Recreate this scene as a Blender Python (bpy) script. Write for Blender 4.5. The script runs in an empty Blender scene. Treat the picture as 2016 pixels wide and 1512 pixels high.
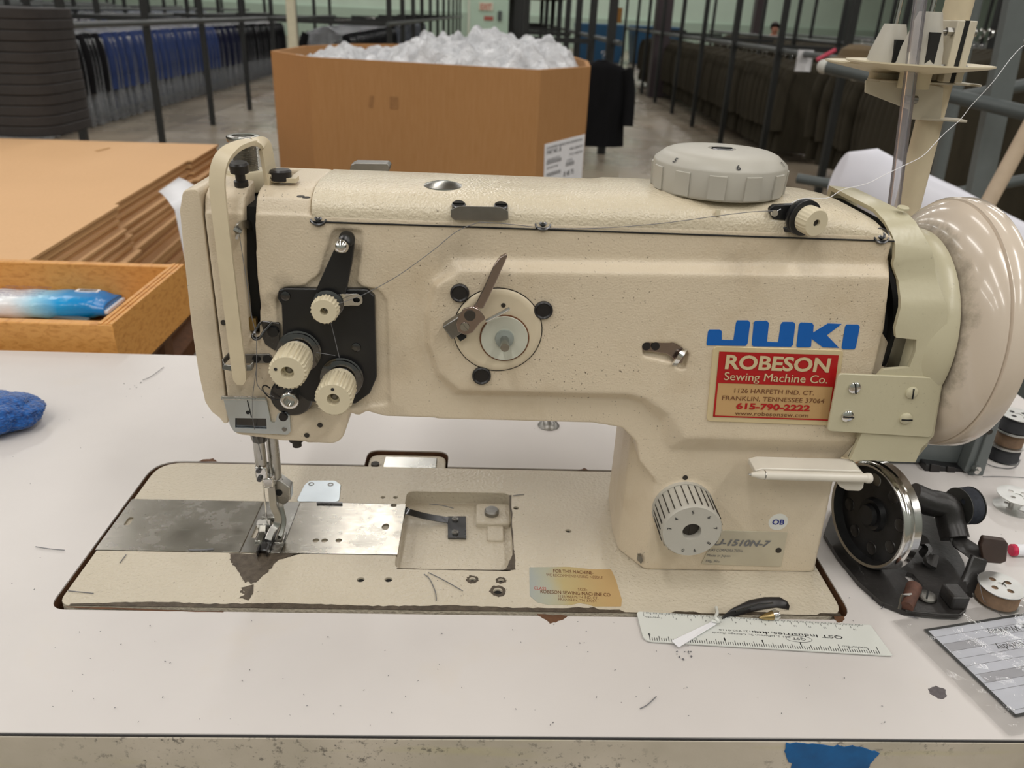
import bpy, bmesh, math, random
from mathutils import Vector, Matrix, Quaternion
from mathutils.geometry import tessellate_polygon
PI = math.pi
S = bpy.context.scene
COL = S.collection
rnd = random.Random(7)

# ------------------------------------------------------------------ camera
FOC = 1553.28
PITCH, ROLL, YAW = 0.44011, 0.04528, -0.04626
CAM = Vector((0.26778, -0.40597, 0.35746))
_B = Matrix(((1, 0, 0), (0, 0, -1), (0, 1, 0)))
_c, _s = math.cos(PITCH), math.sin(PITCH)
_RP = Matrix(((1, 0, 0), (0, _c, _s), (0, -_s, _c)))
_c, _s = math.cos(ROLL), math.sin(ROLL)
_RR = Matrix(((_c, -_s, 0), (_s, _c, 0), (0, 0, 1)))
_c, _s = math.cos(YAW), math.sin(YAW)
_RY = Matrix(((_c, -_s, 0), (_s, _c, 0), (0, 0, 1)))
CM = _RY @ _B @ _RP @ _RR


def ray(px, py):
    return CM @ Vector(((px - 1008) / FOC, -(py - 756) / FOC, -1))


def oz(px, py, z=0.0):          # measured point lying on a level surface
    d = ray(px, py); return CAM + d * ((z - CAM.z) / d.z)


def oy(px, py, y):              # measured point lying on an upright surface
    d = ray(px, py); return CAM + d * ((y - CAM.y) / d.y)


def ox(px, py, x):
    d = ray(px, py); return CAM + d * ((x - CAM.x) / d.x)


cam = bpy.data.cameras.new('camera')
cam.sensor_fit = 'HORIZONTAL'; cam.sensor_width = 36.0
cam.lens = FOC / 2016 * 36.0
cam.clip_start = 0.01; cam.clip_end = 200
camo = bpy.data.objects.new('camera', cam); COL.objects.link(camo)
camo.matrix_world = Matrix.Translation(CAM) @ CM.to_4x4()
S.camera = camo
cam.dof.use_dof = True
cam.dof.focus_distance = 0.50
cam.dof.aperture_fstop = 13.0

# ------------------------------------------------------------------ objects
def obj(name, bm, mat, parent=None, smooth=35, bevel=0, seg=2, label=None, kind=None):
    me = bpy.data.meshes.new(name)
    bmesh.ops.recalc_face_normals(bm, faces=bm.faces[:])
    bm.to_mesh(me); bm.free()
    o = bpy.data.objects.new(name, me); COL.objects.link(o)
    if not isinstance(mat, (list, tuple)): mat = [mat]
    for m in mat: me.materials.append(m)
    if smooth:
        me.shade_smooth(); me.set_sharp_from_angle(angle=math.radians(smooth))
    if parent: o.parent = parent
    if bevel:
        b = o.modifiers.new('b', 'BEVEL'); b.width = bevel; b.segments = seg
        b.limit_method = 'ANGLE'; b.angle_limit = math.radians(38); b.harden_normals = False
        me.shade_smooth()
        me.set_sharp_from_angle(angle=math.radians(60))
    if label: o['label'] = label
    if kind: o['kind'] = kind
    return o


def thing(name, label, cat, loc=(0, 0, 0), group=None):
    o = bpy.data.objects.new(name, None); COL.objects.link(o)
    o.location = loc; o['label'] = label; o['category'] = cat
    o.empty_display_size = 0.02
    if group: o['group'] = group
    return o


def tag(o, label, cat, group=None, kind=None):
    o['label'] = label; o['category'] = cat
    if group: o['group'] = group
    if kind: o['kind'] = kind
    return o


def struct(name, bm, mat, label=None, **k):
    o = obj(name, bm, mat, None, **k); o['kind'] = 'structure'
    if label: o['label'] = label
    return o


def adopt(root):
    """children were modelled in world coordinates: keep them where they are"""
    for ch in list(root.children):
        ch.location = ch.location - Vector(root.location)


def dup(root, loc=None, rotz=None, label=None, scale=None):
    r = root.copy(); COL.objects.link(r)
    if loc is not None: r.location = loc
    if rotz is not None: r.rotation_euler = (0, 0, rotz)
    if scale: r.scale = scale
    if label: r['label'] = label
    for ch in list(root.children):
        c = ch.copy(); COL.objects.link(c); c.parent = r
        for g in list(ch.children):
            d = g.copy(); COL.objects.link(d); d.parent = c
    return r


def NB(): return bmesh.new()


def box(bm, c, s, rot=None):
    m = Matrix.Translation(c)
    if rot is not None: m = m @ rot.to_4x4()
    m = m @ Matrix.Diagonal((s[0], s[1], s[2], 1))
    return bmesh.ops.create_cube(bm, size=1, matrix=m)['verts']


def bx(bm, x0, x1, y0, y1, z0, z1):
    return box(bm, ((x0 + x1) / 2, (y0 + y1) / 2, (z0 + z1) / 2), (abs(x1 - x0), abs(y1 - y0), abs(z1 - z0)))


def rp(pts, r, n=4):
    """round the corners of a closed outline"""
    out = []; N = len(pts)
    for i in range(N):
        p = Vector(pts[i]); a = Vector(pts[i - 1]); b = Vector(pts[(i + 1) % N])
        rr = r[i] if isinstance(r, (list, tuple)) else r
        u = (a - p); v = (b - p); lu, lv = u.length, v.length
        if rr <= 0 or lu < 1e-9 or lv < 1e-9: out.append(tuple(p)); continue
        u /= lu; v /= lv
        ang = u.angle(v) if len(p) > 2 else math.acos(max(-1, min(1, u.dot(v))))
        if ang > 3.05: out.append(tuple(p)); continue
        t = min(rr / math.tan(ang / 2), lu * .48, lv * .48)
        p0 = p + u * t; p1 = p + v * t
        for k in range(n + 1):
            f = k / n
            q = p0 * (1 - f) ** 2 + p * (2 * f * (1 - f)) + p1 * f * f
            out.append(tuple(q))
    return out


def _co(axis, p, t):
    if axis == 'y': return (p[0], t, p[1])
    if axis == 'z': return (p[0], p[1], t)
    return (t, p[0], p[1])


def prism(bm, pts, axis, a, b, top=None, holes=None):
    """closed prism over a 2-D outline; 'top' gives a different outline at b"""
    top = top or pts
    va = [bm.verts.new(_co(axis, p, a)) for p in pts]
    vb = [bm.verts.new(_co(axis, p, b)) for p in top]
    n = len(pts)
    for i in range(n):
        bm.faces.new((va[i], va[(i + 1) % n], vb[(i + 1) % n], vb[i]))
    if not holes:
        bm.faces.new(va[::-1]); bm.faces.new(vb)
        return va + vb
    loops = [[Vector((p[0], p[1], 0)) for p in pts]]
    allA = list(va); allB = list(vb)
    for h in holes:
        ha = [bm.verts.new(_co(axis, p, a)) for p in h]; hb = [bm.verts.new(_co(axis, p, b)) for p in h]
        m = len(h)
        for i in range(m): bm.faces.new((ha[i], hb[i], hb[(i + 1) % m], ha[(i + 1) % m]))
        loops.append([Vector((p[0], p[1], 0)) for p in h]); allA += ha; allB += hb
    for t in tessellate_polygon(loops):
        try:
            bm.faces.new([allA[i] for i in t]); bm.faces.new([allB[i] for i in reversed(t)])
        except ValueError: pass
    return allA + allB


def circ(c, r, n=20, ry=None, ph=0):
    ry = ry or r
    return [(c[0] + r * math.cos(2 * PI * i / n + ph), c[1] + ry * math.sin(2 * PI * i / n + ph)) for i in range(n)]


def frame(d, up=None):
    d = Vector(d).normalized()
    up = Vector(up) if up is not None else (Vector((0, 0, 1)) if abs(d.z) < .9 else Vector((1, 0, 0)))
    u = up.cross(d).normalized(); v = d.cross(u).normalized()
    return u, v, d


def lathe(bm, prof, o, d, n=32, rad=None, closed=True, up=None):
    """prof: list of (t along axis, r); rad(t, ang) multiplies the radius"""
    u, v, d = frame(d, up); o = Vector(o); rings = []
    for (t, r) in prof:
        if r <= 1e-7:
            rings.append([bm.verts.new(o + d * t)]); continue
        ring = []
        for i in range(n):
            a = 2 * PI * i / n
            k = rad(t, a) if rad else 1
            ring.append(bm.verts.new(o + d * t + (u * math.cos(a) + v * math.sin(a)) * r * k))
        rings.append(ring)
    for A, B in zip(rings[:-1], rings[1:]):
        if len(A) == 1 and len(B) == 1: continue
        for i in range(n):
            j = (i + 1) % n
            if len(A) == 1: bm.faces.new((A[0], B[i], B[j]))
            elif len(B) == 1: bm.faces.new((A[i], A[j], B[0]))
            else: bm.faces.new((A[i], A[j], B[j], B[i]))
    if closed:
        if len(rings[0]) > 1: bm.faces.new(rings[0][::-1])
        if len(rings[-1]) > 1: bm.faces.new(rings[-1])
    return rings


def cyl(bm, a, b, r, n=20, r2=None, up=None):
    a = Vector(a); b = Vector(b)
    return lathe(bm, [(0, r), ((b - a).length, r if r2 is None else r2)], a, b - a, n, up=up)


def smoothpath(pts, n=6):
    pts = [Vector(p) for p in pts]; out = []
    for i in range(len(pts) - 1):
        p0 = pts[max(i - 1, 0)]; p1 = pts[i]; p2 = pts[i + 1]; p3 = pts[min(i + 2, len(pts) - 1)]
        for k in range(n):
            t = k / n
            out.append(.5 * ((2 * p1) + (p2 - p0) * t + (2 * p0 - 5 * p1 + 4 * p2 - p3) * t * t + (3 * p1 - p0 - 3 * p2 + p3) * t ** 3))
    out.append(pts[-1]); return out


def tube(bm, pts, r, n=10, rr=None, cap=True, wd=None, th=None):
    """round tube; with wd/th a flat ribbon whose width runs along the fixed direction wd"""
    pts = [Vector(p) for p in pts]; rings = []; pu = None
    for i, p in enumerate(pts):
        d = (pts[min(i + 1, len(pts) - 1)] - pts[max(i - 1, 0)])
        if d.length < 1e-9: d = Vector((0, 0, 1))
        d.normalize()
        if wd is not None:
            u = Vector(wd); u = (u - d * u.dot(d)).normalized(); v = d.cross(u)
            w = r if not callable(r) else r(i / (len(pts) - 1))
            ring = [p + u * (sx * w) + v * (sy * th) for sx, sy in ((-1, -1), (1, -1), (1, 1), (-1, 1))]
        else:
            if pu is None: u, v, _ = frame(d)
            else:
                u = (pu - d * pu.dot(d)).normalized(); v = d.cross(u)
            pu = u
            R_ = (rr[i] if rr else r)
            ring = [p + (u * math.cos(2 * PI * k / n) + v * math.sin(2 * PI * k / n)) * R_ for k in range(n)]
        rings.append([bm.verts.new(q) for q in ring])
    m = len(rings[0])
    for A, B in zip(rings[:-1], rings[1:]):
        for i in range(m): bm.faces.new((A[i], A[(i + 1) % m], B[(i + 1) % m], B[i]))
    if cap: bm.faces.new(rings[0][::-1]); bm.faces.new(rings[-1])


def loft(bm, secs, cap=True, closed=True):
    R_ = [[bm.verts.new(p) for p in s] for s in secs]; m = len(R_[0])
    for A, B in zip(R_[:-1], R_[1:]):
        for i in range(m if closed else m - 1): bm.faces.new((A[i], A[(i + 1) % m], B[(i + 1) % m], B[i]))
    if cap: bm.faces.new(R_[0][::-1]); bm.faces.new(R_[-1])
    return R_


def xform(bm, verts, M):
    for v in verts: v.co = M @ v.co


def bake(o, mods):
    """apply modifiers given as (type, {attrs}) and hand back the object with plain mesh data"""
    for t, kw in mods:
        m = o.modifiers.new(t, t)
        for k, v in kw.items(): setattr(m, k, v)
    bpy.context.view_layer.update()
    dg = bpy.context.evaluated_depsgraph_get()
    me = bpy.data.meshes.new_from_object(o.evaluated_get(dg), preserve_all_data_layers=True, depsgraph=dg)
    old = o.data; o.modifiers.clear(); o.data = me; bpy.data.meshes.remove(old)
    return o


def cut(o, bms, op='DIFFERENCE', solver='EXACT'):
    par = o.parent; o.parent = None
    for b in bms:
        bmesh.ops.recalc_face_normals(b, faces=b.faces[:])
        me = bpy.data.meshes.new('cut'); b.to_mesh(me); b.free()
        c = bpy.data.objects.new('cut', me); COL.objects.link(c)
        bake(o, [('BOOLEAN', dict(object=c, operation=op, solver=solver))])
        bpy.data.objects.remove(c); bpy.data.meshes.remove(me)
    o.parent = par
    return o


_FONT = {}
def text(bm, s, O, U, V, h, w=None, align='C', off=0.0, mi=0, th=0.0, shear=0):
    """raised lettering: O anchor point, U reading direction, V up direction, h capital height, w total width"""
    if off and 'M' in s.upper():      # heavier strokes by overprinting, keeps the M clean
        Un = Vector(U).normalized(); Nn = Un.cross(Vector(V)).normalized(); k = off * h * 1.1
        for j, sx in enumerate((-1, 0, 1)):
            text(bm, s, Vector(O) + Un * (k * sx) + Nn * (.00006 * j), U, V, h, w, align, 0, mi, th, shear)
        return
    cu = bpy.data.curves.new('t', 'FONT'); cu.body = s; cu.size = 1; cu.offset = off; cu.shear = shear
    cu.resolution_u = 3
    o = bpy.data.objects.new('t', cu); COL.objects.link(o)
    bpy.context.view_layer.update()
    me = o.to_mesh()
    xs = [v.co.x for v in me.vertices]
    if xs:
        x0, x1 = min(xs), max(xs)
        k = h / 0.70; kx = k if w is None else w / max(x1 - x0, 1e-6)
        O = Vector(O); U = Vector(U).normalized(); V = Vector(V).normalized()
        sh = {'C': -(x0 + x1) / 2, 'L': -x0, 'R': -x1}[align]
        vs = [bm.verts.new(O + U * ((v.co.x + sh) * kx) + V * (v.co.y * k)) for v in me.vertices]
        for p in me.polygons:
            try:
                f = bm.faces.new([vs[i] for i in p.vertices]); f.material_index = mi
            except ValueError: pass
    o.to_mesh_clear(); bpy.data.objects.remove(o); bpy.data.curves.remove(cu)


def flatobj(name, bm, mat, parent=None, label=None, N=None):
    """thin printed film (lettering, printed lines): keeps its faces turned to direction N"""
    if N is not None:
        for f in bm.faces:
            f.normal_update()
            if f.normal.dot(Vector(N)) < 0: f.normal_flip()
    me = bpy.data.meshes.new(name); bm.to_mesh(me); bm.free()
    o = bpy.data.objects.new(name, me); COL.objects.link(o)
    for m in (mat if isinstance(mat, (list, tuple)) else [mat]): me.materials.append(m)
    if parent: o.parent = parent
    if label: o['label'] = label
    return o


# ------------------------------------------------------------------ materials
def srgb(r, g, b):
    f = lambda c: (c / 255 / 12.92) if c / 255 <= .04045 else ((c / 255 + .055) / 1.055) ** 2.4
    return (f(r), f(g), f(b), 1)


class NT:
    def __init__(s, name):
        s.m = bpy.data.materials.new(name); s.m.use_nodes = True
        s.t = s.m.node_tree; s.b = s.t.nodes['Principled BSDF']; s.out = s.t.nodes['Material Output']
        s.tc = s.t.nodes.new('ShaderNodeTexCoord')

    def n(s, typ, **k):
        x = s.t.nodes.new(typ)
        for a, b in k.items():
            if a in x.inputs.keys(): x.inputs[a].default_value = b
            else: setattr(x, a, b)
        return x

    def l(s, a, b): s.t.links.new(a, b)

    def noise(s, scale, detail=3, rough=.55, coord='Object', stretch=None, dist=0):
        x = s.n('ShaderNodeTexNoise'); x.inputs['Scale'].default_value = scale
        x.inputs['Detail'].default_value = detail; x.inputs['Roughness'].default_value = rough
        x.inputs['Distortion'].default_value = dist
        if stretch:
            mp = s.n('ShaderNodeMapping'); mp.inputs['Scale'].default_value = stretch
            s.l(s.tc.outputs[coord], mp.inputs['Vector']); s.l(mp.outputs[0], x.inputs['Vector'])
        else: s.l(s.tc.outputs[coord], x.inputs['Vector'])
        return x.outputs['Fac']

    def ramp(s, fac, stops):
        r = s.n('ShaderNodeValToRGB'); e = r.color_ramp.elements
        while len(e) > 1: e.remove(e[-1])
        e[0].position = stops[0][0]; e[0].color = stops[0][1]
        for p, c in stops[1:]:
            q = e.new(p); q.color = c
        s.l(fac, r.inputs['Fac']); return r.outputs['Color']

    def mix(s, fac, a, b, mode='MIX'):
        x = s.n('ShaderNodeMix'); x.data_type = 'RGBA'; x.blend_type = mode
        for sock, v in ((x.inputs[0], fac), (x.inputs[6], a), (x.inputs[7], b)):
            if isinstance(v, (int, float)): sock.default_value = v
            elif isinstance(v, tuple): sock.default_value = v
            else: s.l(v, sock)
        return x.outputs[2]

    def math(s, op, a, b=0.0):
        x = s.n('ShaderNodeMath'); x.operation = op
        for sock, v in ((x.inputs[0], a), (x.inputs[1], b)):
            if isinstance(v, (int, float)): sock.default_value = v
            else: s.l(v, sock)
        return x.outputs[0]

    def set(s, **k):
        al = dict(color='Base Color', rough='Roughness', metal='Metallic', spec='Specular IOR Level', coat='Coat Weight',
                  coatr='Coat Roughness', trans='Transmission Weight', ior='IOR', alpha='Alpha', sheen='Sheen Weight')
        for a, v in k.items():
            sock = s.b.inputs[al[a]]
            if isinstance(v, (int, float, tuple)): sock.default_value = v
            else: s.l(v, sock)
        return s

    def bump(s, h, strength=.3, dist=.001):
        x = s.n('ShaderNodeBump'); x.inputs['Strength'].default_value = strength; x.inputs['Distance'].default_value = dist
        s.l(h, x.inputs['Height']); s.l(x.outputs[0], s.b.inputs['Normal']); return s


BLK = (0, 0, 0, 1); WHT = (1, 1, 1, 1)


def simple(name, col, rough=.5, metal=0, spec=.5, var=.06, scale=40, bump=0, coat=0):
    t = NT(name)
    f = t.noise(scale, 4)
    d = tuple(c * (1 - var) for c in col[:3]) + (1,); e = tuple(min(1, c * (1 + var)) for c in col[:3]) + (1,)
    c = t.ramp(f, [(.3, d), (.7, e)])
    t.set(color=c, rough=rough, metal=metal, spec=spec, coat=coat)
    if bump: t.bump(t.noise(scale * 6, 2), bump, .0006)
    return t.m


def paint(name, col, rough=.38, tex=1.0, dirt=.5, stain=.35, texscale=900, spots=()):
    """enamelled casting: slightly wrinkled skin, dark specks and brownish grime patches"""
    t = NT(name)
    base = t.ramp(t.noise(9, 4), [(.3, tuple(c * .93 for c in col[:3]) + (1,)), (.7, col)])
    st = t.ramp(t.noise(16, 6, .65), [(.52, BLK), (.72, WHT)])
    c = t.mix(t.math('MULTIPLY', st, stain), base, tuple(a * b for a, b in zip(col[:3], (.68, .60, .48))) + (1,))
    if spots:
        acc = None; wob = t.noise(120, 5, .7)
        for (x, y, z, r, s) in spots:
            vd = t.n('ShaderNodeVectorMath'); vd.operation = 'DISTANCE'; t.l(t.tc.outputs['Object'], vd.inputs[0]); vd.inputs[1].default_value = (x, y, z)
            q = t.math('SUBTRACT', 1.0, t.math('DIVIDE', vd.outputs['Value'], r)); q = t.math('ADD', q, t.math('MULTIPLY', t.math('SUBTRACT', wob, .5), 1.6))
            cl = t.n('ShaderNodeClamp'); t.l(t.math('MULTIPLY', q, s), cl.inputs[0]); cl.inputs['Max'].default_value = s
            acc = cl.outputs[0] if acc is None else t.math('MAXIMUM', acc, cl.outputs[0])
        c = t.mix(acc, c, (.16, .125, .085, 1))
    sp = t.ramp(t.noise(620, 2, .5), [(.68, BLK), (.73, WHT)])
    area = t.ramp(t.noise(14, 3), [(.42, BLK), (.62, WHT)])
    c = t.mix(t.math('MULTIPLY', t.math('MULTIPLY', sp, area), dirt), c, (.10, .075, .05, 1))
    t.set(color=c, rough=rough, spec=.5)
    if tex: t.bump(t.noise(texscale, 2, .4), min(1, .35 * tex), .0008)
    return t.m


M = {}
M['cream'] = paint('cream_enamel', srgb(208, 193, 168), .36)
M['creamtop'] = paint('cream_enamel_wrinkled', srgb(214, 202, 178), .21, tex=2.2, dirt=.8, stain=.3, texscale=650)
M['bed'] = paint('cream_enamel_bed', srgb(198, 188, 169), .27, tex=3.2, stain=.10, dirt=.7, texscale=420)
M['cover'] = paint('greenish_cream_enamel', srgb(194, 187, 160), .28, tex=.4, dirt=.3, stain=.2, texscale=300)
M['ivory'] = simple('ivory_plastic', srgb(212, 201, 174), .4, var=.03)
M['ivory2'] = simple('ivory_bar', srgb(208, 194, 166), .38, var=.04, scale=60)
M['dialgrey'] = simple('light_grey_plastic', srgb(178, 174, 164), .42, var=.03, bump=.1)
M['wheelw'] = simple('gloss_white_enamel', srgb(208, 194, 178), .16, var=.03, coat=.3)
M['black'] = simple('black_oxide', (.012, .012, .013, 1), .32, var=.3)
M['blackp'] = simple('black_rubber', (.014, .012, .012, 1), .38, var=.2)
M['bare'] = simple('flaked_bare_iron', srgb(84, 74, 62), .42, metal=.4, var=.35, scale=220, bump=.4)
M['void'] = simple('dark_inside', (.006, .006, .006, 1), .8, var=.1)  # near-black; also carries the painted shade inside holes, slot and gap
M['holed'] = simple('drilled_hole', (.03, .024, .018, 1), .6, var=.3)


def metal(name, col, rough=.25, scratch=.5, stretch=(30, 4, 4), var=.25):
    t = NT(name)
    f = t.noise(60, 5, .6, stretch=(1, 1, 1))
    c = t.ramp(f, [(.25, tuple(a * (1 - var) for a in col[:3]) + (1,)), (.75, col)])
    r = t.ramp(t.noise(25, 5, .65), [(.3, (rough * .75,) * 3 + (1,)), (.75, (min(1, rough * 1.5),) * 3 + (1,))])
    t.set(color=c, rough=r, metal=1)
    if scratch: t.bump(t.noise(220, 3, .6), .06 * scratch, .0002)
    return t.m


M['chrome'] = metal('chrome', (.78, .77, .75, 1), .12, .3, var=.15)
M['steel'] = metal('worn_steel', (.50, .49, .46, 1), .24, 1)
M['steeld'] = metal('dull_steel', (.30, .29, .27, 1), .38, 1)
M['gunmetal'] = metal('dark_plated_steel', (.13, .13, .135, 1), .22, .5)
M['zinc'] = metal('zinc_plate', (.66, .72, .76, 1), .34, .4, var=.06)
M['brass'] = metal('brass', (.45, .33, .15, 1), .3, .5)


def plate_mat():
    t = NT('scratched_slide_plate')
    big = t.noise(22, 5, .6)
    c = t.ramp(big, [(.3, (.34, .32, .28, 1)), (.7, (.42, .40, .36, 1))])
    sc = t.ramp(t.noise(240, 4, .7, stretch=(.25, 2.2, 1), dist=1.5), [(.60, BLK), (.66, WHT)])
    c = t.mix(t.math('MULTIPLY', sc, .55), c, (.72, .70, .62, 1))
    r = t.ramp(t.noise(45, 5, .7), [(.3, (.20,) * 3 + (1,)), (.75, (.33,) * 3 + (1,))])
    t.set(color=c, rough=r, metal=1)
    t.bump(t.noise(30, 2, .4), .05, .0006)
    return t.m


M['plate'] = plate_mat()


def laminate():
    """white laminate with faint yellowing, lint specks and small scuffs"""
    t = NT('worn_white_laminate')
    c = t.ramp(t.noise(5, 4), [(.3, srgb(200, 195, 192)), (.7, srgb(210, 205, 202))])
    y = t.ramp(t.noise(11, 5, .6), [(.60, BLK), (.80, WHT)])
    c = t.mix(t.math('MULTIPLY', y, .28), c, srgb(208, 196, 176))
    sp = t.ramp(t.noise(210, 2, .5), [(.755, BLK), (.775, WHT)])
    sp2 = t.ramp(t.noise(18, 2), [(.45, BLK), (.60, WHT)])
    c = t.mix(t.math('MULTIPLY', t.math('MULTIPLY', sp, sp2), .75), c, (.06, .045, .04, 1))
    t.set(color=c, rough=.30, spec=.4)
    t.bump(t.noise(400, 2), .05, .0004)
    return t.m


M['laminate'] = laminate()


def edge_mat():
    t = NT('scuffed_cream_edge_band')
    c = t.ramp(t.noise(12, 4), [(.3, srgb(176, 168, 152)), (.7, srgb(206, 196, 182))])
    y = t.ramp(t.noise(9, 3, stretch=(1, 1, 8)), [(.55, BLK), (.7, WHT)])
    c = t.mix(t.math('MULTIPLY', y, .35), c, srgb(188, 182, 128))
    d = t.ramp(t.noise(150, 6, .75), [(.55, BLK), (.62, WHT)])
    a = t.ramp(t.noise(26, 3, stretch=(.4, 1, 1)), [(.42, BLK), (.62, WHT)])
    c = t.mix(t.math('MULTIPLY', t.math('MULTIPLY', d, a), .8), c, (.07, .065, .06, 1))
    t.set(color=c, rough=.6)
    t.bump(t.noise(120, 4), .25, .001)
    return t.m


M['edge'] = edge_mat()


def wood(name, c1, c2, stretch, rough=.4, scale=14):
    t = NT(name)
    f = t.noise(scale, 5, .6, stretch=stretch, dist=.6)
    c = t.ramp(f, [(.25, c1), (.55, c2), (.8, tuple(a * .82 for a in c2[:3]) + (1,))])
    t.set(color=c, rough=rough, spec=.4); t.bump(f, .08, .001)
    return t.m


M['wood'] = wood('varnished_pine', srgb(178, 118, 52), srgb(214, 156, 84), (1, 6, 14))
M['woodx'] = wood('varnished_pine_cross', srgb(182, 122, 56), srgb(216, 158, 88), (6, 1, 14))
M['core'] = simple('bare_board_edge', srgb(92, 60, 36), .7, var=.3, scale=120)
M['hardboard'] = simple('tray_bottom', srgb(176, 120, 62), .5, var=.08)


def card(name, c, var=.04):
    t = NT(name)
    f = t.noise(3, 3)
    col = t.ramp(f, [(.3, tuple(a * (1 - var) for a in c[:3]) + (1,)), (.7, c)])
    col = t.mix(.06, col, t.ramp(t.noise(180, 2, stretch=(1, 1, .1)), [(.3, (.2, .12, .06, 1)), (.7, (.7, .5, .3, 1))]))
    t.set(color=col, rough=.75, spec=.2)
    return t.m


M['card'] = card('kraft_cardboard', srgb(220, 178, 134))
M['cardd'] = card('kraft_cardboard_brown', srgb(172, 126, 80), .05)
M['carde'] = card('corrugated_edge', srgb(206, 164, 116), .12)
M['white'] = simple('white_paper', srgb(232, 232, 236), .6, var=.02)
M['ink'] = simple('black_ink', (.02, .02, .022, 1), .5, var=.1)
M['inkg'] = simple('grey_ink', (.16, .16, .17, 1), .6, var=.1)
M['blueink'] = simple('blue_print', srgb(0, 92, 176), .4, var=.03)
M['navyink'] = simple('navy_print', srgb(20, 40, 130), .4, var=.03)
M['redink'] = simple('red_print', srgb(172, 22, 26), .35, var=.03)
M['brownink'] = simple('brown_print', srgb(110, 68, 40), .45, var=.05)
M['gold'] = simple('gold_foil', srgb(206, 168, 118), .3, metal=.25, var=.05, scale=12)
M['goldl'] = simple('pale_gold_rim', srgb(216, 198, 158), .3, metal=.2, var=.03)
M['grey'] = simple('slate_grey_enamel', srgb(100, 106, 106), .38, var=.05)
M['greyd'] = simple('dark_grey_pipe', srgb(74, 80, 80), .45, var=.08)
M['rackb'] = simple('black_rack_steel', (.014, .015, .015, 1), .5, var=.2)
M['rackg'] = simple('grey_rack_rail', srgb(72, 76, 76), .45, var=.1)
M['castiron'] = simple('black_cast_iron', (.022, .020, .019, 1), .34, var=.4, scale=60, bump=.3)
M['rust'] = simple('rusty_stud', srgb(84, 54, 42), .7, var=.3, scale=200)
M['bobb'] = metal('aluminium', (.66, .66, .64, 1), .32, 0, var=.08)


def filmmat(name, col, gloss=.12, clear=.85, bump=None, rough=.08):
    """thin see-through film: mostly clear, a little body colour, surface glints"""
    t = NT(name); n = t.t.nodes
    tr = n.new('ShaderNodeBsdfTransparent'); tr.inputs[0].default_value = (.98, .98, .98, 1)
    di = n.new('ShaderNodeBsdfDiffuse'); di.inputs[0].default_value = col
    gl = n.new('ShaderNodeBsdfGlossy'); gl.inputs['Roughness'].default_value = rough
    m1 = n.new('ShaderNodeMixShader'); m1.inputs[0].default_value = clear; t.l(di.outputs[0], m1.inputs[1]); t.l(tr.outputs[0], m1.inputs[2])
    fr = n.new('ShaderNodeFresnel'); fr.inputs[0].default_value = 1.45
    m2 = n.new('ShaderNodeMixShader'); t.l(t.math('ADD', t.math('MULTIPLY', fr.outputs[0], .9), gloss), m2.inputs[0]); t.l(m1.outputs[0], m2.inputs[1]); t.l(gl.outputs[0], m2.inputs[2])
    t.l(m2.outputs[0], t.out.inputs[0])
    if bump:
        b = n.new('ShaderNodeBump'); b.inputs['Strength'].default_value = bump[1]; b.inputs['Distance'].default_value = bump[2]
        t.l(t.noise(bump[0], 4, .6, stretch=bump[3] if len(bump) > 3 else None, dist=.8), b.inputs['Height'])
        t.l(b.outputs[0], gl.inputs['Normal']); t.l(b.outputs[0], di.inputs['Normal']); t.l(b.outputs[0], fr.inputs['Normal'])
    return t.m
# =================================================================== sewing machine
YA = .045      # front plane of arm and column
YU = .038      # front plane of the raised panel


def F(px, py, y=YA):
    p = oy(px, py, y); return (p.x, p.z)


# grime the photo shows on the front of the casting: (x, y, z, radius, strength)
M['cream'] = paint('cream_enamel', srgb(216, 201, 177), .36, dirt=.85, spots=[(F(a, b)[0], YA, F(a, b)[1], r, s) for a, b, r, s in
    ((545, 590, .009, .7), (560, 560, .010, .4), (650, 545, .008, .6), (700, 500, .006, .7), (668, 462, .008, .6), (900, 500, .020, .28), (1455, 520, .016, .25), (520, 600, .008, .5),
     (430, 640, .018, .22), (500, 720, .014, .30), (470, 760, .012, .30), (1180, 1010, .03, .2), (760, 700, .018, .2), (610, 800, .012, .35), (880, 560, .010, .4), (1600, 470, .02, .18))])


def G(px, py, z=0.0):
    p = oz(px, py, z); return (p.x, p.y)


SM = thing('sewing_machine', 'cream industrial walking-foot sewing machine with blue lettering, set into the white table', 'sewing machine', (.26, .09, 0))

# ---- bed
bm = NB()
bedout = rp([(0, 0), (.517, 0), (.517, .178), (0, .178)], [.010, .014, .020, .022], 6)
prism(bm, bedout, 'z', -.028, .0006)
bed = obj('bed', bm, M['bed'], SM, smooth=0)
cuts = []
b = NB(); prism(b, rp([(.2115, .042), (.2955, .042), (.2955, .141), (.2115, .141)], .007, 5), 'z', -.0105, .01); cuts.append(b)
b = NB(); bx(b, -.01, .2125, .0568, .1222, -.0012, .01); cuts.append(b)
zp = [G(583, 989), G(600, 956), G(610, 948), G(660, 948), G(671, 956), G(668, 990)]
b = NB(); prism(b, rp(zp, .004, 4), 'z', -.001, .01); cuts.append(b)
for px, py, r in [(754, 980, .0018), (779, 980, .0018), (1016, 1001, .0022), (1119, 1046, .0022), (710, 1142, .0026), (765, 1142, .0026), (930, 1144, .0026), (986, 1145, .0022), (980, 1166, .0032)]:
    x, y = G(px, py); b = NB(); prism(b, circ((x, y), r, 14), 'z', -.012, .01); cuts.append(b)
cut(bed, cuts)
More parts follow.
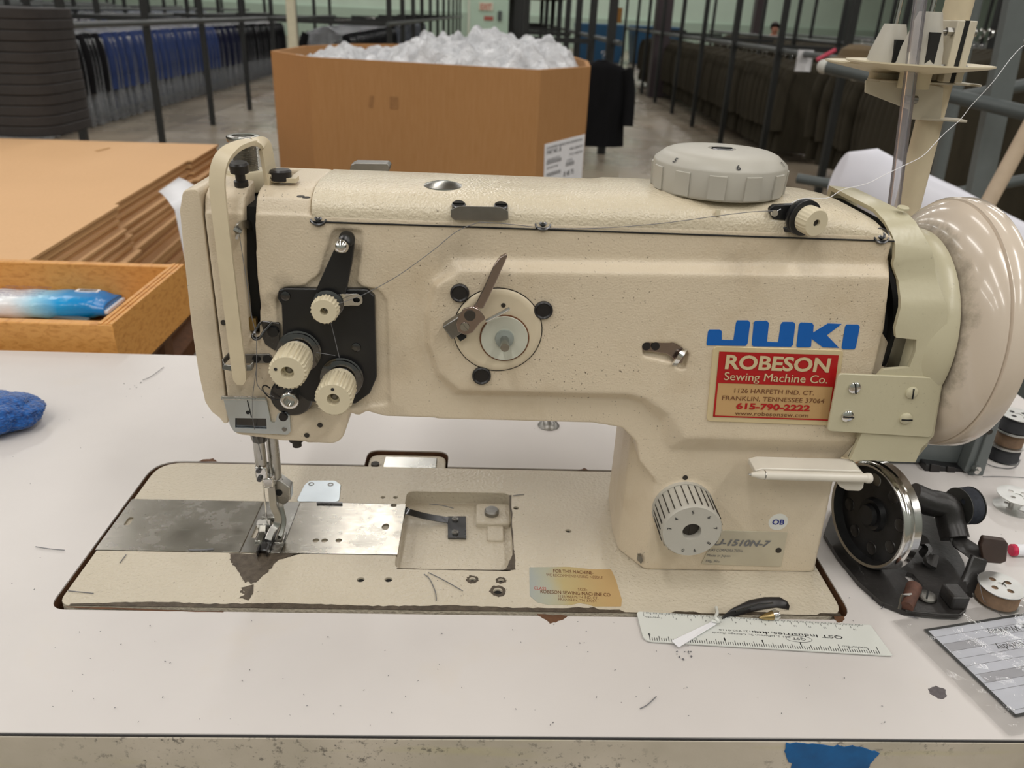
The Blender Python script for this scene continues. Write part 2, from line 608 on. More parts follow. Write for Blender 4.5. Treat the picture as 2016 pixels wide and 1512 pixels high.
for px, py, r in [(754, 980, .0018), (779, 980, .0018), (1016, 1001, .0022), (1119, 1046, .0022), (710, 1142, .0026), (765, 1142, .0026), (930, 1144, .0026), (986, 1145, .0022), (980, 1166, .0032)]:
    x, y = G(px, py); b = NB(); lathe(b, [(0, r * .98), (.001, r * .98), (.001, 0)], (x, y, -.0022), (0, 0, 1), 14); obj('hole_shade_disc', b, M['void'], SM)  # near-black disc down each cut hole paints its inner shade
bed.data.shade_smooth(); bed.data.set_sharp_from_angle(angle=math.radians(35))
mb = bed.modifiers.new('b', 'BEVEL'); mb.width = .0011; mb.segments = 3; mb.limit_method = 'ANGLE'; mb.angle_limit = math.radians(50)

# recess furniture
b = NB(); x, y = G(975, 1016, -.006)
prism(b, rp([(.268, .108), (.2955, .108), (.2955, .136), (.268, .136)], .003), 'z', -.0125, -.0065)
prism(b, rp([(.277, .090), (.290, .090), (.290, .112), (.277, .112)], .002), 'z', -.0125, -.0085)
obj('recess_boss', b, M['bed'], SM, bevel=.001)
b = NB(); x, y = G(968, 1006, -.004)
lathe(b, [(0, .0058), (.003, .0058), (.0042, .0048), (.0044, 0)], (x, y, -.0065), (0, 0, 1), 24)
obj('oil_plug', b, M['steeld'], SM)
# spring latch in the recess
x0, y0 = G(880, 1018, -.008); x1, y1 = G(918, 1058, -.008)
b = NB(); prism(b, [G(881, 1016, -.0085), G(917, 1016, -.0085), G(918, 1059, -.0085), G(882, 1058, -.0085)], 'z', -.0102, -.0085)
la = obj('latch_plate', b, M['gunmetal'], SM, bevel=.0003)
for py in (1020, 1046):
    b = NB(); x, y = G(896, py, -.007)
    lathe(b, [(0, .0026), (.0012, .0026), (.0016, .0018), (.0016, 0)], (x, y, -.0085), (0, 0, 1), 16)
    box(b, (x, y, -.0068), (.0044, .0006, .0006), Matrix.Rotation(.6, 3, 'Z')); box(b, (x, y, -.0068), (.0044, .0006, .0006), Matrix.Rotation(2.2, 3, 'Z'))
    obj('latch_screw', b, M['steeld'], la)
b = NB()
pts = [oz(882, 1024, -.008), oz(840, 1017, -.004), oz(806, 1008, -.001), oz(798, 1006, -.002), oz(797, 1014, -.008)]
tube(b, smoothpath(pts, 5), .0030, wd=(0, 1, .25), th=.0003)
obj('latch_spring', b, M['gunmetal'], SM)

# steel plates let into the bed
def plate(name, pts, mat, z=.0009, z0=-.0011, bev=.0002, **k):
    b = NB(); prism(b, pts, 'z', z0, z, **k)
    return obj(name, b, mat, SM, bevel=bev, seg=1)


xs = G(518, 987)[0]; xs2 = G(474, 1088)[0]; xs = (xs + xs2) / 2
plate('slide_plate', rp([(-.0012, .0573), (xs - .0004, .0573), (xs - .0004, .1217), (-.0012, .1217)], .0008), M['plate'],
      holes=[rp([(G(254, 1028)[0] - .002, G(254, 1028)[1] - .0052), (G(254, 1028)[0] + .002, G(254, 1028)[1] - .0052), (G(254, 1028)[0] + .002, G(254, 1028)[1] + .0052), (G(254, 1028)[0] - .002, G(254, 1028)[1] + .0052)], .0019)])
xn = .1290
np_ = plate('needle_plate', rp([(xs + .0004, .0573), (xn, .0573), (xn, .1217), (xs + .0004, .1217)], .0006), M['steel'],
            holes=[rp([(xs + .003, .074), (xs + .0245, .074), (xs + .0245, .0955), (xs + .003, .0955)], .002)])
b = NB()
bx(b, xs + .001, xs + .026, .072, .0975, -.006, -.004)
for i in range(6):
    bx(b, xs + .006 + i * .003, xs + .0078 + i * .003, .076, .094, -.004, -.0004)
obj('feed_dog', b, M['gunmetal'], SM)
b = NB(); x, y = G(543, 1077)
lathe(b, [(0, .0042), (.0006, .0042), (.0010, .0034), (.0010, 0)], (x, y, .0008), (0, 0, 1), 20)
obj('plate_screw', b, M['steeld'], SM)
hol = [circ(G(px, py), r, 12) for px, py, r in [(622, 1066, .0024), (639, 1066, .0024), (667, 1066, .0024), (775, 997, .0024)]]
cx, cy = G(759, 1039); hol.append(circ((cx, cy), .0028, 16, .0042))
plate('bed_plate', rp([(xn + .0004, .0573), (.2122, .0573), (.2122, .1217), (xn + .0004, .1217)], .0006), M['plate'], holes=hol)
plate('cover_plate', rp(zp, .004, 4), M['zinc'], z=.0010)
for px, py in [(613, 955), (651, 956)]:
    b = NB(); x, y = G(px, py); lathe(b, [(0, .0024), (.0003, .0024), (.0003, .0016), (-.0003, .0013), (-.0003, 0)], (x, y, .0010), (0, 0, 1), 16, closed=False)
    obj('countersunk_screw', b, M['steeld'], SM)
b = NB()
tube(b, [oz(624, 990, .0018), oz(674, 991, .0018)], .0009, wd=(0, 1, 0), th=.0006)
obj('plate_spring', b, M['gunmetal'], SM)

# patches where the enamel has flaked off to dark steel
def jag(pts, amp, seed, n=7):
    r = random.Random(seed); out = []
    for i in range(len(pts)):
        a = Vector(pts[i]); c = Vector(pts[(i + 1) % len(pts)])
        for k in range(n):
            q = a.lerp(c, k / n); out.append((q.x + r.uniform(-amp, amp), q.y + r.uniform(-amp, amp)))
    return out


def film(name, pts, mat, z=.0007, t=.00012, parent=None, label=None):
    b = NB(); prism(b, pts, 'z', z, z + t); return obj(name, b, mat, parent, smooth=0, label=label)


film('bare_metal_patch', jag([G(452, 1091), G(590, 1091), G(548, 1104), G(524, 1130), G(505, 1146), G(500, 1150), G(484, 1148), G(468, 1126), G(455, 1108)], .0009, 3), M['bare'], parent=SM)
film('bare_metal_patch', jag([G(476, 1158), G(498, 1153), G(500, 1170), G(488, 1183), G(470, 1178), G(482, 1172)], .0006, 4, 3), M['bare'], parent=SM)
r_ = random.Random(5)
top_, bot_ = [], []
for i in range(150):
    x = .008 + i * .0034
    w = .0030 + .0014 * math.sin(x * 31) ** 2 + r_.uniform(0, .0010)
    if x < .06: w *= .35 + x * 10
    if x > .350: w *= .15 if (int(x * 60) % 3) else .6
    bot_.append((x, -.0002)); top_.append((x, -.0002 + w))
film('worn_front_edge', bot_ + top_[::-1], M['bare'], z=.0004, t=.0003, parent=SM)
film('chipped_recess_edge', jag([(.2950, .138), (.2955, .06), (.290, .0425), (.282, .0418), (.2905, .0408), (.2968, .043), (.2972, .060), (.2962, .068), (.2966, .138)], .0004, 9, 8), M['bare'], z=.0006, t=.00012, parent=SM)
for px, py, rr, sd in [(930, 1142, .0042, 1), (986, 1144, .0036, 2), (980, 1165, .0058, 3), (1008, 1120, .002, 4), (486, 1164, .004, 5)]:
    x, y = G(px, py)
    b = NB(); prism(b, jag(circ((x, y), rr, 12), rr * .13, sd, 2), 'z', .00065, .00077, holes=[circ((x, y), rr * .56, 14)]); obj('chipped_ring', b, M['bare'], SM, smooth=0)

film('chipped_recess_edge', jag([(.2135, .0421), (.293, .0421), (.293, .0412), (.2135, .0415)], .0002, 19, 14), M['bare'], z=.0006, t=.00012, parent=SM)
# ---- rear hinge plate showing in the small table cut-out
b = NB(); prism(b, rp([(.173, .178), (.2405, .178), (.2405, .2055), (.173, .2055)], [.002, .002, .010, .010]), 'z', -.02, -.0035)
obj('rear_bracket', b, M['bed'], SM, bevel=.001)
b = NB(); prism(b, rp([(.187, .180), (.2325, .180), (.2325, .198), (.187, .198)], .001), 'z', -.0035, -.001)
obj('hinge_plate', b, M['steel'], SM, bevel=.0004)
b = NB(); lathe(b, [(0, .0036), (.002, .0036), (.002, 0)], (.1795, .187, -.0035), (0, 0, 1), 16); obj('bracket_screw', b, M['holed'], SM)

# ---- cast body: closed pieces fused into one skin
bm = NB()
topyz = [(.0465, .238), (.0468, .250), (.0500, .2565), (.0580, .2602), (.072, .2618), (.120, .2605), (.134, .256), (.140, .247), (.140, .238)]
def topsec(bm, x0, x1, yz=topyz): prism(bm, yz, 'x', x0, x1)
topsec(bm, .109, .1695)
arm = [(.109, .247), (.109, .116)]
arm = [(.109, .2475), (.109, .1085), (.113, .1035), F(545, 867), F(652, 875), F(668, 870), F(676, 860), F(684, 836), F(688, 812), F(712, 808), F(760, 821), F(1000, 829), F(1170, 834), (.362, .1150), (.3725, .104), (.376, .09), (.40, .06), (.508, .06), (.5095, .2475)]
prism(bm, rp(arm, .002, 2), 'y', YA, .140)
col = rp([(.389, YA), (.3735, .068), (.3725, .090), (.376, .138), (.384, .146), (.514, .146), (.514, YA)], [.004, .006, .01, .006, .006, .004, .003], 3)
colt = rp([(.389, YA), (.3735, .068), (.3725, .090), (.376, .134), (.384, .140), (.5095, .140), (.5095, YA)], [.004, .006, .01, .006, .006, .004, .003], 3)
prism(bm, col, 'z', .0006, .125, top=colt)
# raised panel with sloping flanks
outer = [(880, 498), (1754, 508), (1742, 640), (1722, 740), (1690, 860), (1655, 912), (1298, 903), (1290, 840), (1262, 803), (1235, 793), (890, 786), (845, 745), (825, 680), (824, 615), (842, 550)]
inner = [(905, 535), (1752, 546), (1741, 645), (1718, 738), (1690, 838), (1690, 868), (1350, 862), (1318, 815), (1275, 786), (1240, 776), (905, 768), (868, 735), (848, 680), (846, 620), (860, 565)]
prism(bm, [F(*q, YA + .001) for q in outer], 'y', YA + .004, YU, top=[F(*q, YU) for q in inner])
# boss round the stitch dial, boss at lower head, lug under the arm
c = F(1345, 1000)
lathe(bm, [(0, .0215), (.0035, .0205), (.0035, 0)], (c[0], YA + .001, c[1]), (0, -1, 0), 40)
prism(bm, [F(q[0], q[1]) for q in [(693, 780), (730, 790), (722, 808), (708, 817), (690, 812)]], 'y', YA - .002, .07)
lathe(bm, [(0, .0068), (.0018, .0060), (.0018, 0)], (F(609, 851)[0], YA + .0005, F(609, 851)[1]), (0, -1, 0), 24)
lathe(bm, [(0, .0065), (.0018, .0055), (.0018, 0)], (F(628, 840)[0], YA + .0005, F(628, 840)[1]), (0, -1, 0), 24)
body = obj('body', bm, M['cream'], SM, smooth=0)
# fuse, then open the take-up slot and the shallow pocket round the tension plate
bake(body, [('REMESH', dict(mode='VOXEL', voxel_size=.0011))])
cuts = []
slot = [F(478, 452), F(479, 540), F(486, 600), F(492, 662), F(510, 662), F(512, 600), F(505, 540), F(503, 470), F(500, 380), (.1385, .30), (.1315, .30), F(478, 390)]
b = NB(); prism(b, slot, 'y', .0, .112); cuts.append(b)
b = NB(); bx(b, .1255, .149, .072, .118, .236, .30); cuts.append(b)
pocket = [(655, 452), (716, 452), (708, 520), (703, 556), (716, 566), (742, 568), (762, 590), (768, 796), (742, 800), (600, 806), (548, 795), (543, 590), (556, 566), (600, 562), (628, 540)]
b = NB(); prism(b, rp([F(*q) for q in pocket], .003), 'y', .02, YA + .0020); cuts.append(b)
b = NB(); prism(b, rp([F(*q) for q in [(1262, 668), (1325, 668), (1352, 688), (1345, 720), (1330, 718), (1320, 706), (1262, 692)]], .0015), 'y', .0, YU + .004); cuts.append(b)
cut(body, cuts, solver='EXACT')
bake(body, [('REMESH', dict(mode='VOXEL', voxel_size=.0011)), ('SMOOTH', dict(factor=.5, iterations=6))])
body.data.materials.clear(); body.data.materials.append(M['cream']); body.data.shade_smooth()
b = NB(); bx(b, .1245, .1480, .053, .1185, .160, .2500); obj('slot_shade', b, M['void'], SM, smooth=0)  # near-black block gives the take-up slot its painted inner shade

# end cover
bm = NB()
fc = [F(374, 368, .06), (.1085, .2612), (.1085, .1070), (.1070, .1045), F(446, 846), F(428, 822), F(414, 812), F(402, 792), F(390, 735), F(376, 640), F(362, 520), F(353, 420), F(358, 390)]
fc = [(.0990, .2595), (.1082, .2612), (.1082, .1120), (.1050, .1110), F(432, 824), F(416, 812), F(403, 792), F(390, 735), F(376, 640), F(363, 520), F(353, 415)]
prism(bm, rp(fc, .004, 3), 'y', .0455, .139)
obj('end_cover', bm, M['cream'], SM, bevel=.0035, seg=4)

# top cover
bm = NB(); secs = []
def tsec(x, s, y0=.0):
    out = []
    for (y, z) in [(.0452, .2448), (.0452, .2500), (.0462, .2535), (.0500, .2575), (.0580, .2608), (.072, .2622), (.095, .2622), (.120, .2605), (.134, .256), (.1405, .249), (.1405, .2448)]:
        out.append((x, y + y0, .2448 + (z - .2448) * s))
    return out
for x, s in [(.1700, 1), (.25, 1.0), (.33, 1.0), (.338, 1.0), (.346, 1.08), (.42, 1.08), (.455, 1.0), (.478, .92), (.493, .74), (.503, .50), (.5085, .26), (.5100, .06)]:
    secs.append(tsec(x, s))
loft(bm, secs)
obj('top_cover', bm, M['creamtop'], SM, smooth=60)
bm = NB(); tube(bm, [(.1690, .0447, .2444), (.5105, .0447, .2444)], .0005, 6)
obj('cover_gasket', bm, M['void'], SM)
for px, py in [(627, 428), (1069, 438), (1735, 464)]:
    b = NB(); p = oy(px, py, .0462); d = Vector((0, -.75, .6)).normalized()
    lathe(b, [(-.001, .0052), (.0004, .0050), (.0006, .0042), (-.0008, .0036), (-.0010, 0)], p, d, 24, closed=False)
    lathe(b, [(-.001, .0026), (.0008, .0024), (.0012, .0014), (.0008, 0)], p, d, 16, closed=False)
    obj('cover_screw', b, M['gunmetal'], SM)
b = NB(); p = oy(870, 386, .0615)
lathe(b, [(-.001, .0125), (.0003, .0122), (.0014, .0090), (.0024, .0050), (.0027, 0)], (p.x, .074, .2616), (0, 0, 1), 32)
obj('oil_filler_cap', b, M['steel'], SM)
M['discs'] = metal('polished_dark_discs', (.22, .22, .23, 1), .10, .3)
# ---- thread guide plate on top cover
b = NB()
q = [(888, 418), (905, 411), (985, 413), (1000, 421), (1000, 437), (985, 440), (895, 438), (888, 432)]
pf = [Vector(oy(x, y, .0455)) for x, y in q]
d = Vector((0, -.8, .6))
va = [b.verts.new(p + d * .003) for p in pf]; vb = [b.verts.new(p + d * .0042) for p in pf]
b.faces.new(va[::-1]); b.faces.new(vb)
for i in range(8): b.faces.new((va[i], va[(i + 1) % 8], vb[(i + 1) % 8], vb[i]))
tg = obj('thread_guide', b, M['steeld'], SM, bevel=.0003)
for px, py in [(903, 411), (986, 413)]:
    b = NB(); p = oy(px, py, .0475)
    lathe(b, [(0, .0040), (.003, .0040), (.0036, .0034), (.0036, 0)], p, (0, -.35, 1), 20)
    box(b, p + Vector((0, -.0012, .0038)), (.007, .0007, .0006))
    obj('guide_screw', b, M['gunmetal'], tg)

# ---- big dial on top
DX, DY, DZ = .4125, .088, .2618
b = NB()
def dialr(t, a):
    if t < .002 or t > .0165: return 1
    k = (a * 20 / (2 * PI)) % 1
    return 1.006 if k < .5 else .994
prof = [(0, .036), (.0005, .0390), (.0012, .0396), (.0025, .0398), (.0168, .0404), (.0182, .0398), (.0225, .0345), (.0240, .031), (.0250, .018), (.0252, .0085), (.0235, .0075), (.0235, 0)]
lathe(b, prof, (DX, DY, DZ + .0005), (0, 0, 1), 120)
for k in range(12):
    a0 = 2 * PI * (k + .00) / 12 + .13; a1 = 2 * PI * (k + .46) / 12 + .13; secs = []
    for i in range(7):
        a = a0 + (a1 - a0) * i / 6; cs, sn = math.cos(a), math.sin(a)
        secs.append([Vector((DX + cs * r, DY + sn * r, DZ + z)) for r, z in ((.0390, .0020), (.04085, .0022), (.04135, .0155), (.0395, .0162))])
    loft(b, secs)
dial = obj('lift_dial', b, M['dialgrey'], SM, smooth=32, bevel=0)
b = NB(); lathe(b, [(0, .0070), (.0016, .0068), (.0018, .0058), (.0018, 0)], (DX, DY, DZ + .0240), (0, 0, 1), 24)
obj('centre_plug', b, M['gunmetal'], dial)
b = NB(); bx(b, DX - .0062, DX + .0062, DY - .0008, DY + .0008, DZ + .0256, DZ + .0263); obj('plug_slot', b, M['void'], dial)
b = NB()
for a, s in ((-PI / 2, '6'), (-PI / 2 - 1.02, '5'), (-PI / 2 + .98, '7'), (PI / 2 + .3, '1'), (PI / 2 - .6, '8')):
    rr = Vector((math.cos(a), math.sin(a), 0)); U = Vector((0, 0, 1)).cross(rr) * 1
    V = (Vector((0, 0, .0050)) - rr * .0060).normalized()
    O = Vector((DX, DY, DZ + .0200)) + rr * .03820 + V.cross(U) * 0
    N = U.cross(V); N = N if N.z > 0 else -N
    text(b, s, O + N * .0006 - V * .0012, U, V, .0036, None, off=.015)
obj('dial_numerals', b, M['ink'], dial, smooth=0)
b = NB(); p = oy(1412, 424, .0470)
bx(b, p.x - .0012, p.x + .0012, .0455, .0475, .2555, .2590); obj('index_mark', b, M['ivory'], SM)
# lever pin behind the dial
b = NB(); p = oy(1508, 305, .118)
cyl(b, (p.x, .118, .262), (p.x, .118, p.z - .001), .0024, 14); lathe(b, [(0, .0027), (.006, .0027), (.0068, .0020), (.0070, 0)], (p.x, .118, p.z - .006), (0, 0, 1), 16)
obj('thread_pin', b, M['chrome'], SM)

# ---- presser foot regulator, left top
p = Vector(oy(480, 375, .088)); cx = .1265; cz = .2605
b = NB()
lathe(b, [(0, .0110), (.001, .0118), (.0115, .0118), (.0125, .0113), (.0125, .0085), (.0120, 0)], (cx - .004, .090, .2515), (0, 0, 1), 60, rad=lambda t, a: 1 if t < .0011 or t > .0117 else 1 + .02 * math.cos(30 * a))
rg = obj('pressure_locknut', b, M['ivory'], SM, smooth=60)
b = NB(); pr = []
t = 0
while t < .016:
    pr += [(t, .0070), (t + .00045, .0078), (t + .0009, .0070)]; t += .0010
lathe(b, [(0, .0070)] + pr + [(.017, .0070), (.017, 0)], (cx - .004, .090, .2635), (0, 0, 1), 32)
obj('pressure_spring', b, M['steel'], SM)
b = NB()
lathe(b, [(0, .0062), (.0005, .0085), (.002, .0096), (.0045, .0097), (.0050, .0093), (.0050, .0066), (.0015, .0062), (.0015, 0)], (cx - .004, .090, .2790), (0, 0, 1), 60, rad=lambda t, a: 1 + (.015 * math.cos(40 * a) if .0019 < t < .0046 else 0))
obj('pressure_thumbscrew', b, M['steel'], SM, smooth=60)
b = NB(); p = oy(472, 352, .058)
lathe(b, [(0, .0040), (.003, .0040), (.0035, .0028), (.0075, .0028), (.008, .0052), (.0125, .0055), (.0138, .0046), (.0138, 0)], (p.x, .060, .2600), (0, -.1, 1), 24)
obj('set_screw', b, M['blackp'], SM)
b = NB(); p = oy(557, 379, .068)
lathe(b, [(0, .0058), (.0004, .0063), (.0052, .0063), (.0062, .0054), (.0062, 0)], (p.x, .066, .2630), (0, 0, 1), 28)
obj('guard_screw', b, M['blackp'], SM)
for px, py in ((592, 385), (603, 387)):
    b = NB(); p = oz(px, py, .2618)
    lathe(b, [(0, .0022), (.0003, .0022), (.0003, 0)], (p.x, p.y, .2612), (0, 0, 1), 16); obj('oil_hole', b, M['holed'], SM)

# ---- take-up guard bar
b = NB()
path = [oy(474, 756, .0335), oy(466, 690, .0335), oy(455, 600, .0335), oy(443, 500, .0338), oy(431, 400, .036), oy(428, 350, .038), oy(436, 316, .041), oy(455, 294, .047), oy(478, 283, .056), oy(497, 279, .062)]
tube(b, smoothpath(path, 5), lambda t: .0042 * min(1, (.22 + t * 28) ** .5), wd=(1, 0, 0), th=.0013)
path = [oy(497, 279, .062), oy(512, 281, .064), oy(521, 288, .0655), oy(526, 310, .066), oy(532, 345, .066), oy(536, 366, .066)]
q_ = path[-1]; path += [Vector((q_.x + .0012, .066, .2660)), Vector((q_.x + .0032, .066, .2642)), Vector((q_.x + .0080, .066, .2638)), Vector((q_.x + .0150, .066, .2638))]
tube(b, smoothpath(path, 5), .0046, wd=(.45, 1, 0), th=.0013)
obj('take_up_guard', b, M['ivory2'], SM, smooth=50, bevel=.0006)
# take-up lever and loop guide in the slot
b = NB()
p0 = oy(498, 450, .055); p1 = oy(470, 455, .036)
tube(b, smoothpath([p0, oy(486, 441, .048), oy(474, 444, .040), oy(467, 456, .037), oy(466, 466, .038)], 5), .0022, wd=(0, .3, 1), th=.0008)
obj('take_up_lever', b, M['steel'], SM)
b = NB(); box(b, (F(492, 640)[0], .048, F(492, 640)[1]), (.007, .004, .008)); obj('slot_plate', b, M['brass'], SM)

# ---- tension unit
TY = YA + .0014
b = NB()
pl = [(548, 572), (560, 568), (722, 570), (737, 584), (741, 745), (728, 775), (700, 795), (672, 797), (606, 790), (562, 760), (554, 600), (546, 588)]
prism(b, rp([F(*q, TY - .0035) for q in pl], .0022), 'y', TY + .001, TY - .0035)
TP = obj('tension_plate', b, M['black'], SM, bevel=.0006)
b = NB()
ar = [(663, 480), (673, 468), (690, 468), (697, 482), (692, 520), (680, 580), (618, 580), (640, 530)]
prism(b, rp([F(*q, TY - .0055) for q in ar], .002), 'y', TY - .0005, TY - .0055)
ARM = obj('release_arm', b, M['black'], SM, bevel=.0006)
b = NB(); c = F(683, 470, TY - .006)
lathe(b, [(0, .0046), (.0015, .0046), (.0015, .0030), (.001, 0)], (c[0], TY - .005, c[1]), (0, -1, 0), 20, closed=False); obj('arm_pivot', b, M['gunmetal'], ARM)
b = NB(); c = F(671, 487, TY - .012)
bmesh.ops.create_uvsphere(b, u_segments=24, v_segments=14, radius=.0043, matrix=Matrix.Translation((c[0], TY - .010, c[1])))
cyl(b, (c[0], TY - .009, c[1]), (c[0], TY - .003, c[1]), .003, 16)
obj('ball_stud', b, M['chrome'], ARM, smooth=60)
# cross-head screws of the plate
for px, py in ((562, 583), (701, 684)):
    b = NB(); c = F(px, py, TY - .004)
    lathe(b, [(0, .0030), (.0008, .0028), (.0012, .0018), (.0012, 0)], (c[0], TY - .0034, c[1]), (0, -1, 0), 16)
    obj('plate_screw', b, M['gunmetal'], TP)


def knob(px, py, pb, R_, L, ribs, hole=.36, ringR=1.25, dot=None, collar=0):
    """knurled ivory tension knob on chrome discs; px,py is the middle of the disc set"""
    c = F(px, py, pb); o = Vector((c[0], pb, c[1]))
    b = NB()
    lathe(b, [(0, .004), (.0004, R_ * ringR), (.0010, R_ * ringR), (.0020, R_ * ringR * .80), (.0030, R_ * ringR * .80), (.0040, R_ * ringR * .98), (.0046, R_ * ringR * .98), (.0060, R_ * .72), (.0065, 0)], o + Vector((0, .0000, 0)), (0, -1, 0), 40)
    ds = obj('tension_discs', b, M['discs'], SM)
    b = NB()
    lathe(b, [(.0058, R_ * .70), (.0060, R_ * .86), (.0078, R_ * .86), (.0080, R_ * .70)], o, (0, -1, 0), 32)
    obj('dark_washer', b, M['black'], ds)
    b = NB(); t0 = .0085
    pf = [(t0, R_ * .55), (t0 + .0002, R_ * .93)]
    if collar: pf += [(t0 + collar, R_ * .96)]
    pf += [(t0 + collar + .0006, R_ * 1.0), (L - .0012, R_ * 1.0), (L, R_ * .92), (L, R_ * hole), (L - .005, R_ * hole * .95), (L - .005, 0)]
    lathe(b, pf, o, (0, -1, 0), ribs * 4, rad=lambda t, a: (1 + .045 * (1 if math.sin(ribs * a) > 0 else -1)) if t0 + collar < t < L - .0005 else 1)
    kb = obj('tension_knob', b, M['ivory'], SM, smooth=40)
    b = NB(); lathe(b, [(L - .0058, R_ * hole * .9), (L - .0048, R_ * hole * .6), (L - .004, R_ * hole * .3), (L - .004, 0)], o, (0, -1, 0), 20)
    obj('post_end', b, M['steeld'], kb)
    if dot:
        b = NB(); q = o + Vector((R_ * .64 * math.cos(dot), -L - .0001, R_ * .64 * math.sin(dot)))
        lathe(b, [(0, .0010), (.0002, .0010), (.0002, 0)], q, (0, -1, 0), 12); obj('index_dot', b, M['ink'], kb)
    return kb


knob(590, 690, TY - .0035, .0106, .0330, 26, dot=PI * .9, collar=.005)
knob(674, 742, TY - .0035, .0106, .0320, 26, dot=PI * .5, collar=.005)
knob(648, 595, TY - .0035, .0078, .0165, 22, hole=.30, ringR=1.16)
# chrome finger of the pre-tension
b = NB(); y0 = TY - .0055
fg = [F(q[0], q[1], y0) for q in [(668, 578), (705, 578), (714, 584), (714, 596), (706, 601), (668, 602)]]
prism(b, rp(fg, .002), 'y', y0, y0 - .0008, holes=[circ(F(702, 590, y0), .0022, 12, .0016)])
obj('thread_finger', b, M['chrome'], SM, bevel=.0002)
# take-up spring regulator disc
c = F(574, 781, TY - .002)
b = NB(); lathe(b, [(0, .0120), (.0004, .0132), (.0016, .0132), (.0022, .0124), (.0022, 0)], (c[0], TY - .0005, c[1]), (0, -1, 0), 44)
DS = obj('spring_disc', b, M['gunmetal'], SM)
b = NB(); lathe(b, [(.0022, .0055), (.0075, .0058), (.0085, .0052), (.0085, .0034), (.0045, .0030), (.0045, 0)], (c[0], TY - .0005, c[1]), (0, -1, 0), 48, rad=lambda t, a: 1 + (.03 * math.cos(24 * a) if .003 < t < .008 else 0))
obj('disc_nut', b, M['chrome'], DS, smooth=60)
b = NB(); cc = Vector((c[0] - .0075, TY - .0026, c[1] + .0072)); lathe(b, [(0, .0016), (.0003, .0016), (.0003, 0)], cc, (0, -1, 0), 14); obj('disc_hole', b, M['void'], DS)
b = NB(); tube(b, smoothpath([oy(560, 788, TY - .004), oy(535, 785, TY - .006), oy(520, 772, TY - .008), oy(517, 762, TY - .009), oy(523, 759, TY - .009), oy(531, 764, TY - .008)], 6), .00045, 6)
obj('check_spring', b, M['black'], SM)

# ---- thread guides on the head front
b = NB(); y0 = YA - .001
hk = [F(*q, y0) for q in [(497, 656), (512, 630), (540, 630), (550, 640), (553, 690), (540, 690), (520, 675), (515, 645), (506, 664)]]
g = [(513, 632), (548, 636), (551, 640), (551, 688), (540, 690), (522, 678), (516, 664), (518, 650)]
prism(b, rp([F(*q, y0) for q in g], .001), 'y', y0 + .002, y0)
tube(b, smoothpath([oy(536, 634, y0 - .001), oy(520, 652, y0 - .004), oy(512, 664, y0 - .006), oy(503, 667, y0 - .006), oy(498, 661, y0 - .005), oy(503, 650, y0 - .002), oy(513, 634, y0)], 4), .0013, wd=(0, 1, .2), th=.0007)
tgd = obj('upper_thread_guide', b, M['gunmetal'], SM, bevel=.0003)
b = NB(); c = F(538, 652, y0); lathe(b, [(0, .0034), (.0018, .0032), (.002, 0)], (c[0], y0, c[1]), (0, -1, 0), 18); obj('guide_screw', b, M['black'], tgd)
b = NB()
prism(b, rp([F(*q, y0) for q in [(470, 698), (530, 697), (537, 705), (532, 715), (470, 716)]], .001), 'y', y0 + .002, y0)
tube(b, [oy(476, 699, y0), oy(452, 699, y0 - .001), oy(440, 712, y0 - .007), oy(440, 722, y0 - .009), oy(456, 725, y0 - .009), oy(494, 724, y0 - .009), oy(498, 718, y0 - .008), oy(499, 712, y0)], .0018, wd=(0, .3, 1), th=.0005)
tgd = obj('lower_thread_guide', b, M['steeld'], SM, bevel=.0003)
for px, r in ((505, .0026), (526, .0028)):
    b = NB(); c = F(px, 706, y0); lathe(b, [(0, r), (.0012, r * .9), (.0012, 0)], (c[0], y0, c[1]), (0, -1, 0), 16); obj('guide_screw', b, M['black'], tgd)

# ---- bright face bracket with window, low on the head
y0 = YA - .002
b = NB()
br = [(437, 781), (525, 781), (534, 788), (535, 826), (541, 832), (546, 832), (548, 818), (560, 811), (571, 818), (572, 850), (566, 856), (462, 851), (452, 838), (440, 790)]
br = [(439, 783), (524, 785), (533, 832), (541, 833), (546, 816), (562, 813), (570, 818), (572, 850), (566, 856), (462, 851), (453, 838)]
win = [F(*q, y0) for q in [(463, 823), (524, 824), (525, 845), (463, 842)]]
prism(b, rp([F(*q, y0) for q in br], .0012), 'y', y0, y0 + .0015, holes=[win])
FB = obj('face_bracket', b, M['zinc'], SM, bevel=.0002)
b = NB(); tube(b, [oy(437, 783, y0 - .001), oy(524, 785, y0 - .001)], .0014, 8); obj('folded_edge', b, M['steel'], FB)
b = NB(); w = [F(*q, y0 + .003) for q in [(458, 819), (530, 821), (531, 848), (460, 846)]]
prism(b, w, 'y', y0 + .0018, y0 + .003); obj('window_back', b, M['gunmetal'], FB)
b = NB(); tube(b, [oy(486, 786, y0 - .0003), oy(495, 822, y0 - .0003)], .0003, 5); obj('bracket_groove', b, M['ink'], FB)
for px, py, r, m in ((488, 812, .0013, 'void'), (558, 820, .0030, 'blackp'), (560, 845, .0017, 'steeld')):
    b = NB(); c = F(px, py, y0); lathe(b, [(0, r), (.0004 if r < .002 else .0015, r * .9), (.0004 if r < .002 else .0015, 0)], (c[0], y0, c[1]), (0, -1, 0), 16); obj('bracket_screw', b, M[m], FB)
for px, py in ((604, 857), (630, 837), (440, 635)):
    b = NB(); yy = YA - .0016 if px > 500 else YA - .0002
    c = F(px, py, yy); lathe(b, [(0, .0017), (.0003, .0017), (.0003, 0)], (c[0], yy + .0001, c[1]), (0, -1, 0), 14); obj('drilled_hole', b, M['holed'], SM)
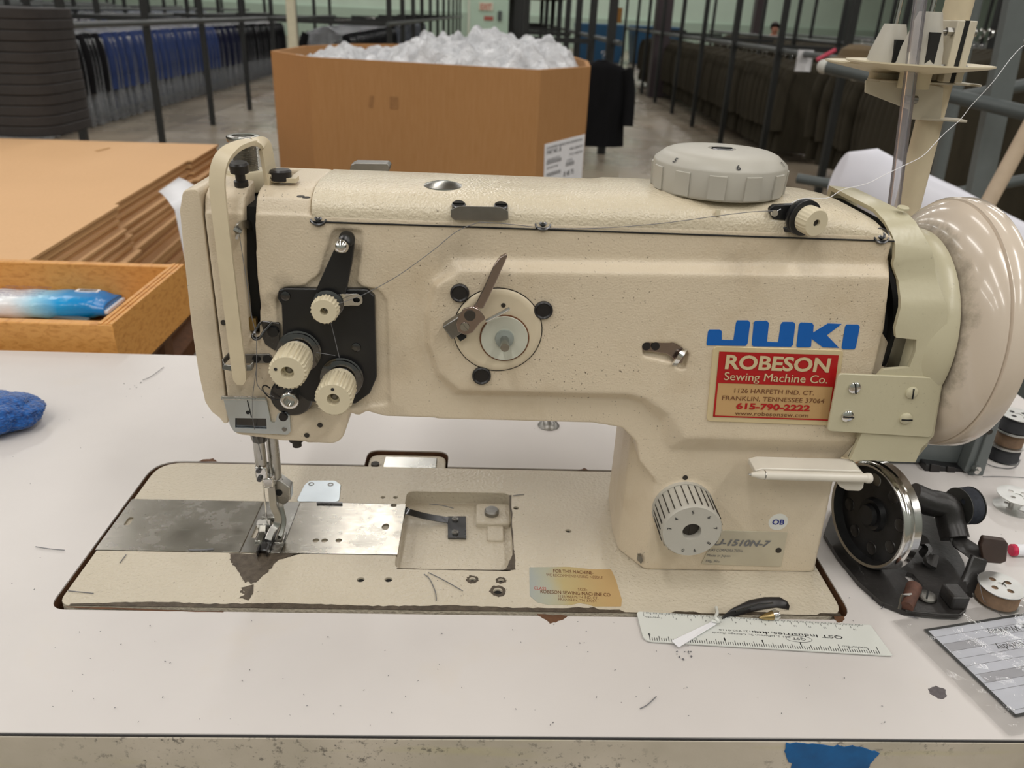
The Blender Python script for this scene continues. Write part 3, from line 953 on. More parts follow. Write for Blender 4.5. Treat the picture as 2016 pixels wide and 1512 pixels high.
b = NB(); c = oy(585, 878, .055); lathe(b, [(0, .0030), (.004, .0030), (.0045, .005), (.008, .005)], (c.x, .055, .0905), (0, 0, 1), 18); obj('head_bottom_screw', b, M['holed'], SM)

# ---- needle bar, presser bars, walking foot (bed centre line y ~ .085)
NX, NY = .1165, .0780
def seg_cyl(name, x, y, z0, z1, r, mat, parent=SM, n=20):
    b = NB(); cyl(b, (x, y, z0), (x, y, z1), r, n); return obj(name, b, mat, parent)
b = NB(); lathe(b, [(0, .0050), (.006, .0062), (.012, .0095), (.022, .0125), (.030, .0125)], (NX, NY, .081), (0, 0, 1), 28); obj('bar_bushing', b, M['gunmetal'], SM)
NB1 = seg_cyl('needle_bar', NX - .0005, NY - .001, .058, .090, .0040, M['steel'])
PB1 = seg_cyl('presser_bar', NX + .0062, NY + .008, .030, .110, .0042, M['steel'])
b = NB(); box(b, (NX, NY - .001, .0575), (.0085, .009, .010)); box(b, (NX + .004, NY - .001, .0490), (.0075, .008, .0085)); nc = obj('needle_clamp', b, M['chrome'], SM, bevel=.0012)
for z in (.0605, .0535):
    b = NB(); lathe(b, [(0, .0018), (.0022, .0018), (.0022, .0009), (.0014, 0)], (NX - .001, NY - .0055, z), (0, -1, 0), 14); obj('clamp_screw', b, M['gunmetal'], nc)
b = NB(); cyl(b, (NX - .0008, NY - .001, .053), (NX - .0008, NY - .001, .014), .0008, 8, .0005); cyl(b, (NX - .0008, NY - .001, .014), (NX - .0008, NY - .001, .004), .0005, 8, .0002); obj('needle', b, M['chrome'], SM)
# two steel shanks bending down to the feet
b = NB()
tube(b, smoothpath([(NX + .0045, NY - .001, .052), (NX + .0050, NY - .001, .040), (NX + .0050, NY - .001, .028), (NX + .0072, NY - .0005, .018), (NX + .0062, NY - .002, .012), (NX + .0030, NY - .006, .008), (NX + .0012, NY - .010, .0035)], 5), .0026, wd=(1, .3, 0), th=.0022)
obj('inner_foot', b, M['steel'], SM, bevel=.0006)
b = NB()
tube(b, smoothpath([(NX + .0092, NY + .008, .046), (NX + .0095, NY + .007, .034), (NX + .0082, NY + .006, .024), (NX + .0102, NY + .003, .014), (NX + .0098, NY + .000, .008), (NX + .0082, NY - .004, .0028)], 5), .0019, wd=(1, .3, 0), th=.0026)
box(b, (NX - .0035, NY + .001, .0085), (.0100, .0050, .0095), Matrix.Rotation(.35, 3, 'X')); box(b, (NX + .002, NY + .004, .0135), (.0150, .0040, .0040))
bx(b, NX - .0085, NX - .003, NY - .010, NY + .004, .0011, .0030)
bx(b, NX + .006, NX + .012, NY - .012, NY + .002, .0011, .0030)
obj('presser_foot', b, M['steel'], SM, bevel=.0006)
b = NB(); bx(b, NX - .0025, NX + .0050, NY - .022, NY - .004, .0012, .0040)
bx(b, NX - .0030, NX - .0015, NY - .026, NY - .018, .0012, .0065); bx(b, NX + .0035, NX + .0050, NY - .026, NY - .018, .0012, .0065)
obj('foot_toe', b, M['gunmetal'], SM, bevel=.0005)
b = NB(); q = [(-.0055, .043), (.0010, .047), (.0085, .040), (.0080, .030), (.0030, .025), (-.0040, .028)]
prism(b, rp([(NX + .0085 + a, z) for a, z in q], .0015), 'y', NY + .0035, NY + .0125); ck = obj('foot_clamp', b, M['steel'], SM, bevel=.001)
b = NB(); lathe(b, [(0, .0026), (.0006, .0026), (.0006, 0)], (NX + .0085, NY + .0036, .036), (0, -1, 0), 16); obj('clamp_hole', b, M['void'], ck)
# ---- bobbin-winder / stitch dial disc in the middle of the arm
y0 = YU
c0 = F(980, 650, y0)
b = NB(); RD = F(1066, 650, y0)[0] - c0[0]
lathe(b, [(0, RD + .0006), (.0004, RD + .0006), (.0004, 0)], (c0[0], y0 + .0001, c0[1]), (0, -1, 0), 64)
obj('winder_ring_gap', b, M['holed'], SM)
b = NB()
lathe(b, [(0, RD), (.0005, RD), (.0016, RD - .0014), (.0012, RD - .004), (.0010, 0)], (c0[0], y0, c0[1]), (0, -1, 0), 64)
WD = obj('winder_disc', b, simple('cream_disc', srgb(212, 198, 172), .36, var=.03), SM, smooth=50)
c1 = F(993, 664, y0)
b = NB(); lathe(b, [(0, .0150), (.0012, .0150), (.0013, .0142), (.0013, 0)], (c1[0], y0 - .0004, c1[1]), (0, -1, 0), 48); obj('cup_rim', b, M['brownink'], WD)
b = NB(); lathe(b, [(.0014, .0143), (.0022, .0140), (.0018, .0080), (.0012, .0058), (.0012, 0)], (c1[0], y0 - .0004, c1[1]), (0, -1, 0), 48); obj('nylon_cup', b, simple('milky_nylon', srgb(196, 196, 182), .35, var=.04), WD)
b = NB(); lathe(b, [(.0012, .0058), (.0030, .0056), (.0034, .0030), (.004, 0)], (c1[0], y0 - .0004, c1[1]), (0, -1, 0), 32); obj('cup_centre', b, simple('grey_nylon', srgb(140, 146, 140), .4, var=.06), WD)
b = NB(); cyl(b, (c1[0], y0 - .002, c1[1]), (c1[0], y0 - .0165, c1[1]), .0026, 20); bx(b, c1[0] - .0026, c1[0] + .0026, y0 - .0168, y0 - .0160, c1[1] - .0004, c1[1] + .0004)
obj('winder_shaft', b, M['steel'], WD)
for px, py, r in ((905, 577, .0056), (1070, 611, .0056), (948, 740, .0058)):
    b = NB(); c = F(px, py, y0 - .001)
    lathe(b, [(0, r), (.0018, r), (.0024, r * .85), (.0016, r * .72), (.0016, 0)], (c[0], y0 + .0002, c[1]), (0, -1, 0), 32); obj('rubber_plug', b, M['blackp'], SM)
b = NB(); c = F(991, 601, y0 - .0012); lathe(b, [(0, .0014), (.0003, .0014), (.0003, 0)], (c[0], y0 - .0012, c[1]), (0, -1, 0), 12); obj('pin_hole', b, M['holed'], WD)
# winder lever and clamp
cop = metal('coppery_nickel', (.42, .34, .31, 1), .2, .6, var=.2)
b = NB(); y1 = y0 - .006
lv = [(996, 499), (999, 504), (983, 540), (967, 575), (951, 607), (930, 605), (938, 595), (955, 560), (972, 522), (985, 505)]
prism(b, rp([F(*q, y1) for q in lv], .0012), 'y', y1 - .0012, y1 + .0020)
LV = obj('winder_lever', b, cop, SM, bevel=.0007)
b = NB()
box(b, (F(905, 640, y1)[0], y0 - .0035, F(905, 640, y1)[1]), (.018, .007, .010), Matrix.Rotation(.62, 3, 'Y').inverted())
obj('lever_block', b, M['steeld'], LV, bevel=.0008)
b = NB(); ck = [(903, 622), (912, 608), (930, 604), (944, 610), (957, 628), (945, 636), (938, 645), (930, 655), (916, 660), (901, 652), (898, 636)]
prism(b, rp([F(*q, y0 - .009) for q in ck], .0018), 'y', y0 - .0078, y0 - .009)
LP = obj('lever_plate', b, cop, LV, bevel=.0003)
for px, py, r, m in ((925, 621, .0034, 'holed'), (915, 643, .0028, 'steel')):
    b = NB(); c = F(px, py, y0 - .009); lathe(b, [(0, r), (.0008, r * .95), (.0008, 0)], (c[0], y0 - .009, c[1]), (0, -1, 0), 20)
    if m == 'steel': box(b, (c[0], y0 - .0101, c[1]), (.0050, .0004, .0007), Matrix.Rotation(.9, 3, 'Y'))
    obj('lever_screw', b, M[m], LV)
b = NB(); cyl(b, oy(957, 632, y0 - .007), oy(1004, 607, y0 - .007), .0011, 10); obj('lever_pin', b, M['chrome'], LV)
b = NB(); box(b, (F(909, 664, y1)[0], y0 - .004, F(909, 664, y1)[1]), (.0045, .004, .0035), Matrix.Rotation(-.6, 3, 'Y')); obj('lever_tip', b, M['void'], LV)

# ---- small thread-cutter blade let into the panel
b = NB(); y1 = YU + .0010
bl = [(1261, 672), (1268, 670), (1320, 672), (1342, 682), (1351, 692), (1343, 715), (1329, 717), (1326, 706), (1312, 696), (1262, 690)]
prism(b, rp([F(*q, y1) for q in bl], .0008), 'y', y1 + .0015, y1)
TC = obj('thread_cutter', b, cop, SM, bevel=.0003)
for px in (1272, 1290):
    b = NB(); c = F(px, 681, y1); lathe(b, [(0, .0027), (.001, .0026), (.0012, 0)], (c[0], y1, c[1]), (0, -1, 0), 18); obj('cutter_screw', b, M['blackp'], TC)
b = NB(); tube(b, smoothpath([oy(1350, 689, y1 - .001), oy(1342, 697, y1 - .003), oy(1334, 708, y1 - .003), oy(1327, 718, y1 - .0015)], 4), .0016, wd=(1, 0, .4), th=.0006); obj('cutter_edge', b, M['chrome'], TC)

# ---- blue lettering J U K I as raised print
b = NB(); y1 = YU - .0003
JU = [
    [(1391, 677), (1394, 653), (1397, 649), (1417, 649), (1421, 652), (1421, 669), (1444, 670), (1449, 636), (1452, 631), (1473, 631), (1477, 635), (1472, 676), (1468, 681), (1392, 680)],
    [(1480, 679), (1484, 636), (1487, 632), (1510, 632), (1514, 636), (1510, 673), (1532, 674), (1537, 639), (1541, 634), (1562, 634), (1566, 638), (1561, 679), (1557, 683), (1483, 682)],
    [(1568, 682), (1573, 639), (1577, 635), (1599, 636), (1602, 640), (1601, 655), (1630, 637), (1657, 638), (1628, 660), (1652, 685), (1620, 684), (1598, 667), (1597, 682), (1593, 684), (1571, 684)],
    [(1657, 685), (1664, 643), (1667, 639), (1689, 639), (1693, 643), (1685, 684), (1682, 688), (1660, 688)],
]
for L_ in JU:
    pts = [F(x, y, y1) for x, y in L_]
    prism(b, pts, 'y', YU + .0002, y1)
obj('brand_lettering', b, M['blueink'], SM, smooth=0, label='large blue brand lettering')

# ---- gold and red dealer plate
def PQ(quad, Y):      # bilinear map of a plaque drawn on an upright face
    P = [Vector(oy(x, y, Y)) for x, y in quad]
    def f(u, v, d=0): return (P[0].lerp(P[1], u)).lerp(P[3].lerp(P[2], u), v) + Vector((0, -d, 0))
    return f
pq = PQ([(1405, 682), (1661, 690), (1641, 838), (1391, 829)], YU - .0008)
b = NB(); P4 = [pq(u, v) for u, v in ((0, 0), (1, 0), (1, 1), (0, 1))]
prism(b, rp([(p.x, p.z) for p in P4], .003), 'y', YU + .0005, YU - .0009)
DPL = obj('dealer_plate', b, M['goldl'], SM, bevel=.0002, label='gold metal dealer plate with red heading')
def quadf(b, f, u0, v0, u1, v1, d, mi=0, n=6):
    for i in range(n):
        a = u0 + (u1 - u0) * i / n; c = u0 + (u1 - u0) * (i + 1) / n
        fc = b.faces.new([b.verts.new(f(a, v0, d)), b.verts.new(f(a, v1, d)), b.verts.new(f(c, v1, d)), b.verts.new(f(c, v0, d))]); fc.material_index = mi
b = NB()
quadf(b, pq, .045, .06, .965, .93, .0003, 0); quadf(b, pq, .045, .06, .965, .47, .0005, 1)
quadf(b, pq, .045, .47, .060, .93, .0005, 1); quadf(b, pq, .950, .47, .965, .93, .0005, 1); quadf(b, pq, .045, .912, .965, .93, .0005, 1)
flatobj('plate_print', b, [M['gold'], M['redink']], DPL, N=(0, -1, 0))
U = (pq(1, .5) - pq(0, .5)).normalized(); V = Vector((0, 0, 1)); V = (V - U * V.dot(U)).normalized(); W_ = (pq(1, .5) - pq(0, .5)).length; H_ = (pq(.5, 0) - pq(.5, 1)).length
V = (pq(.47, .2) - pq(.45, .8)).normalized()
b = NB()
for s, v, h, w, off in [('ROBESON', .275, .175, .80, .03), ('Sewing Machine Co.', .425, .105, .80, .010)]:
    text(b, s, pq(.50, v, .0008), U, V, H_ * h, W_ * w, off=off, mi=0)
for s, v, h, w, off in [('1126 HARPETH IND. CT.', .592, .060, .62, 0), ('FRANKLIN, TENNESSEE 37064', .695, .060, .80, 0), ('www.robesonsew.com', .895, .055, .58, 0)]:
    text(b, s, pq(.50, v, .0006), U, V, H_ * h, W_ * w, off=off, mi=1)
text(b, '615-790-2222', pq(.505, .808, .0006), U, V, H_ * .078, W_ * .58, off=.035, mi=2)
b2 = b
flatobj('plate_lettering', b2, [M['goldl'], M['brownink'], M['redink']], DPL, N=(0, -1, 0))

# ---- maker's plate, low on the column
mq = PQ([(1413, 1044), (1551, 1048), (1538, 1116), (1380, 1111)], YA - .0006)
b = NB(); P4 = [mq(u, v) for u, v in ((0, 0), (1, 0), (1, 1), (0, 1))]
prism(b, rp([(p.x, p.z) for p in P4], .001), 'y', YA + .0005, YA - .0006)
MP = obj('model_plate', b, simple('brushed_cream_foil', srgb(196, 188, 168), .32, metal=.3, var=.05), SM, bevel=.0001)
U = (mq(1, .5) - mq(0, .5)).normalized(); V = (mq(.46, 0) - mq(.44, 1)).normalized()
b = NB(); L_ = (mq(1, .3) - mq(0, .3)).length
text(b, 'LU-1510N-7', mq(-.04, .42, .0004), U, V, .0052, L_ * .84, align='L', off=.025, shear=.15)
text(b, 'JUKI CORPORATION', mq(.0, .60, .0004), U, V, .0023, L_ * .47, align='L')
text(b, 'Made in Japan', mq(.02, .75, .0004), U, V, .0019, L_ * .32, align='L')
text(b, 'Mfg. No.', mq(.04, .92, .0004), U, V, .0018, L_ * .20, align='L')
flatobj('model_lettering', b, M['inkg'], MP, N=(0, -1, 0))
b = NB(); c = F(1533, 1084, YA - .001); lathe(b, [(0, .0022), (.0006, .0020), (.0006, 0)], (c[0], YA - .0006, c[1]), (0, -1, 0), 16); obj('plate_rivet', b, M['holed'], MP)
b = NB(); c = F(1533, 1029, YA - .001); lathe(b, [(0, .0068), (.0004, .0068), (.0004, 0)], (c[0], YA + .0002, c[1]), (0, -1, 0), 40)
OB = obj('round_sticker', b, simple('white_vinyl', srgb(222, 222, 216), .4, var=.02), SM, label='small round white sticker with navy letters')
b = NB(); text(b, 'OB', (c[0], YA - .0004, c[1] - .0020), (1, 0, .0), (0, 0, 1), .0040, .0086, off=.03); flatobj('sticker_letters', b, M['navyink'], OB, N=(0, -1, 0))

# ---- stitch length dial
c = F(1345, 1003, YA - .003); o = Vector((c[0], YA - .003, c[1])); R_ = .0205
b = NB(); lathe(b, [(-.002, .0212), (.001, .0212), (.0012, .019)], o, (0, -1, 0), 60)
obj('dial_seat', b, M['dialgrey'], SM)
b = NB()
lathe(b, [(.0010, .019), (.0012, R_), (.0240, R_ * .985), (.0256, R_ * .93), (.0256, .0062), (.0200, .0060), (.0200, 0)], o, (0, -1, 0), 144, up=(0, 0, 1),
      rad=None)
SD = obj('stitch_dial', b, M['dialgrey'], SM, smooth=40)
b = NB()
for k in range(28):
    a = 2 * PI * k / 28; box(b, o + Vector((math.cos(a) * R_ * .9945, -.0125, math.sin(a) * R_ * .9945)), (.0009, .0215, .0006), Matrix.Rotation(-a, 3, 'Y'))
obj('grip_grooves', b, M['holed'], SD, smooth=0)
b = NB(); lathe(b, [(0, .0058), (.001, .0058), (.001, 0)], o + Vector((0, -.020, 0)), (0, -1, 0), 24); bx(b, o.x - .0004, o.x + .0004, o.y - .0214, o.y - .021, o.z - .005, o.z + .005); obj('dial_screw', b, M['holed'], SD)
b = NB()
for a, s in ((95, '5'), (50, '6'), (12, '7'), (-35, '8'), (-75, '9'), (-105, '0'), (172, '3'), (140, '4')):
    a = math.radians(a); rr = Vector((math.cos(a), 0, math.sin(a))); U = Vector((math.sin(a), 0, -math.cos(a)))
    text(b, s, o + Vector((0, -.0258, 0)) + rr * .0140, U, rr, .0026, None, off=.012)
flatobj('dial_numerals', b, M['ink'], SD, N=(0, -1, 0))
b = NB(); c = F(1349, 940); lathe(b, [(0, .0018), (.0003, .0018), (.0003, 0)], (c[0], YA - .0001, c[1]), (0, -1, 0), 14); obj('index_hole', b, M['holed'], SM)
film_pts = jag([F(1257, 1096, YA), F(1262, 1094, YA), F(1266, 1104, YA), F(1263, 1110, YA), F(1256, 1104, YA)], .0004, 8, 3)
b = NB(); prism(b, film_pts, 'y', YA - .0002, YA + .003); obj('paint_chip', b, M['steeld'], SM, smooth=0)

# ---- reverse feed lever (white bar) at the column's right
b = NB(); y1 = .018
tube(b, [oy(1478, 934, y1), oy(1500, 935, y1), oy(1708, 941, y1)], .0030, 16, rr=[.0012, .0030, .0030]);
lathe(b, [(0, .0030), (.0012, .0034), (.0035, .0034), (.0042, .0026), (.0044, 0)], oy(1703, 941, y1), (1, 0, -.02), 16)
prism(b, rp([F(*q, y1 + .006) for q in [(1484, 921), (1500, 917), (1690, 922), (1697, 928), (1697, 936), (1484, 932)]], .0008), 'y', y1 + .003, y1 + .018)
prism(b, rp([F(*q, y1 + .006) for q in [(1640, 938), (1700, 940), (1697, 958), (1690, 964), (1665, 963), (1652, 956)]], .0015), 'y', y1 + .004, y1 + .014)
RL = obj('reverse_lever', b, simple('chipped_white_enamel', srgb(212, 206, 194), .3, var=.04), SM, bevel=.0007)
b = NB(); lathe(b, [(0, .0006), (.010, .0031), (.0104, .0031), (.0110, .0024)], oy(1474, 934, y1), oy(1500, 935, y1) - oy(1474, 934, y1), 14); obj('worn_tip', b, M['steel'], RL)

# ---- belt cover
bm = NB()
lo = [(1700, 406), (1728, 430), (1760, 452), (1773, 474), (1773, 492), (1764, 528), (1773, 560), (1768, 592), (1754, 646), (1757, 663), (1802, 667), (1800, 690), (1788, 722), (1738, 726), (1729, 736), (1660, 738), (1640, 850), (1690, 855), (1670, 903), (1800, 908), (1836, 856), (1855, 745), (1880, 690), (1895, 620), (1890, 540), (1870, 486), (1841, 458), (1795, 450)]
front = [F(*q, .033) for q in [(1767, 448), (1779, 474), (1779, 492), (1770, 528), (1779, 560), (1774, 592), (1760, 646), (1762, 663), (1802, 667), (1800, 690), (1788, 722), (1738, 726), (1727, 738), (1695, 850), (1672, 903), (1800, 908), (1812, 880), (1836, 856), (1852, 760), (1862, 700), (1862, 600), (1850, 500), (1830, 462)]]
front[0] = (front[0][0], .259)
front[-1] = (front[-1][0], .2575)
prism(bm, front, 'y', .0300, .150)
bc = obj('belt_cover', bm, M['cover'], SM, smooth=0)
b = NB()   # cross-section in y-z the cover keeps along its length: sloping shoulder and two folds
yz = [(.0315, .090), (.0315, .2080), (.0345, .2140), (.0390, .2210), (.0410, .2275), (.0405, .2360), (.0440, .2440), (.0540, .2545), (.0680, .2595), (.135, .2590), (.146, .250), (.150, .20), (.150, .09)]
prism(b, yz, 'x', .50, .60)
cut(bc, [b], op='INTERSECT')
b = NB(); prism(b, [(.0345, .080), (.0345, .2075), (.0375, .2135), (.0418, .2200), (.0440, .2270), (.0435, .2350), (.0470, .2415), (.0560, .2515), (.0690, .2560), (.134, .2555), (.143, .248), (.147, .20), (.147, .08)], 'x', .40, .62)   # hollow behind the skin
cut(bc, [b])
bc.data.shade_smooth(); bc.data.set_sharp_from_angle(angle=math.radians(40))
mb = bc.modifiers.new('b', 'BEVEL'); mb.width = .0012; mb.segments = 3; mb.limit_method = 'ANGLE'; mb.angle_limit = math.radians(30)
# rounded shell over the belt wheel
b = NB()
WY, WZ = .090, .178
lathe(b, [(.533, .050), (.5335, .0545), (.540, .0590), (.547, .0618), (.5535, .0632), (.5560, .0626), (.5560, 0)], (0, WY, WZ), (1, 0, 0), 72)
obj('wheel_shroud', b, M['cover'], SM, smooth=50)
b = NB(); lathe(b, [(.500, 0), (.500, .040), (.5235, .040), (.5235, .046), (.527, .046), (.527, 0)], (0, WY, WZ), (1, 0, 0), 48); obj('hub_core_shade', b, M['void'], SM)  # near-black hub core, shade inside the belt cover put into its colour
b = NB(); bx(b, .509, .5155, .060, .138, .060, .250); obj('gap_shade', b, M['void'], SM)  # near-black block put in as shade between body and belt cover
b = NB(); prism(b, [F(*q, .047) for q in [(1736, 655), (1757, 690), (1750, 735), (1712, 735), (1720, 690)]], 'y', .0465, .07); obj('inner_bracket', b, M['cream'], SM)
b = NB(); prism(b, [F(*q, .044) for q in [(1762, 662), (1806, 664), (1795, 730), (1742, 730)]], 'y', .0436, .08); obj('inner_pulley_face', b, M['steeld'], SM)
# bolted bracket plate
b = NB(); y1 = .0305
prism(b, rp([F(*q, y1) for q in [(1650, 735), (1856, 744), (1834, 861), (1628, 848)]], .003), 'y', y1 + .0015, y1 - .0005)
BP = obj('guard_bracket', b, M['cover'], SM, bevel=.0004)
b = NB(); bx(b, F(1665, 790, y1)[0], F(1680, 790, y1)[0], y1, .040, F(1665, 830, y1)[1], F(1665, 760, y1)[1]); obj('bracket_spacer', b, M['cover'], SM)
for px, py, m, rot in ((1684, 765, 'chrome', 1.3), (1670, 821, 'chrome', .05), (1797, 775, 'cover', 1.45), (1785, 826, 'cover', .0)):
    b = NB(); c = F(px, py, y1 - .002)
    lathe(b, [(0, .0040), (.0010, .0038), (.0018, .0028), (.0021, 0)], (c[0], y1 - .0005, c[1]), (0, -1, 0), 24)
    sc = obj('bracket_screw', b, M[m], BP)
    b = NB(); box(b, (c[0], y1 - .0026, c[1]), (.0070, .0005, .0008), Matrix.Rotation(rot, 3, 'Y')); obj('screw_slot', b, M['void'], BP)
# lower lip
b = NB(); y1 = .034
prism(b, [F(*q, y1) for q in [(1695, 852), (1836, 858), (1826, 876), (1690, 868)]], 'y', y1, y1 + .05)
va = [oy(*q, yy) for q, yy in [((1690, 866), .033), ((1828, 876), .033), ((1800, 909), .046), ((1670, 903), .046)]]
vs = [b.verts.new(p) for p in va] + [b.verts.new(p + Vector((0, .002, .001))) for p in va]
for f in ((0, 1, 2, 3), (7, 6, 5, 4), (0, 4, 5, 1), (1, 5, 6, 2), (2, 6, 7, 3), (3, 7, 4, 0)): b.faces.new([vs[i] for i in f])
obj('cover_lip', b, M['cover'], SM, bevel=.0006)
b = NB(); p = oy(1755, 428, .060); lathe(b, [(0, .0035), (.0012, .0033), (.0016, 0)], (.520, .062, .2600), (0, -.2, 1), 18); obj('cover_screw', b, M['cover'], SM)

# ---- handwheel
b = NB()
lathe(b, [(.5565, .030), (.5568, .0585), (.5585, .0640), (.5620, .0705), (.5665, .0763), (.5705, .0800), (.5735, .0815), (.5740, .0806), (.5746, .0806), (.5750, .0826), (.5765, .0834), (.5865, .0836), (.5885, .0826), (.5890, .0790), (.5860, .050), (.5860, 0)], (0, WY, WZ), (1, 0, 0), 96)
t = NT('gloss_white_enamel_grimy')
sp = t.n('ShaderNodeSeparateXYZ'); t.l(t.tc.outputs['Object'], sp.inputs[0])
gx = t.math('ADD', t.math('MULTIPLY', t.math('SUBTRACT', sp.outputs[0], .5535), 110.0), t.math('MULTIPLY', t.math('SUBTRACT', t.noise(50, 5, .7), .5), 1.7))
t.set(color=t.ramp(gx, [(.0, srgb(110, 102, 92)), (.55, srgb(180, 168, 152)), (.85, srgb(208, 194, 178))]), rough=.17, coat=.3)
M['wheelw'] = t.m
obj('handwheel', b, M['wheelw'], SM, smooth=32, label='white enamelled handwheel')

# ---- pretension unit right on top
p = oy(1545, 440, .052)
b = NB()
tube(b, smoothpath([oy(1500, 432, .056), oy(1520, 440, .052), oy(1550, 447, .048), oy(1575, 445, .044)], 5), .0040, wd=(0, 1, .2), th=.0014)
prism(b, rp([F(*q, .046) for q in [(1514, 412), (1525, 404), (1568, 402), (1570, 436), (1522, 432)]], .002), 'y', .046, .050)
PT = obj('pretension_bracket', b, M['black'], SM, bevel=.0004)
b = NB(); o = Vector(oy(1578, 426, .044)); ax = Vector((.30, -1, -.05)).normalized()
lathe(b, [(-.002, .0095), (0, .0105), (.0012, .0105), (.0020, .0090), (.0030, .0104), (.0040, .0104), (.005, .006)], o, ax, 40); obj('tension_discs', b, M['black'], SM)
b = NB(); lathe(b, [(.0045, .006), (.005, .0080), (.0125, .0080), (.0140, .0073), (.0140, .0022), (.0120, .0020), (.0120, 0)], o, ax, 88, rad=lambda t, a: (1 + .03 * (1 if math.sin(22 * a) > 0 else -1)) if .005 < t < .0130 else 1)
kb = obj('pretension_knob', b, M['ivory'], SM, smooth=40)
b = NB(); c = o + ax * .0118; lathe(b, [(0, .0021), (.0006, .0021), (.0006, 0)], c, ax, 14); obj('post_end', b, M['holed'], kb)
b = NB(); lathe(b, [(0, .0020), (.0015, .0019), (.0015, 0)], oy(1524, 419, .0445), (0, -1, 0), 14); obj('eyelet', b, M['chrome'], PT)

# ---- knee-lift bracket peeking over the back of the arm
b = NB(); y1 = .150
def FB_(px, py, y=.155): return F(px, py, y)
prism(b, rp([FB_(*q) for q in [(693, 322), (701, 318), (764, 319), (769, 325), (766, 337), (690, 335)]], .001), 'y', .150, .162)
LB = obj('lift_lever_pad', b, M['steeld'], SM, bevel=.0006)
b = NB()
prism(b, [FB_(*q) for q in [(702, 336), (764, 337), (768, 356), (786, 360), (800, 360), (796, 380), (650, 380), (672, 356), (700, 354)]], 'y', .156, .160)
obj('rear_lever_arm', b, M['black'], SM, bevel=.0004)
b = NB(); c = FB_(730, 372); lathe(b, [(0, .0140), (.006, .0140), (.008, .0118), (.0085, .0108), (.0085, 0)], (c[0], .156, c[1] - .006), (0, -1, 0), 32); obj('rear_boss', b, M['cream'], SM)
b = NB(); bx(b, c[0] - .002, c[0] + .02, .139, .152, .235, .250); bx(b, c[0] - .016, c[0] + .016, .138, .158, .225, .244); obj('rear_mount', b, M['cream'], SM)
b = NB(); p = oy(1075, 372, .145); bx(b, p.x - .005, p.x + .005, .1405, .1450, .240, p.z + .0005); obj('rear_tab', b, M['ivory'], SM, bevel=.0005)

# ---- needle chart sticker on the bed (iridescent, torn)
t = NT('iridescent_sticker')
sx = t.n('ShaderNodeSeparateXYZ'); t.l(t.tc.outputs['Object'], sx.inputs[0])
gx = t.math('ADD', t.math('MULTIPLY', t.math('SUBTRACT', sx.outputs[0], .306), 17.0), t.math('MULTIPLY', t.noise(60, 2), .25))
t.set(color=t.ramp(gx, [(.0, srgb(150, 158, 160)), (.35, srgb(166, 166, 146)), (.55, srgb(176, 160, 112)), (1, srgb(180, 150, 102))]), rough=.35)
M['irid'] = t.m
st = [G(*q, .0007) for q in [(1042, 1117), (1120, 1116), (1165, 1121), (1203, 1121), (1212, 1140), (1224, 1180), (1223, 1194), (1170, 1194), (1158, 1190), (1140, 1187), (1125, 1191), (1080, 1191), (1058, 1186), (1043, 1173)]]
STK = film('needle_sticker', rp(st, .001), M['irid'], z=.0006, t=.0002, parent=SM, label='torn yellow and grey sticker with red print')
b = NB()
def bt(s, px, py, w, h, mi, **k):
    a = Vector(oz(px, py, .00085)); e = Vector(oz(px + 50, py + 2.4, .00085)); U = (e - a).normalized(); V = Vector((.05, 1, 0)).normalized()
    text(b, s, a, U, V, h, w, mi=mi, **k)
mpx = (oz(1200, 1150).x - oz(1100, 1150).x) / 100
bt('FOR THIS MACHINE-', 1129, 1129, 80 * mpx, .0036, 0, off=.01)
bt('WE RECOMMEND USING NEEDLE', 1131, 1137, 112 * mpx, .0030, 0)
bt('CLASS:', 1064, 1161, 25 * mpx, .0030, 1)
bt('SIZE:', 1147, 1163, 18 * mpx, .0026, 0)
bt('ROBESON SEWING MACHINE CO', 1133, 1171, 134 * mpx, .0034, 0, off=.01)
bt('1126 HARPETH IND. CT.', 1139, 1178, 76 * mpx, .0026, 0)
bt('FRANKLIN, TN 37064', 1137, 1184, 72 * mpx, .0026, 0)
flatobj('sticker_print', b, [M['brownink'], M['redink']], STK, N=(0, 0, 1))

# ---- upper thread already strung on the machine
b = NB()
tube(b, smoothpath([oy(1524, 415, .044), oy(1480, 417, .043), oy(1420, 424, .043), oy(1300, 440, .0440), oy(1180, 449, .0440), oy(1080, 449, .0438), oy(1000, 441, .0405), oy(945, 437, .0405)], 5), .00022, 5)
tube(b, smoothpath([oy(945, 437, .0405), oy(900, 455, .0405), oy(850, 495, .038), oy(780, 545, .036), oy(716, 580, .036)], 5), .00022, 5)
tube(b, [oy(716, 580, .036), oy(650, 604, .036)], .0002, 5)
tube(b, smoothpath([oy(645, 610, .036), oy(655, 650, .037), oy(668, 704, .037)], 4), .00022, 5)
tube(b, [oy(660, 700, .038), oy(600, 690, .038)], .0002, 5)
tube(b, smoothpath([oy(470, 455, .036), oy(484, 545, .038), oy(495, 620, .037), oy(504, 660, .036), oy(505, 705, .036), oy(505, 750, .038), oy(515, 768, .038), oy(540, 782, .038)], 5), .00022, 5)
tube(b, smoothpath([oy(504, 730, .034), oy(497, 790, .038), oy(500, 840, .041), oy(515, 900, .072), (NX - .0008, NY - .001, .053)], 5), .0002, 5)
obj('strung_thread', b, M['inkg'], SM, smooth=60)
adopt(SM)
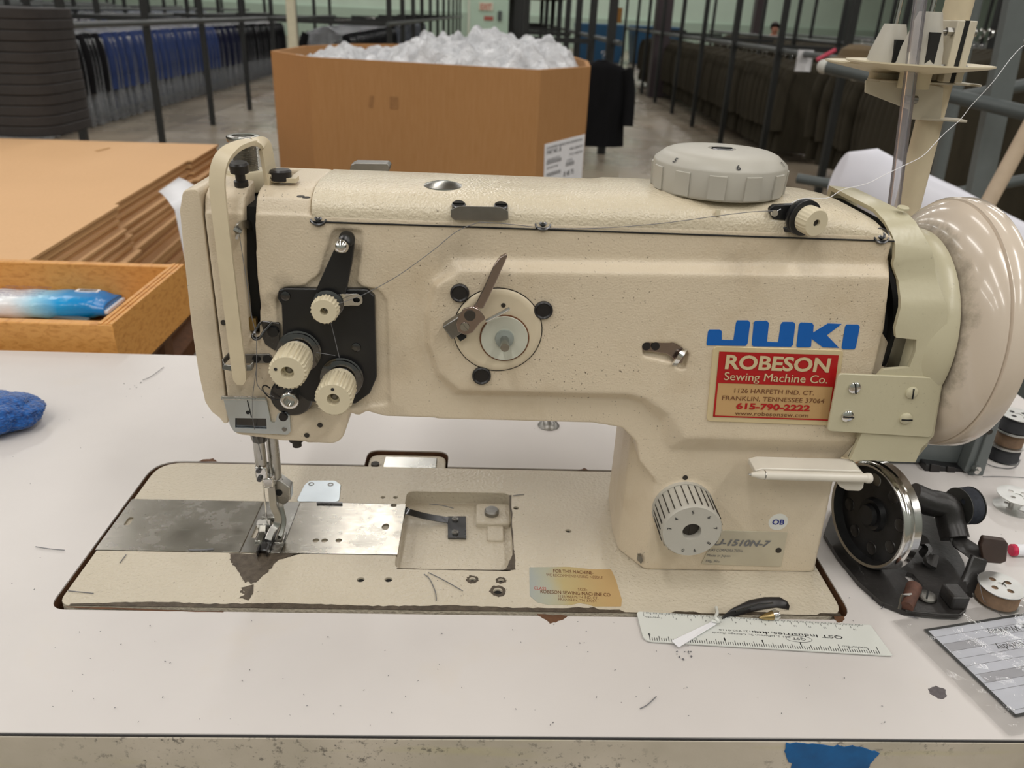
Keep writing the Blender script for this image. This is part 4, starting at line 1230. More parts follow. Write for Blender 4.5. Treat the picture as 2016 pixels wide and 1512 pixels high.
# =================================================================== table
FLOOR = -.78
ST = thing('sewing_table', 'long white laminate worktable with scuffed cream edge, carrying the sewing machine', 'table', (.25, .15, FLOOR))
bm = NB()
TX0, TX1, TY0, TY1 = -.36, .86, -.0985, .405
cutout = rp([(-.0045, -.0035), (.5225, -.0035), (.5225, .1815), (.2425, .1815), (.2425, .2075), (.1710, .2075), (.1710, .1815), (-.0045, .1815)], [.012, .017, .022, .0005, .011, .011, .0005, .024], 6)
prism(bm, rp([(TX0, TY0), (TX1, TY0), (TX1, TY1), (TX0, TY1)], .01), 'z', -.0012, 0, holes=[cutout])
obj('laminate_top', bm, M['laminate'], ST, smooth=0)
bm = NB()
core_cut = rp([(-.0045, -.0035), (.5225, -.0035), (.5225, .1815), (.2425, .1815), (.2425, .2075), (.1710, .2075), (.1710, .1815), (-.0045, .1815)], [.012, .017, .022, .0005, .011, .011, .0005, .024], 6)
prism(bm, rp([(TX0, TY0 + .001), (TX1, TY0 + .001), (TX1, TY1 - .001), (TX0, TY1 - .001)], .01), 'z', -.040, -.0013, holes=[core_cut])
obj('board_core', bm, M['core'], ST, smooth=0)
bm = NB(); bx(bm, TX0, TX1, TY0 - .0012, TY0 + .0004, -.041, -.0016); bx(bm, TX0, TX1, TY1 - .0012, TY1 + .001, -.041, -.001)
bx(bm, TX0 - .0015, TX0, TY0, TY1, -.041, -.001); bx(bm, TX1, TX1 + .0015, TY0, TY1, -.041, -.001)
obj('edge_band', bm, M['edge'], ST, bevel=.0012, seg=3)
bm = NB(); bx(bm, TX0 + .002, TX1 - .002, TY0 - .0009, TY0 + .0002, -.0017, -.0008); obj('glue_line', bm, M['ink'], ST, smooth=0)
# oil pan under the machine
bm = NB(); bx(bm, -.02, .54, -.02, .22, -.10, -.0405); b2 = NB(); bx(b2, -.015, .535, -.015, .215, -.096, 0)
o = obj('oil_pan', bm, M['black'], ST, smooth=0); cut(o, [b2])
# stand
for x in (-.28, .78):
    bm = NB(); bx(bm, x - .02, x + .02, .10, .16, FLOOR + .03, -.0805); bx(bm, x - .02, x + .02, -.05, .37, -.0805, -.0405); bx(bm, x - .025, x + .025, -.08, .40, FLOOR, FLOOR + .035)
    obj('leg', bm, M['grey'], ST, bevel=.003)
bm = NB(); bx(bm, -.26, .76, .115, .145, FLOOR + .10, FLOOR + .16); obj('stretcher', bm, M['grey'], ST, bevel=.003)
# torn blue tape stuck on the front edge
pts = []
r_ = random.Random(11)
yb = TY0 - .0013
tp = [(1548, 1462), (1575, 1463), (1610, 1466), (1650, 1468), (1700, 1470), (1732, 1482), (1716, 1497), (1705, 1520), (1690, 1560), (1640, 1575), (1580, 1570), (1550, 1550), (1560, 1510), (1545, 1485)]
pts = jag([(oy(x, y, yb).x, oy(x, y, yb).z) for x, y in tp], .0009, 12, 4)
bm = NB(); prism(bm, pts, 'y', yb - .0004, yb); obj('blue_tape', bm, simple('blue_tape', srgb(0, 88, 148), .45, var=.25, scale=60), ST, smooth=0, label='torn blue tape on the front edge')
# chips in the laminate
def tfilm(name, pts, mat, label=None):
    bm = NB(); prism(bm, pts, 'z', .00002, .00016); return obj(name, bm, mat, ST, smooth=0, label=label)
tfilm('dark_scar', jag([G(*q) for q in [(1826, 1357), (1842, 1350), (1860, 1358), (1865, 1372), (1850, 1377), (1832, 1368)]], .0006, 2, 4), simple('burnt_spot', srgb(92, 86, 88), .7, var=.2, scale=300))
tfilm('edge_chip', jag([G(*q) for q in [(1058, 1209), (1118, 1212), (1104, 1222), (1083, 1227), (1068, 1218)]], .0006, 3, 4), M['core'])
tfilm('edge_chip', jag([G(*q) for q in [(120, 1194), (140, 1196), (200, 1199), (330, 1203), (440, 1206), (440, 1204), (200, 1196)]], .0003, 5, 4), M['core'])
tfilm('edge_chip', jag([G(*q) for q in [(1640, 1213), (1664, 1214), (1660, 1224), (1648, 1226)]], .0006, 6, 4), M['core'])
tfilm('edge_chip', jag([G(*q) for q in [(392, 908), (430, 909), (420, 903), (403, 904)]], .0006, 7, 4), M['core'])
tfilm('edge_chip', jag([G(*q) for q in [(1140, 926), (1158, 926), (1152, 921)]], .0004, 8, 4), M['core'])
# table screw cap
bm = NB(); p = oz(1080, 838)
lathe(bm, [(0, .0100), (.0006, .0104), (.0030, .0085), (.0052, .0045), (.0058, 0)], p, (0, 0, 1), 36)
tag(obj('screw_cap', bm, M['steeld'], None, smooth=60), 'domed steel cap on the white table behind the machine arm', 'cap')

adopt(ST)
# =================================================================== small things on the table
def pts3(q, z): return [oz(x, y, z) for x, y in q]

# --- printed plastic ruler (lies upside down to the viewer)
M['ruler'] = filmmat('milky_clear_plastic', srgb(238, 240, 234), gloss=.0, clear=.25, rough=.15)
A0, A1, A2, A3 = [Vector(oz(*q)) for q in [(1252, 1208), (1718, 1235), (1738, 1292), (1262, 1266)]]
Ux = (A1 - A0).normalized(); Uy = Vector((Ux.y, -Ux.x, 0)); LR = ((A1 - A0).length + (A2 - A3).length) / 2; WR = (A3 - A0).dot(Uy)
org = A0 + Vector((0, 0, 0))
RU = thing('ruler', 'translucent white plastic ruler with black scales, lying along the front of the machine bed', 'ruler', tuple(org + Ux * LR / 2 + Uy * WR / 2 + Vector((0, 0, .0007))))
def rl(u, v, z=0.0): return org + Ux * u + Uy * v + Vector((0, 0, z))
bm = NB(); P_ = rp([tuple(rl(0, 0))[:2], tuple(rl(LR, 0))[:2], tuple(rl(LR + .004, WR))[:2], tuple(rl(.002, WR))[:2]], [.003, .001, .001, .006], 5)
prism(bm, P_, 'z', .0009, .0021); obj('blade', bm, M['ruler'], RU, bevel=.0002)
bm = NB(); zt = .00216
def tick(u, v0, v1, w=.00016):
    w *= 1.5
    a = [rl(u - w, v0, zt), rl(u + w, v0, zt), rl(u + w, v1, zt), rl(u - w, v1, zt)]
    bm.faces.new([bm.verts.new(p) for p in a])
for i in range(150):
    u = .0045 + i * (LR - .009) / 150
    tick(u, .0004, .0044 if i % 10 == 0 else (.0030 if i % 5 == 0 else .0018), .00010)
for i in range(97):
    u = .006 + i * (LR - .010) / 96
    tick(u, WR - .0006, WR - (.0068 if i % 16 == 0 else (.0048 if i % 4 == 0 else .0032)), .00015)
for i in range(1, 15): text(bm, str(i), rl(.0045 + i * (LR - .009) / 15 + .0018, .0048, zt), -Ux, Uy, .0016, None)
for i in range(1, 7): text(bm, str(i), rl(LR - .004 - i * (LR - .010) / 6, WR - .0068, zt), -Ux, Uy, .0026, None)
text(bm, 'QST Industries, Inc.', rl(LR - .052, .0125, zt), -Ux, Uy, .0026, .058, off=.01)
text(bm, '231 S. Jefferson St. Chicago Illinois', rl(.0720, .0155, zt), -Ux, Uy, .0016, .050)
text(bm, 'FAX (312) 930-0118', rl(.0680, .0125, zt), -Ux, Uy, .0014, .032)
text(bm, 'WESTERN', rl(.010, .0045, zt), -Ux, Uy, .0012, .010); text(bm, 'SPRINGFIELD', rl(LR - .018, WR - .006, zt), -Ux, Uy, .0014, .016)
c = rl(LR - .052, .0175, zt)
ell = [(math.cos(k * PI / 12), math.sin(k * PI / 12)) for k in range(24)]
vo = [bm.verts.new(c + Ux * (a * .0085) + Uy * (b_ * .0030)) for a, b_ in ell]; vi = [bm.verts.new(c + Ux * (a * .0081) + Uy * (b_ * .0027)) for a, b_ in ell]
for k in range(24): bm.faces.new((vo[k], vo[(k + 1) % 24], vi[(k + 1) % 24], vi[k]))
text(bm, 'QST', c - Uy * .001, -Ux, Uy, .0020, .0085, off=.01)
flatobj('scale_print', bm, M['ink'], RU, N=(0, 0, 1))
adopt(RU)

# --- black snap hair clip leaning on the bed edge
def hz(q, z): return [Vector(oz(x, y, z)) for x, y in q]
CL = thing('hair_clip', 'black glossy snap hair clip on the bed edge above the ruler', 'hair clip', tuple(oz(1490, 1198, .001)))
up_ = [(1422, 1216), (1440, 1198), (1475, 1181), (1505, 1175), (1535, 1175), (1550, 1185), (1554, 1196)]
lo_ = [(1424, 1217), (1446, 1213), (1478, 1203), (1508, 1197), (1530, 1194), (1546, 1197), (1553, 1199)]
bm = NB(); secs = []
for (a, c_) in zip(up_, lo_):
    A = Vector(oz(*a, .0045)); B = Vector(oz(*c_, .0020)); m_ = (A + B) / 2 + Vector((0, 0, .0020))
    secs.append([A, m_.lerp(A, .5) + Vector((0, 0, .0008)), m_, m_.lerp(B, .5) + Vector((0, 0, .0006)), B, B + Vector((0, 0, -.0010)), m_ + Vector((0, 0, -.0035)), A + Vector((0, 0, -.0012))])
loft(bm, secs); obj('clip_shell', bm, M['blackp'], CL, smooth=60, bevel=.0002)
bm = NB(); tube(bm, [oz(1448, 1204, .0062), oz(1490, 1190, .0075), oz(1522, 1187, .0068)], .0006, 6); obj('clip_tongue', bm, M['gunmetal'], CL)
adopt(CL)
# --- brass tip
TP_ = thing('pencil_tip', 'small brown and silver cone tip lying on the bed edge below the hair clip', 'pencil tip', tuple(oz(1515, 1212, .003)))
a = Vector(oz(1495, 1216, .0045)); e = Vector(oz(1532, 1210, .0045)); d = e - a
bm = NB(); lathe(bm, [(0, .0006), (d.length * .28, .0020), (d.length * .62, .0030), (d.length * .66, .0030)], a, d, 20); obj('cone', bm, M['brass'], TP_)
bm = NB(); lathe(bm, [(d.length * .66, .0034), (d.length * .9, .0036), (d.length * .92, .0030), (d.length, .0028)], a, d, 20); obj('ferrule', bm, M['chrome'], TP_)
adopt(TP_)
# --- paper strip across the ruler
bm = NB(); q = [oz(1322, 1262, .0026), oz(1336, 1275, .0026), oz(1412, 1228, .0040), oz(1420, 1218, .0062), oz(1404, 1216, .0055), oz(1396, 1226, .0040)]
prism(bm, [tuple(p)[:2] for p in q], 'z', .0026, .0029)
for v in bm.verts:
    v.co.z += max(0, (v.co - q[0]).length - .022) * .10
tag(obj('paper_strip', bm, M['white'], None, smooth=0), 'narrow white paper strip lying across the ruler', 'paper strip')
bm = NB(); tube(bm, smoothpath([oz(1410, 1196, .003), oz(1412, 1206, .006), oz(1409, 1216, .0075), oz(1416, 1224, .006), oz(1402, 1222, .005)], 4), .0012, 6)
tag(obj('plastic_scrap', bm, M['ruler'], None, smooth=60), 'tiny twisted clear plastic scrap at the top end of the paper strip', 'scrap')
# --- lint and thread ends (countless little bits)
bm = NB()
ths = [[(281, 748), (296, 742), (322, 723)], [(70, 1076), (95, 1080), (127, 1083)], [(1010, 976), (1022, 974), (1032, 973)], [(236, 1108), (248, 1092)], [(835, 1130), (846, 1140), (857, 1165), (859, 1182)], [(843, 1127), (870, 1140), (911, 1163)], [(1260, 1395), (1275, 1387), (1292, 1371)], [(845, 992), (870, 995), (893, 1001)], [(134, 1163), (155, 1165), (184, 1168)],
       [(1683, 1122), (1690, 1128), (1700, 1133)], [(1706, 1165), (1713, 1170), (1716, 1178)], [(1735, 1198), (1745, 1190)], [(1788, 1213), (1808, 1217)], [(372, 1083), (395, 1083), (420, 1081)], [(1950, 900), (1990, 915), (2010, 905)]]
for q in ths:
    zz = .0012
    tube(bm, smoothpath([oz(x, y, zz) for x, y in q], 4), .00032 if q[0][0] != 372 else .0007, 5)
r_ = random.Random(21)
for i in range(150):
    px = r_.uniform(20, 1750); py = r_.choice([r_.uniform(720, 900), r_.uniform(930, 1180), r_.uniform(1215, 1430), r_.uniform(1215, 1430)])
    p = oz(px, py, .0010)
    if p.x > .37 and p.y > .04: continue
    a = r_.uniform(0, 6); l = r_.uniform(.0002, .0009)
    tube(bm, [p, p + Vector((math.cos(a) * l, math.sin(a) * l, 0))], r_.uniform(.00012, .0003), 4)
for (px, py, n_) in ((1345, 1290, 12), (1270, 760, 5), (260, 760, 5)):
    for i in range(n_):
        p = oz(px + r_.uniform(-18, 18), py + r_.uniform(-8, 8), .0006); a = r_.uniform(0, 6); l = r_.uniform(.0004, .0014)
        tube(bm, [p, p + Vector((math.cos(a) * l, math.sin(a) * l, 0))], r_.uniform(.0002, .0005), 4)
tag(obj('lint', bm, M['inkg'], None, smooth=0), 'dark lint specks and short thread ends scattered over the table and bed', 'lint', kind='stuff')

# --- laminated time sheet
SH = thing('laminated_chart', 'printed chart with black frame in a clear plastic sleeve at the table corner', 'laminated sheet', tuple(oz(1950, 1330)))
c0 = Vector(oz(1822, 1243)); c1 = Vector(oz(1998, 1412)); cr = Vector(oz(2016, 1212))
e1 = (c1 - c0); L1 = e1.length; e1.normalize(); e2 = Vector((-e1.y, e1.x, 0)); e2 = e2 if e2.dot(cr - c0) > 0 else -e2
e2 = (cr - c0).normalized()
LW = .20
def sh(u, v, z=0.0): return c0 + e1 * u + e2 * v + Vector((0, 0, z))
bm = NB(); prism(bm, [tuple(sh(a, b_))[:2] for a, b_ in ((0, 0), (L1, 0), (L1, LW), (0, LW))], 'z', .0009, .0011); obj('sheet', bm, simple('grey_print_paper', srgb(222, 224, 232), .5, var=.03), SH, smooth=0)
M['film'] = filmmat('clear_laminate_film', srgb(220, 222, 218), gloss=.0, clear=.95, bump=(60, .35, .0012), rough=.09)
bm = NB(); o_ = rp([tuple(sh(a, b_))[:2] for a, b_ in ((-.012, -.016), (L1 + .012, -.016), (L1 + .012, LW + .01), (-.012, LW + .01))], .004)
N_ = 44
gx = [[None] * (N_ + 1) for _ in range(N_ + 1)]
for i in range(N_ + 1):
    for j in range(N_ + 1):
        u = -.012 + (L1 + .024) * i / N_; v = -.016 + (LW + .026) * j / N_
        z = .0014 + .0006 * (math.sin(u * 210 + v * 40) * math.sin(v * 130 - u * 60)) ** 2
        gx[i][j] = bm.verts.new(sh(u, v, z))
for i in range(N_):
    for j in range(N_): bm.faces.new((gx[i][j], gx[i + 1][j], gx[i + 1][j + 1], gx[i][j + 1]))
o = obj('clear_sleeve', bm, M['film'], SH, smooth=60)
bm = NB(); z_ = .00118
def strip(a, b_, w, mi=0):
    a = Vector(a); b_ = Vector(b_); d = (b_ - a).normalized(); s_ = Vector((-d.y, d.x, 0)) * w
    f = bm.faces.new([bm.verts.new(p) for p in (a - s_, b_ - s_, b_ + s_, a + s_)]); f.material_index = mi
strip(sh(0, -.001, z_), sh(0, LW, z_), .0010); strip(sh(0, 0, z_), sh(L1, 0, z_), .0010); strip(sh(L1, -.001, z_), sh(L1, LW, z_), .0010)
rows = [.007, .0135, .020, .0265, .033, .040, .047, .053, .068, .085]
for i, u in enumerate(rows):
    if u < L1: strip(sh(u, .001, z_), sh(u, LW, z_), .00012, 1)
f = bm.faces.new([bm.verts.new(sh(a, b_, z_ - .00004)) for a, b_ in ((.0135, .002), (.0135, .026), (.020, .026), (.020, .002))]); f.material_index = 2
f = bm.faces.new([bm.verts.new(sh(a, b_, z_ - .00004)) for a, b_ in ((.040, .004), (.040, .10), (.047, .10), (.047, .004))]); f.material_index = 2
strip(sh(0, .068, z_), sh(.007, .068, z_), .00012, 1); strip(sh(.0135, .068, z_), sh(.020, .068, z_), .00012, 1); strip(sh(.0, .103, z_), sh(L1, .103, z_), .00012, 1)
text(bm, '4 Hour Workday', sh(.0080, .062, z_), -e2, e1, .0050, .044, align='C')
text(bm, '8 Hour Workday', sh(.0212, .056, z_), -e2, e1, .0050, .044, align='C')
flatobj('chart_print', bm, [M['ink'], M['inkg'], simple('grey_cell', srgb(192, 192, 198), .5, var=.02)], SH, N=(0, 0, 1))
adopt(SH)

M['darkfl'] = simple('dull_dark_flange', srgb(64, 64, 62), .45, metal=.3)
# --- bobbins
def flange(bm, z, R_, r0, t=.0007, holes=4, rh=.0022, rc=.0068):
    hs = [circ((0, 0), r0, 16)] + [circ((rc * math.cos(a), rc * math.sin(a)), rh, 10) for a in [2 * PI * k / holes + .4 for k in range(holes)]]
    prism(bm, circ((0, 0), R_, 40), 'z', z, z + t, holes=hs)
def bobbin(name, label, loc, R_=.0130, H=.0125, thread=None, rot=None, fm='bobb', fill=.90, group=None):
    t_ = thing(name, label, 'bobbin', loc, group)
    bm = NB(); flange(bm, 0, R_, .0030); obj('flange', bm, M[fm], t_, smooth=0)
    bm = NB(); flange(bm, H - .0007, R_, .0030); obj('flange', bm, M[fm], t_, smooth=0)
    bm = NB()
    lathe(bm, [(.0005, .0031), (.0005, .0045), (H - .0005, .0045), (H - .0005, .0031)], (0, 0, 0), (0, 0, 1), 24); obj('hub', bm, M[fm], t_)
    if thread:
        bm = NB(); n = 40; rr_ = R_ * fill
        lathe(bm, [(.0010, rr_ * .5)] + [(.0010 + (H - .0022) * k / n, rr_ * (1 + (.010 if k % 2 else -.012)) * (1 if 0 < k < n else .97)) for k in range(n + 1)] + [(H - .0010, rr_ * .5)], (0, 0, 0), (0, 0, 1), 40)
        obj('thread', bm, thread, t_, smooth=60)
    if rot: t_.rotation_euler = rot
    return t_
thb = simple('black_thread', srgb(46, 46, 50), .6, var=.2, scale=300); thbr = simple('brown_thread', srgb(122, 96, 72), .6, var=.15, scale=300)
p = Vector(oz(1972, 902, 0))
bobbin('bobbin', 'metal bobbin of black thread, bottom one of the stack of three at the table back', (p.x, p.y, .0), thread=thb, R_=.0145, H=.0150)
bobbin('bobbin', 'metal bobbin of brown thread, middle one of the stack of three', (p.x + .001, p.y, .0151), thread=thbr, R_=.0145, H=.0150, fill=.80)
bobbin('bobbin', 'metal bobbin of black thread, top one of the stack of three', (p.x + .0025, p.y + .001, .0302), thread=thb, R_=.0150, H=.0150)
bobbin('bobbin', 'empty aluminium bobbin lying flat at the right table end', tuple(Vector(oz(1996, 1000, 0))), R_=.0160, H=.0125)
p = Vector(oz(1960, 1182, 0)); BB = bobbin('bobbin', 'metal bobbin of brown thread standing on the table in front of the winder', (p.x, p.y, 0), R_=.0148, H=.0135, thread=thbr, fm='bobb')
bm = NB(); bx(bm, -.0004, .0004, .002, .0062, .0126, .0137); o = obj('thread_slot', bm, M['holed'], BB, smooth=0); o.rotation_euler.z = -.9
bm = NB(); tube(bm, smoothpath([oz(1925, 1130, .016), oz(1935, 1178, .010), oz(1944, 1188, .0013), oz(1962, 1203, .0009), oz(1975, 1216, .0009)], 5), .0002, 5)
tag(obj('loose_thread', bm, M['inkg'], None, smooth=60), 'fine thread trailing from the brown bobbin to the chart', 'thread')
bm = NB(); tube(bm, smoothpath([oz(1930, 905, .001), oz(1955, 918, .001), oz(1990, 922, .001), oz(2006, 912, .001), oz(2004, 898, .001), oz(1995, 889, .001)], 6), .0004, 6)
tube(bm, smoothpath([oz(1935, 938, .001), oz(1970, 938, .001), oz(2030, 941, .001)], 5), .0003, 6)
tag(obj('loose_thread', bm, M['inkg'], None, smooth=60), 'dark thread curling round the stack of three bobbins', 'thread')
# --- red-ended marker
a = Vector(oz(1990, 1083, .0048)); d = Vector((1, .01, 0))
PN = thing('marker_pen', 'white marker pen with a red end at the right edge of the table', 'pen', (a.x, a.y, 0))
bm = NB(); lathe(bm, [(0, .0040), (.0008, .0046), (.0035, .0046)], a, d, 20); obj('end_plug', bm, simple('red_plastic', srgb(196, 24, 70), .35), PN)
bm = NB(); lathe(bm, [(.0035, .0046), (.09, .0046)], a, d, 20); obj('barrel', bm, M['white'], PN)
bm = NB(); lathe(bm, [(.09, .0052), (.13, .0050), (.132, .004)], a, d, 20); obj('cap', bm, M['redink'], PN); adopt(PN)
# --- blue terry cloth
bm = NB()
bmesh.ops.create_icosphere(bm, subdivisions=6, radius=1)
from mathutils import noise as mn
pc = Vector(oz(-14, 838, 0))
for v in bm.verts:
    n = v.co.copy(); k = 1 + .14 * mn.noise(n * 2.3) + .035 * mn.noise(n * 14) + .03 * mn.noise(n * 38)
    v.co = Vector((pc.x + n.x * .043 * k, pc.y + n.y * .034 * k, max(.0006, .012 + n.z * .016 * k)))
t = NT('blue_terry'); t.set(color=t.ramp(t.noise(260, 3), [(.3, srgb(4, 52, 116)), (.7, srgb(16, 98, 178))]), rough=.9, sheen=.4); t.bump(t.noise(500, 3), .8, .002)
tag(obj('terry_cloth', bm, t.m, None, smooth=80), 'crumpled blue terry cloth at the left edge of the white table', 'cloth')

# =================================================================== bobbin winder
BW = thing('bobbin_winder', 'black cast-iron bobbin winder with chrome-rimmed wheel, right of the machine column', 'bobbin winder', tuple(oz(1790, 1150)))
def winder_pts(q, z): return [tuple(oz(x, y, z))[:2] for x, y in q]
bm = NB()
q = [(1622, 1050), (1650, 1096), (1690, 1145), (1735, 1185), (1782, 1204), (1850, 1211), (1888, 1212), (1898, 1205), (1905, 1170), (1898, 1108), (1880, 1074), (1825, 1000), (1740, 1000), (1640, 1000)]
sl1 = winder_pts([(1786, 1127), (1797, 1130), (1830, 1168), (1820, 1173), (1781, 1136)], .004)
prism(bm, rp(winder_pts(q, .004), .002, 3), 'z', .0008, .0042, holes=[sl1])
obj('base_plate', bm, M['castiron'], BW, bevel=.0006)
bm = NB()
w = winder_pts([(1782, 1203), (1850, 1210), (1888, 1211), (1898, 1203), (1905, 1168)], .004)
for i in range(len(w) - 1):
    a = Vector((*w[i], .004)); e = Vector((*w[i + 1], .004)); tube(bm, [a, e], .0010, 8)
obj('raised_rim', bm, M['castiron'], BW)
bm = NB(); p = oz(1824, 1176, .0045); lathe(bm, [(0, .0060), (.001, .0066), (.0020, .0062), (.0026, .0050), (.0026, 0)], (p.x, p.y, .0043), (0, 0, 1), 28)
bt_ = obj('slot_bolt', bm, M['steeld'], BW)
bm = NB(); box(bm, (p.x, p.y, .0070), (.0100, .0011, .0006), Matrix.Rotation(1.0, 3, 'Z')); obj('bolt_slot', bm, M['void'], bt_)
bm = NB(); a = oz(1798, 1160, .006); e = oz(1785, 1194, .007); cyl(bm, Vector((a.x, a.y, .008)), Vector((e.x, e.y, .006)), .0052, 16, .0044); obj('rusty_stud', bm, M['rust'], BW)
bm = NB(); tube(bm, [Vector((*tuple(oz(1772, 1195, .006))[:2], .004)), Vector((*tuple(oz(1776, 1172, .012))[:2], .012)), Vector((*tuple(oz(1796, 1166, .013))[:2], .011))], .0010, wd=(1, .4, 0), th=.0006); obj('tension_spring', bm, M['steeld'], BW)
# wheel
wc = Vector((.5515, .0600, .0412)); wa = Vector((-1, -.24, .04)).normalized(); RW = .0385
bm = NB()
lathe(bm, [(0, 0), (0, .010), (.0005, .011), (-.003, .0125), (-.003, RW - .005), (.0035, RW - .0030)], wc, wa, 72, closed=False)
lathe(bm, [(.001, 0), (.004, .0), (.004, .007), (.001, .008)], wc, wa, 30)
lathe(bm, [(-.004, 0), (-.004, RW - .005), (-.0045, RW - .004)], wc, wa, 72)
WH = obj('drive_wheel', bm, simple('worn_black_enamel', (.016, .016, .017, 1), .3, var=.5, scale=90), BW, smooth=45)
bm = NB(); lathe(bm, [(.0035, RW - .0030), (.0042, RW - .0012), (.0034, RW), (.0004, RW + .0004), (-.0006, RW - .0012), (-.0020, RW - .0012), (-.0030, RW + .0006), (-.0085, RW + .0010), (-.0095, RW - .001), (-.0095, RW - .006)], wc, wa, 96, closed=False)
o = obj('chrome_rim', bm, M['chrome'], WH, smooth=50)
for k in range(8):
    u_, v_, d_ = frame(wa); a = 2 * PI * k / 8 + .3; c = wc - wa * .0030 + (u_ * math.cos(a) + v_ * math.sin(a)) * .0255
    bm = NB(); lathe(bm, [(.0001, .0050), (.0006, .0046), (.0002, .0040), (.0002, 0)], c, wa, 18, closed=False); o = obj('wheel_hole', bm, M['steeld'] if k in (2, 3) else M['castiron'], WH)
# arm behind wheel carrying the spindle, bobbin and trip lever
def P3(px, py, y): return Vector(oy(px, py, y))
bm = NB()
tube(bm, smoothpath([P3(1795, 975, .080), P3(1825, 988, .078), P3(1862, 998, .076), P3(1872, 1030, .070), P3(1880, 1060, .062)], 6), .010, 14, rr=None)
obj('spindle_arm', bm, M['castiron'], BW, smooth=60)
bm = NB()
secs = []
for (px, py, y, hw, hh) in ((1812, 985, .082, .004, .012), (1830, 995, .079, .005, .012), (1860, 1003, .076, .006, .011), (1878, 1030, .070, .007, .011), (1882, 1058, .064, .006, .010), (1900, 1075, .055, .005, .008), (1925, 1092, .048, .005, .009)):
    c = P3(px, py, y); secs.append([c + Vector((-hw, -hw, -hh * .4)), c + Vector((hw, -hw, -hh * .4)), c + Vector((hw, hw, hh * .4)), c + Vector((-hw, hw, hh * .4))])
loft(bm, secs); obj('trip_lever', bm, M['castiron'], BW, bevel=.002, seg=3)
bm = NB(); y1 = .045
prism(bm, rp([F(*q_, y1) for q_ in [(1937, 1058), (1980, 1064), (1986, 1072), (1982, 1106), (1970, 1111), (1935, 1108), (1930, 1075)]], .0015), 'y', y1, y1 + .004)
obj('trip_paddle', bm, simple('brown_black_enamel', srgb(66, 50, 42), .4, var=.2), BW, bevel=.001)
bm = NB(); tube(bm, [P3(1928, 1096, .043), P3(1916, 1130, .038), P3(1904, 1160, .030), P3(1894, 1180, .022)], .0062, wd=(1, .1, .2), th=.0022)
bx(bm, oz(1866, 1195, .0042).x, oz(1899, 1195, .0042).x, .003, .019, .0040, .0145)
obj('upright_link', bm, M['castiron'], BW, bevel=.0015)
bm = NB(); tube(bm, smoothpath([P3(1800, 1065, .065), P3(1818, 1072, .060), P3(1826, 1098, .052), P3(1845, 1108, .048)], 5), .006, wd=(0, 1, .3), th=.0015); obj('stop_spring', bm, M['castiron'], BW)
# spindle with bobbin
a = P3(1858, 1000, .076); d = Vector((1, .22, -.03)).normalized()
bm = NB(); cyl(bm, a, a + d * .022, .0022, 14); cyl(bm, a + Vector((0, 0, .004)), a + Vector((0, 0, .004)) + d * .012, .0010, 10); obj('spindle', bm, M['steel'], BW)
adopt(BW)
bq = a + d * .0125
wb = bobbin('bobbin', 'small bobbin of dark grey thread pushed on the winder spindle', tuple(bq), R_=.0142, H=.0125, thread=simple('charcoal_thread', srgb(62, 66, 76), .6, var=.2, scale=300), fm='darkfl', fill=.97)
wb.rotation_euler = d.to_track_quat('Z', 'Y').to_euler()
# =================================================================== thread stand behind the machine
PX, PY = .5975, .200
TS = thing('thread_stand', 'cream two-spool thread stand with a tall pole behind the handwheel', 'thread stand', (PX, PY, 0))
bm = NB(); cyl(bm, (PX, PY, -.002), (PX, PY, .62), .0094, 28); obj('pole', bm, M['ivory2'], TS)
bm = NB(); lathe(bm, [(0, .022), (.003, .022), (.006, .013), (.012, .012)], (PX, PY, .0), (0, 0, 1), 28); obj('pole_foot', bm, M['ivory2'], TS)
st_m = simple('stand_grey_cream', srgb(196, 188, 170), .42, var=.04)
yb = PY - .012
# split clamp on the pole
bm = NB()
lathe(bm, [(0, .0098), (0, .0112), (.040, .0112), (.040, .0098)], (PX, PY, .325), (0, 0, 1), 28, closed=False)
z0 = .325
bx(bm, PX - .0075, PX - .0022, PY - .0185, PY - .008, z0, z0 + .040); bx(bm, PX + .0012, PX + .0065, PY - .0185, PY - .008, z0, z0 + .040)
obj('split_clamp', bm, st_m, TS, bevel=.0006)
bm = NB(); bx(bm, PX - .0022, PX + .0012, PY - .0178, PY - .0105, z0, z0 + .040); obj('clamp_gap', bm, M['void'], TS)
for zz in (z0 + .009, z0 + .0325):
    bm = NB(); c = Vector((PX - .0075, PY - .0145, zz)); cyl(bm, c, c - Vector((.0045, 0, 0)), .0030, 6); cyl(bm, c, c - Vector((.0085, 0, 0)), .0016, 12); cyl(bm, c + Vector((.0140, 0, 0)), c + Vector((.0162, 0, 0)), .0028, 16)
    obj('clamp_bolt', bm, M['steeld'], TS)
# folded bracket with arm to the left
bm = NB()
prism(bm, rp([(F(*q, yb)[0], F(*q, yb)[1]) for q in [(1704, 158), (1830, 166), (1858, 172), (1852, 240), (1788, 234), (1790, 216), (1703, 182)]], .001), 'y', yb, yb + .0015)
obj('bracket', bm, st_m, TS, bevel=.0004)
bm = NB()
prism(bm, rp([(PX - .050, PY - .013), (PX + .016, PY - .013), (PX + .020, PY - .022), (PX + .024, PY - .010), (PX + .016, PY + .018), (PX - .050, PY + .010)], .003), 'z', oy(1790, 164, yb).z, oy(1790, 164, yb).z + .0014)
zz = oy(1820, 236, yb).z; prism(bm, rp([(PX - .014, PY - .013), (PX + .018, PY - .020), (PX + .020, PY - .006), (PX - .010, PY + .012)], .003), 'z', zz, zz + .0014)
obj('bracket_flange', bm, st_m, TS, bevel=.0003)
bm = NB(); c = Vector(oy(1806, 196, yb)); cyl(bm, c + Vector((-.012, -.004, 0)), c + Vector((-.002, -.002, 0)), .0028, 12); obj('bracket_screw', bm, M['steeld'], TS)
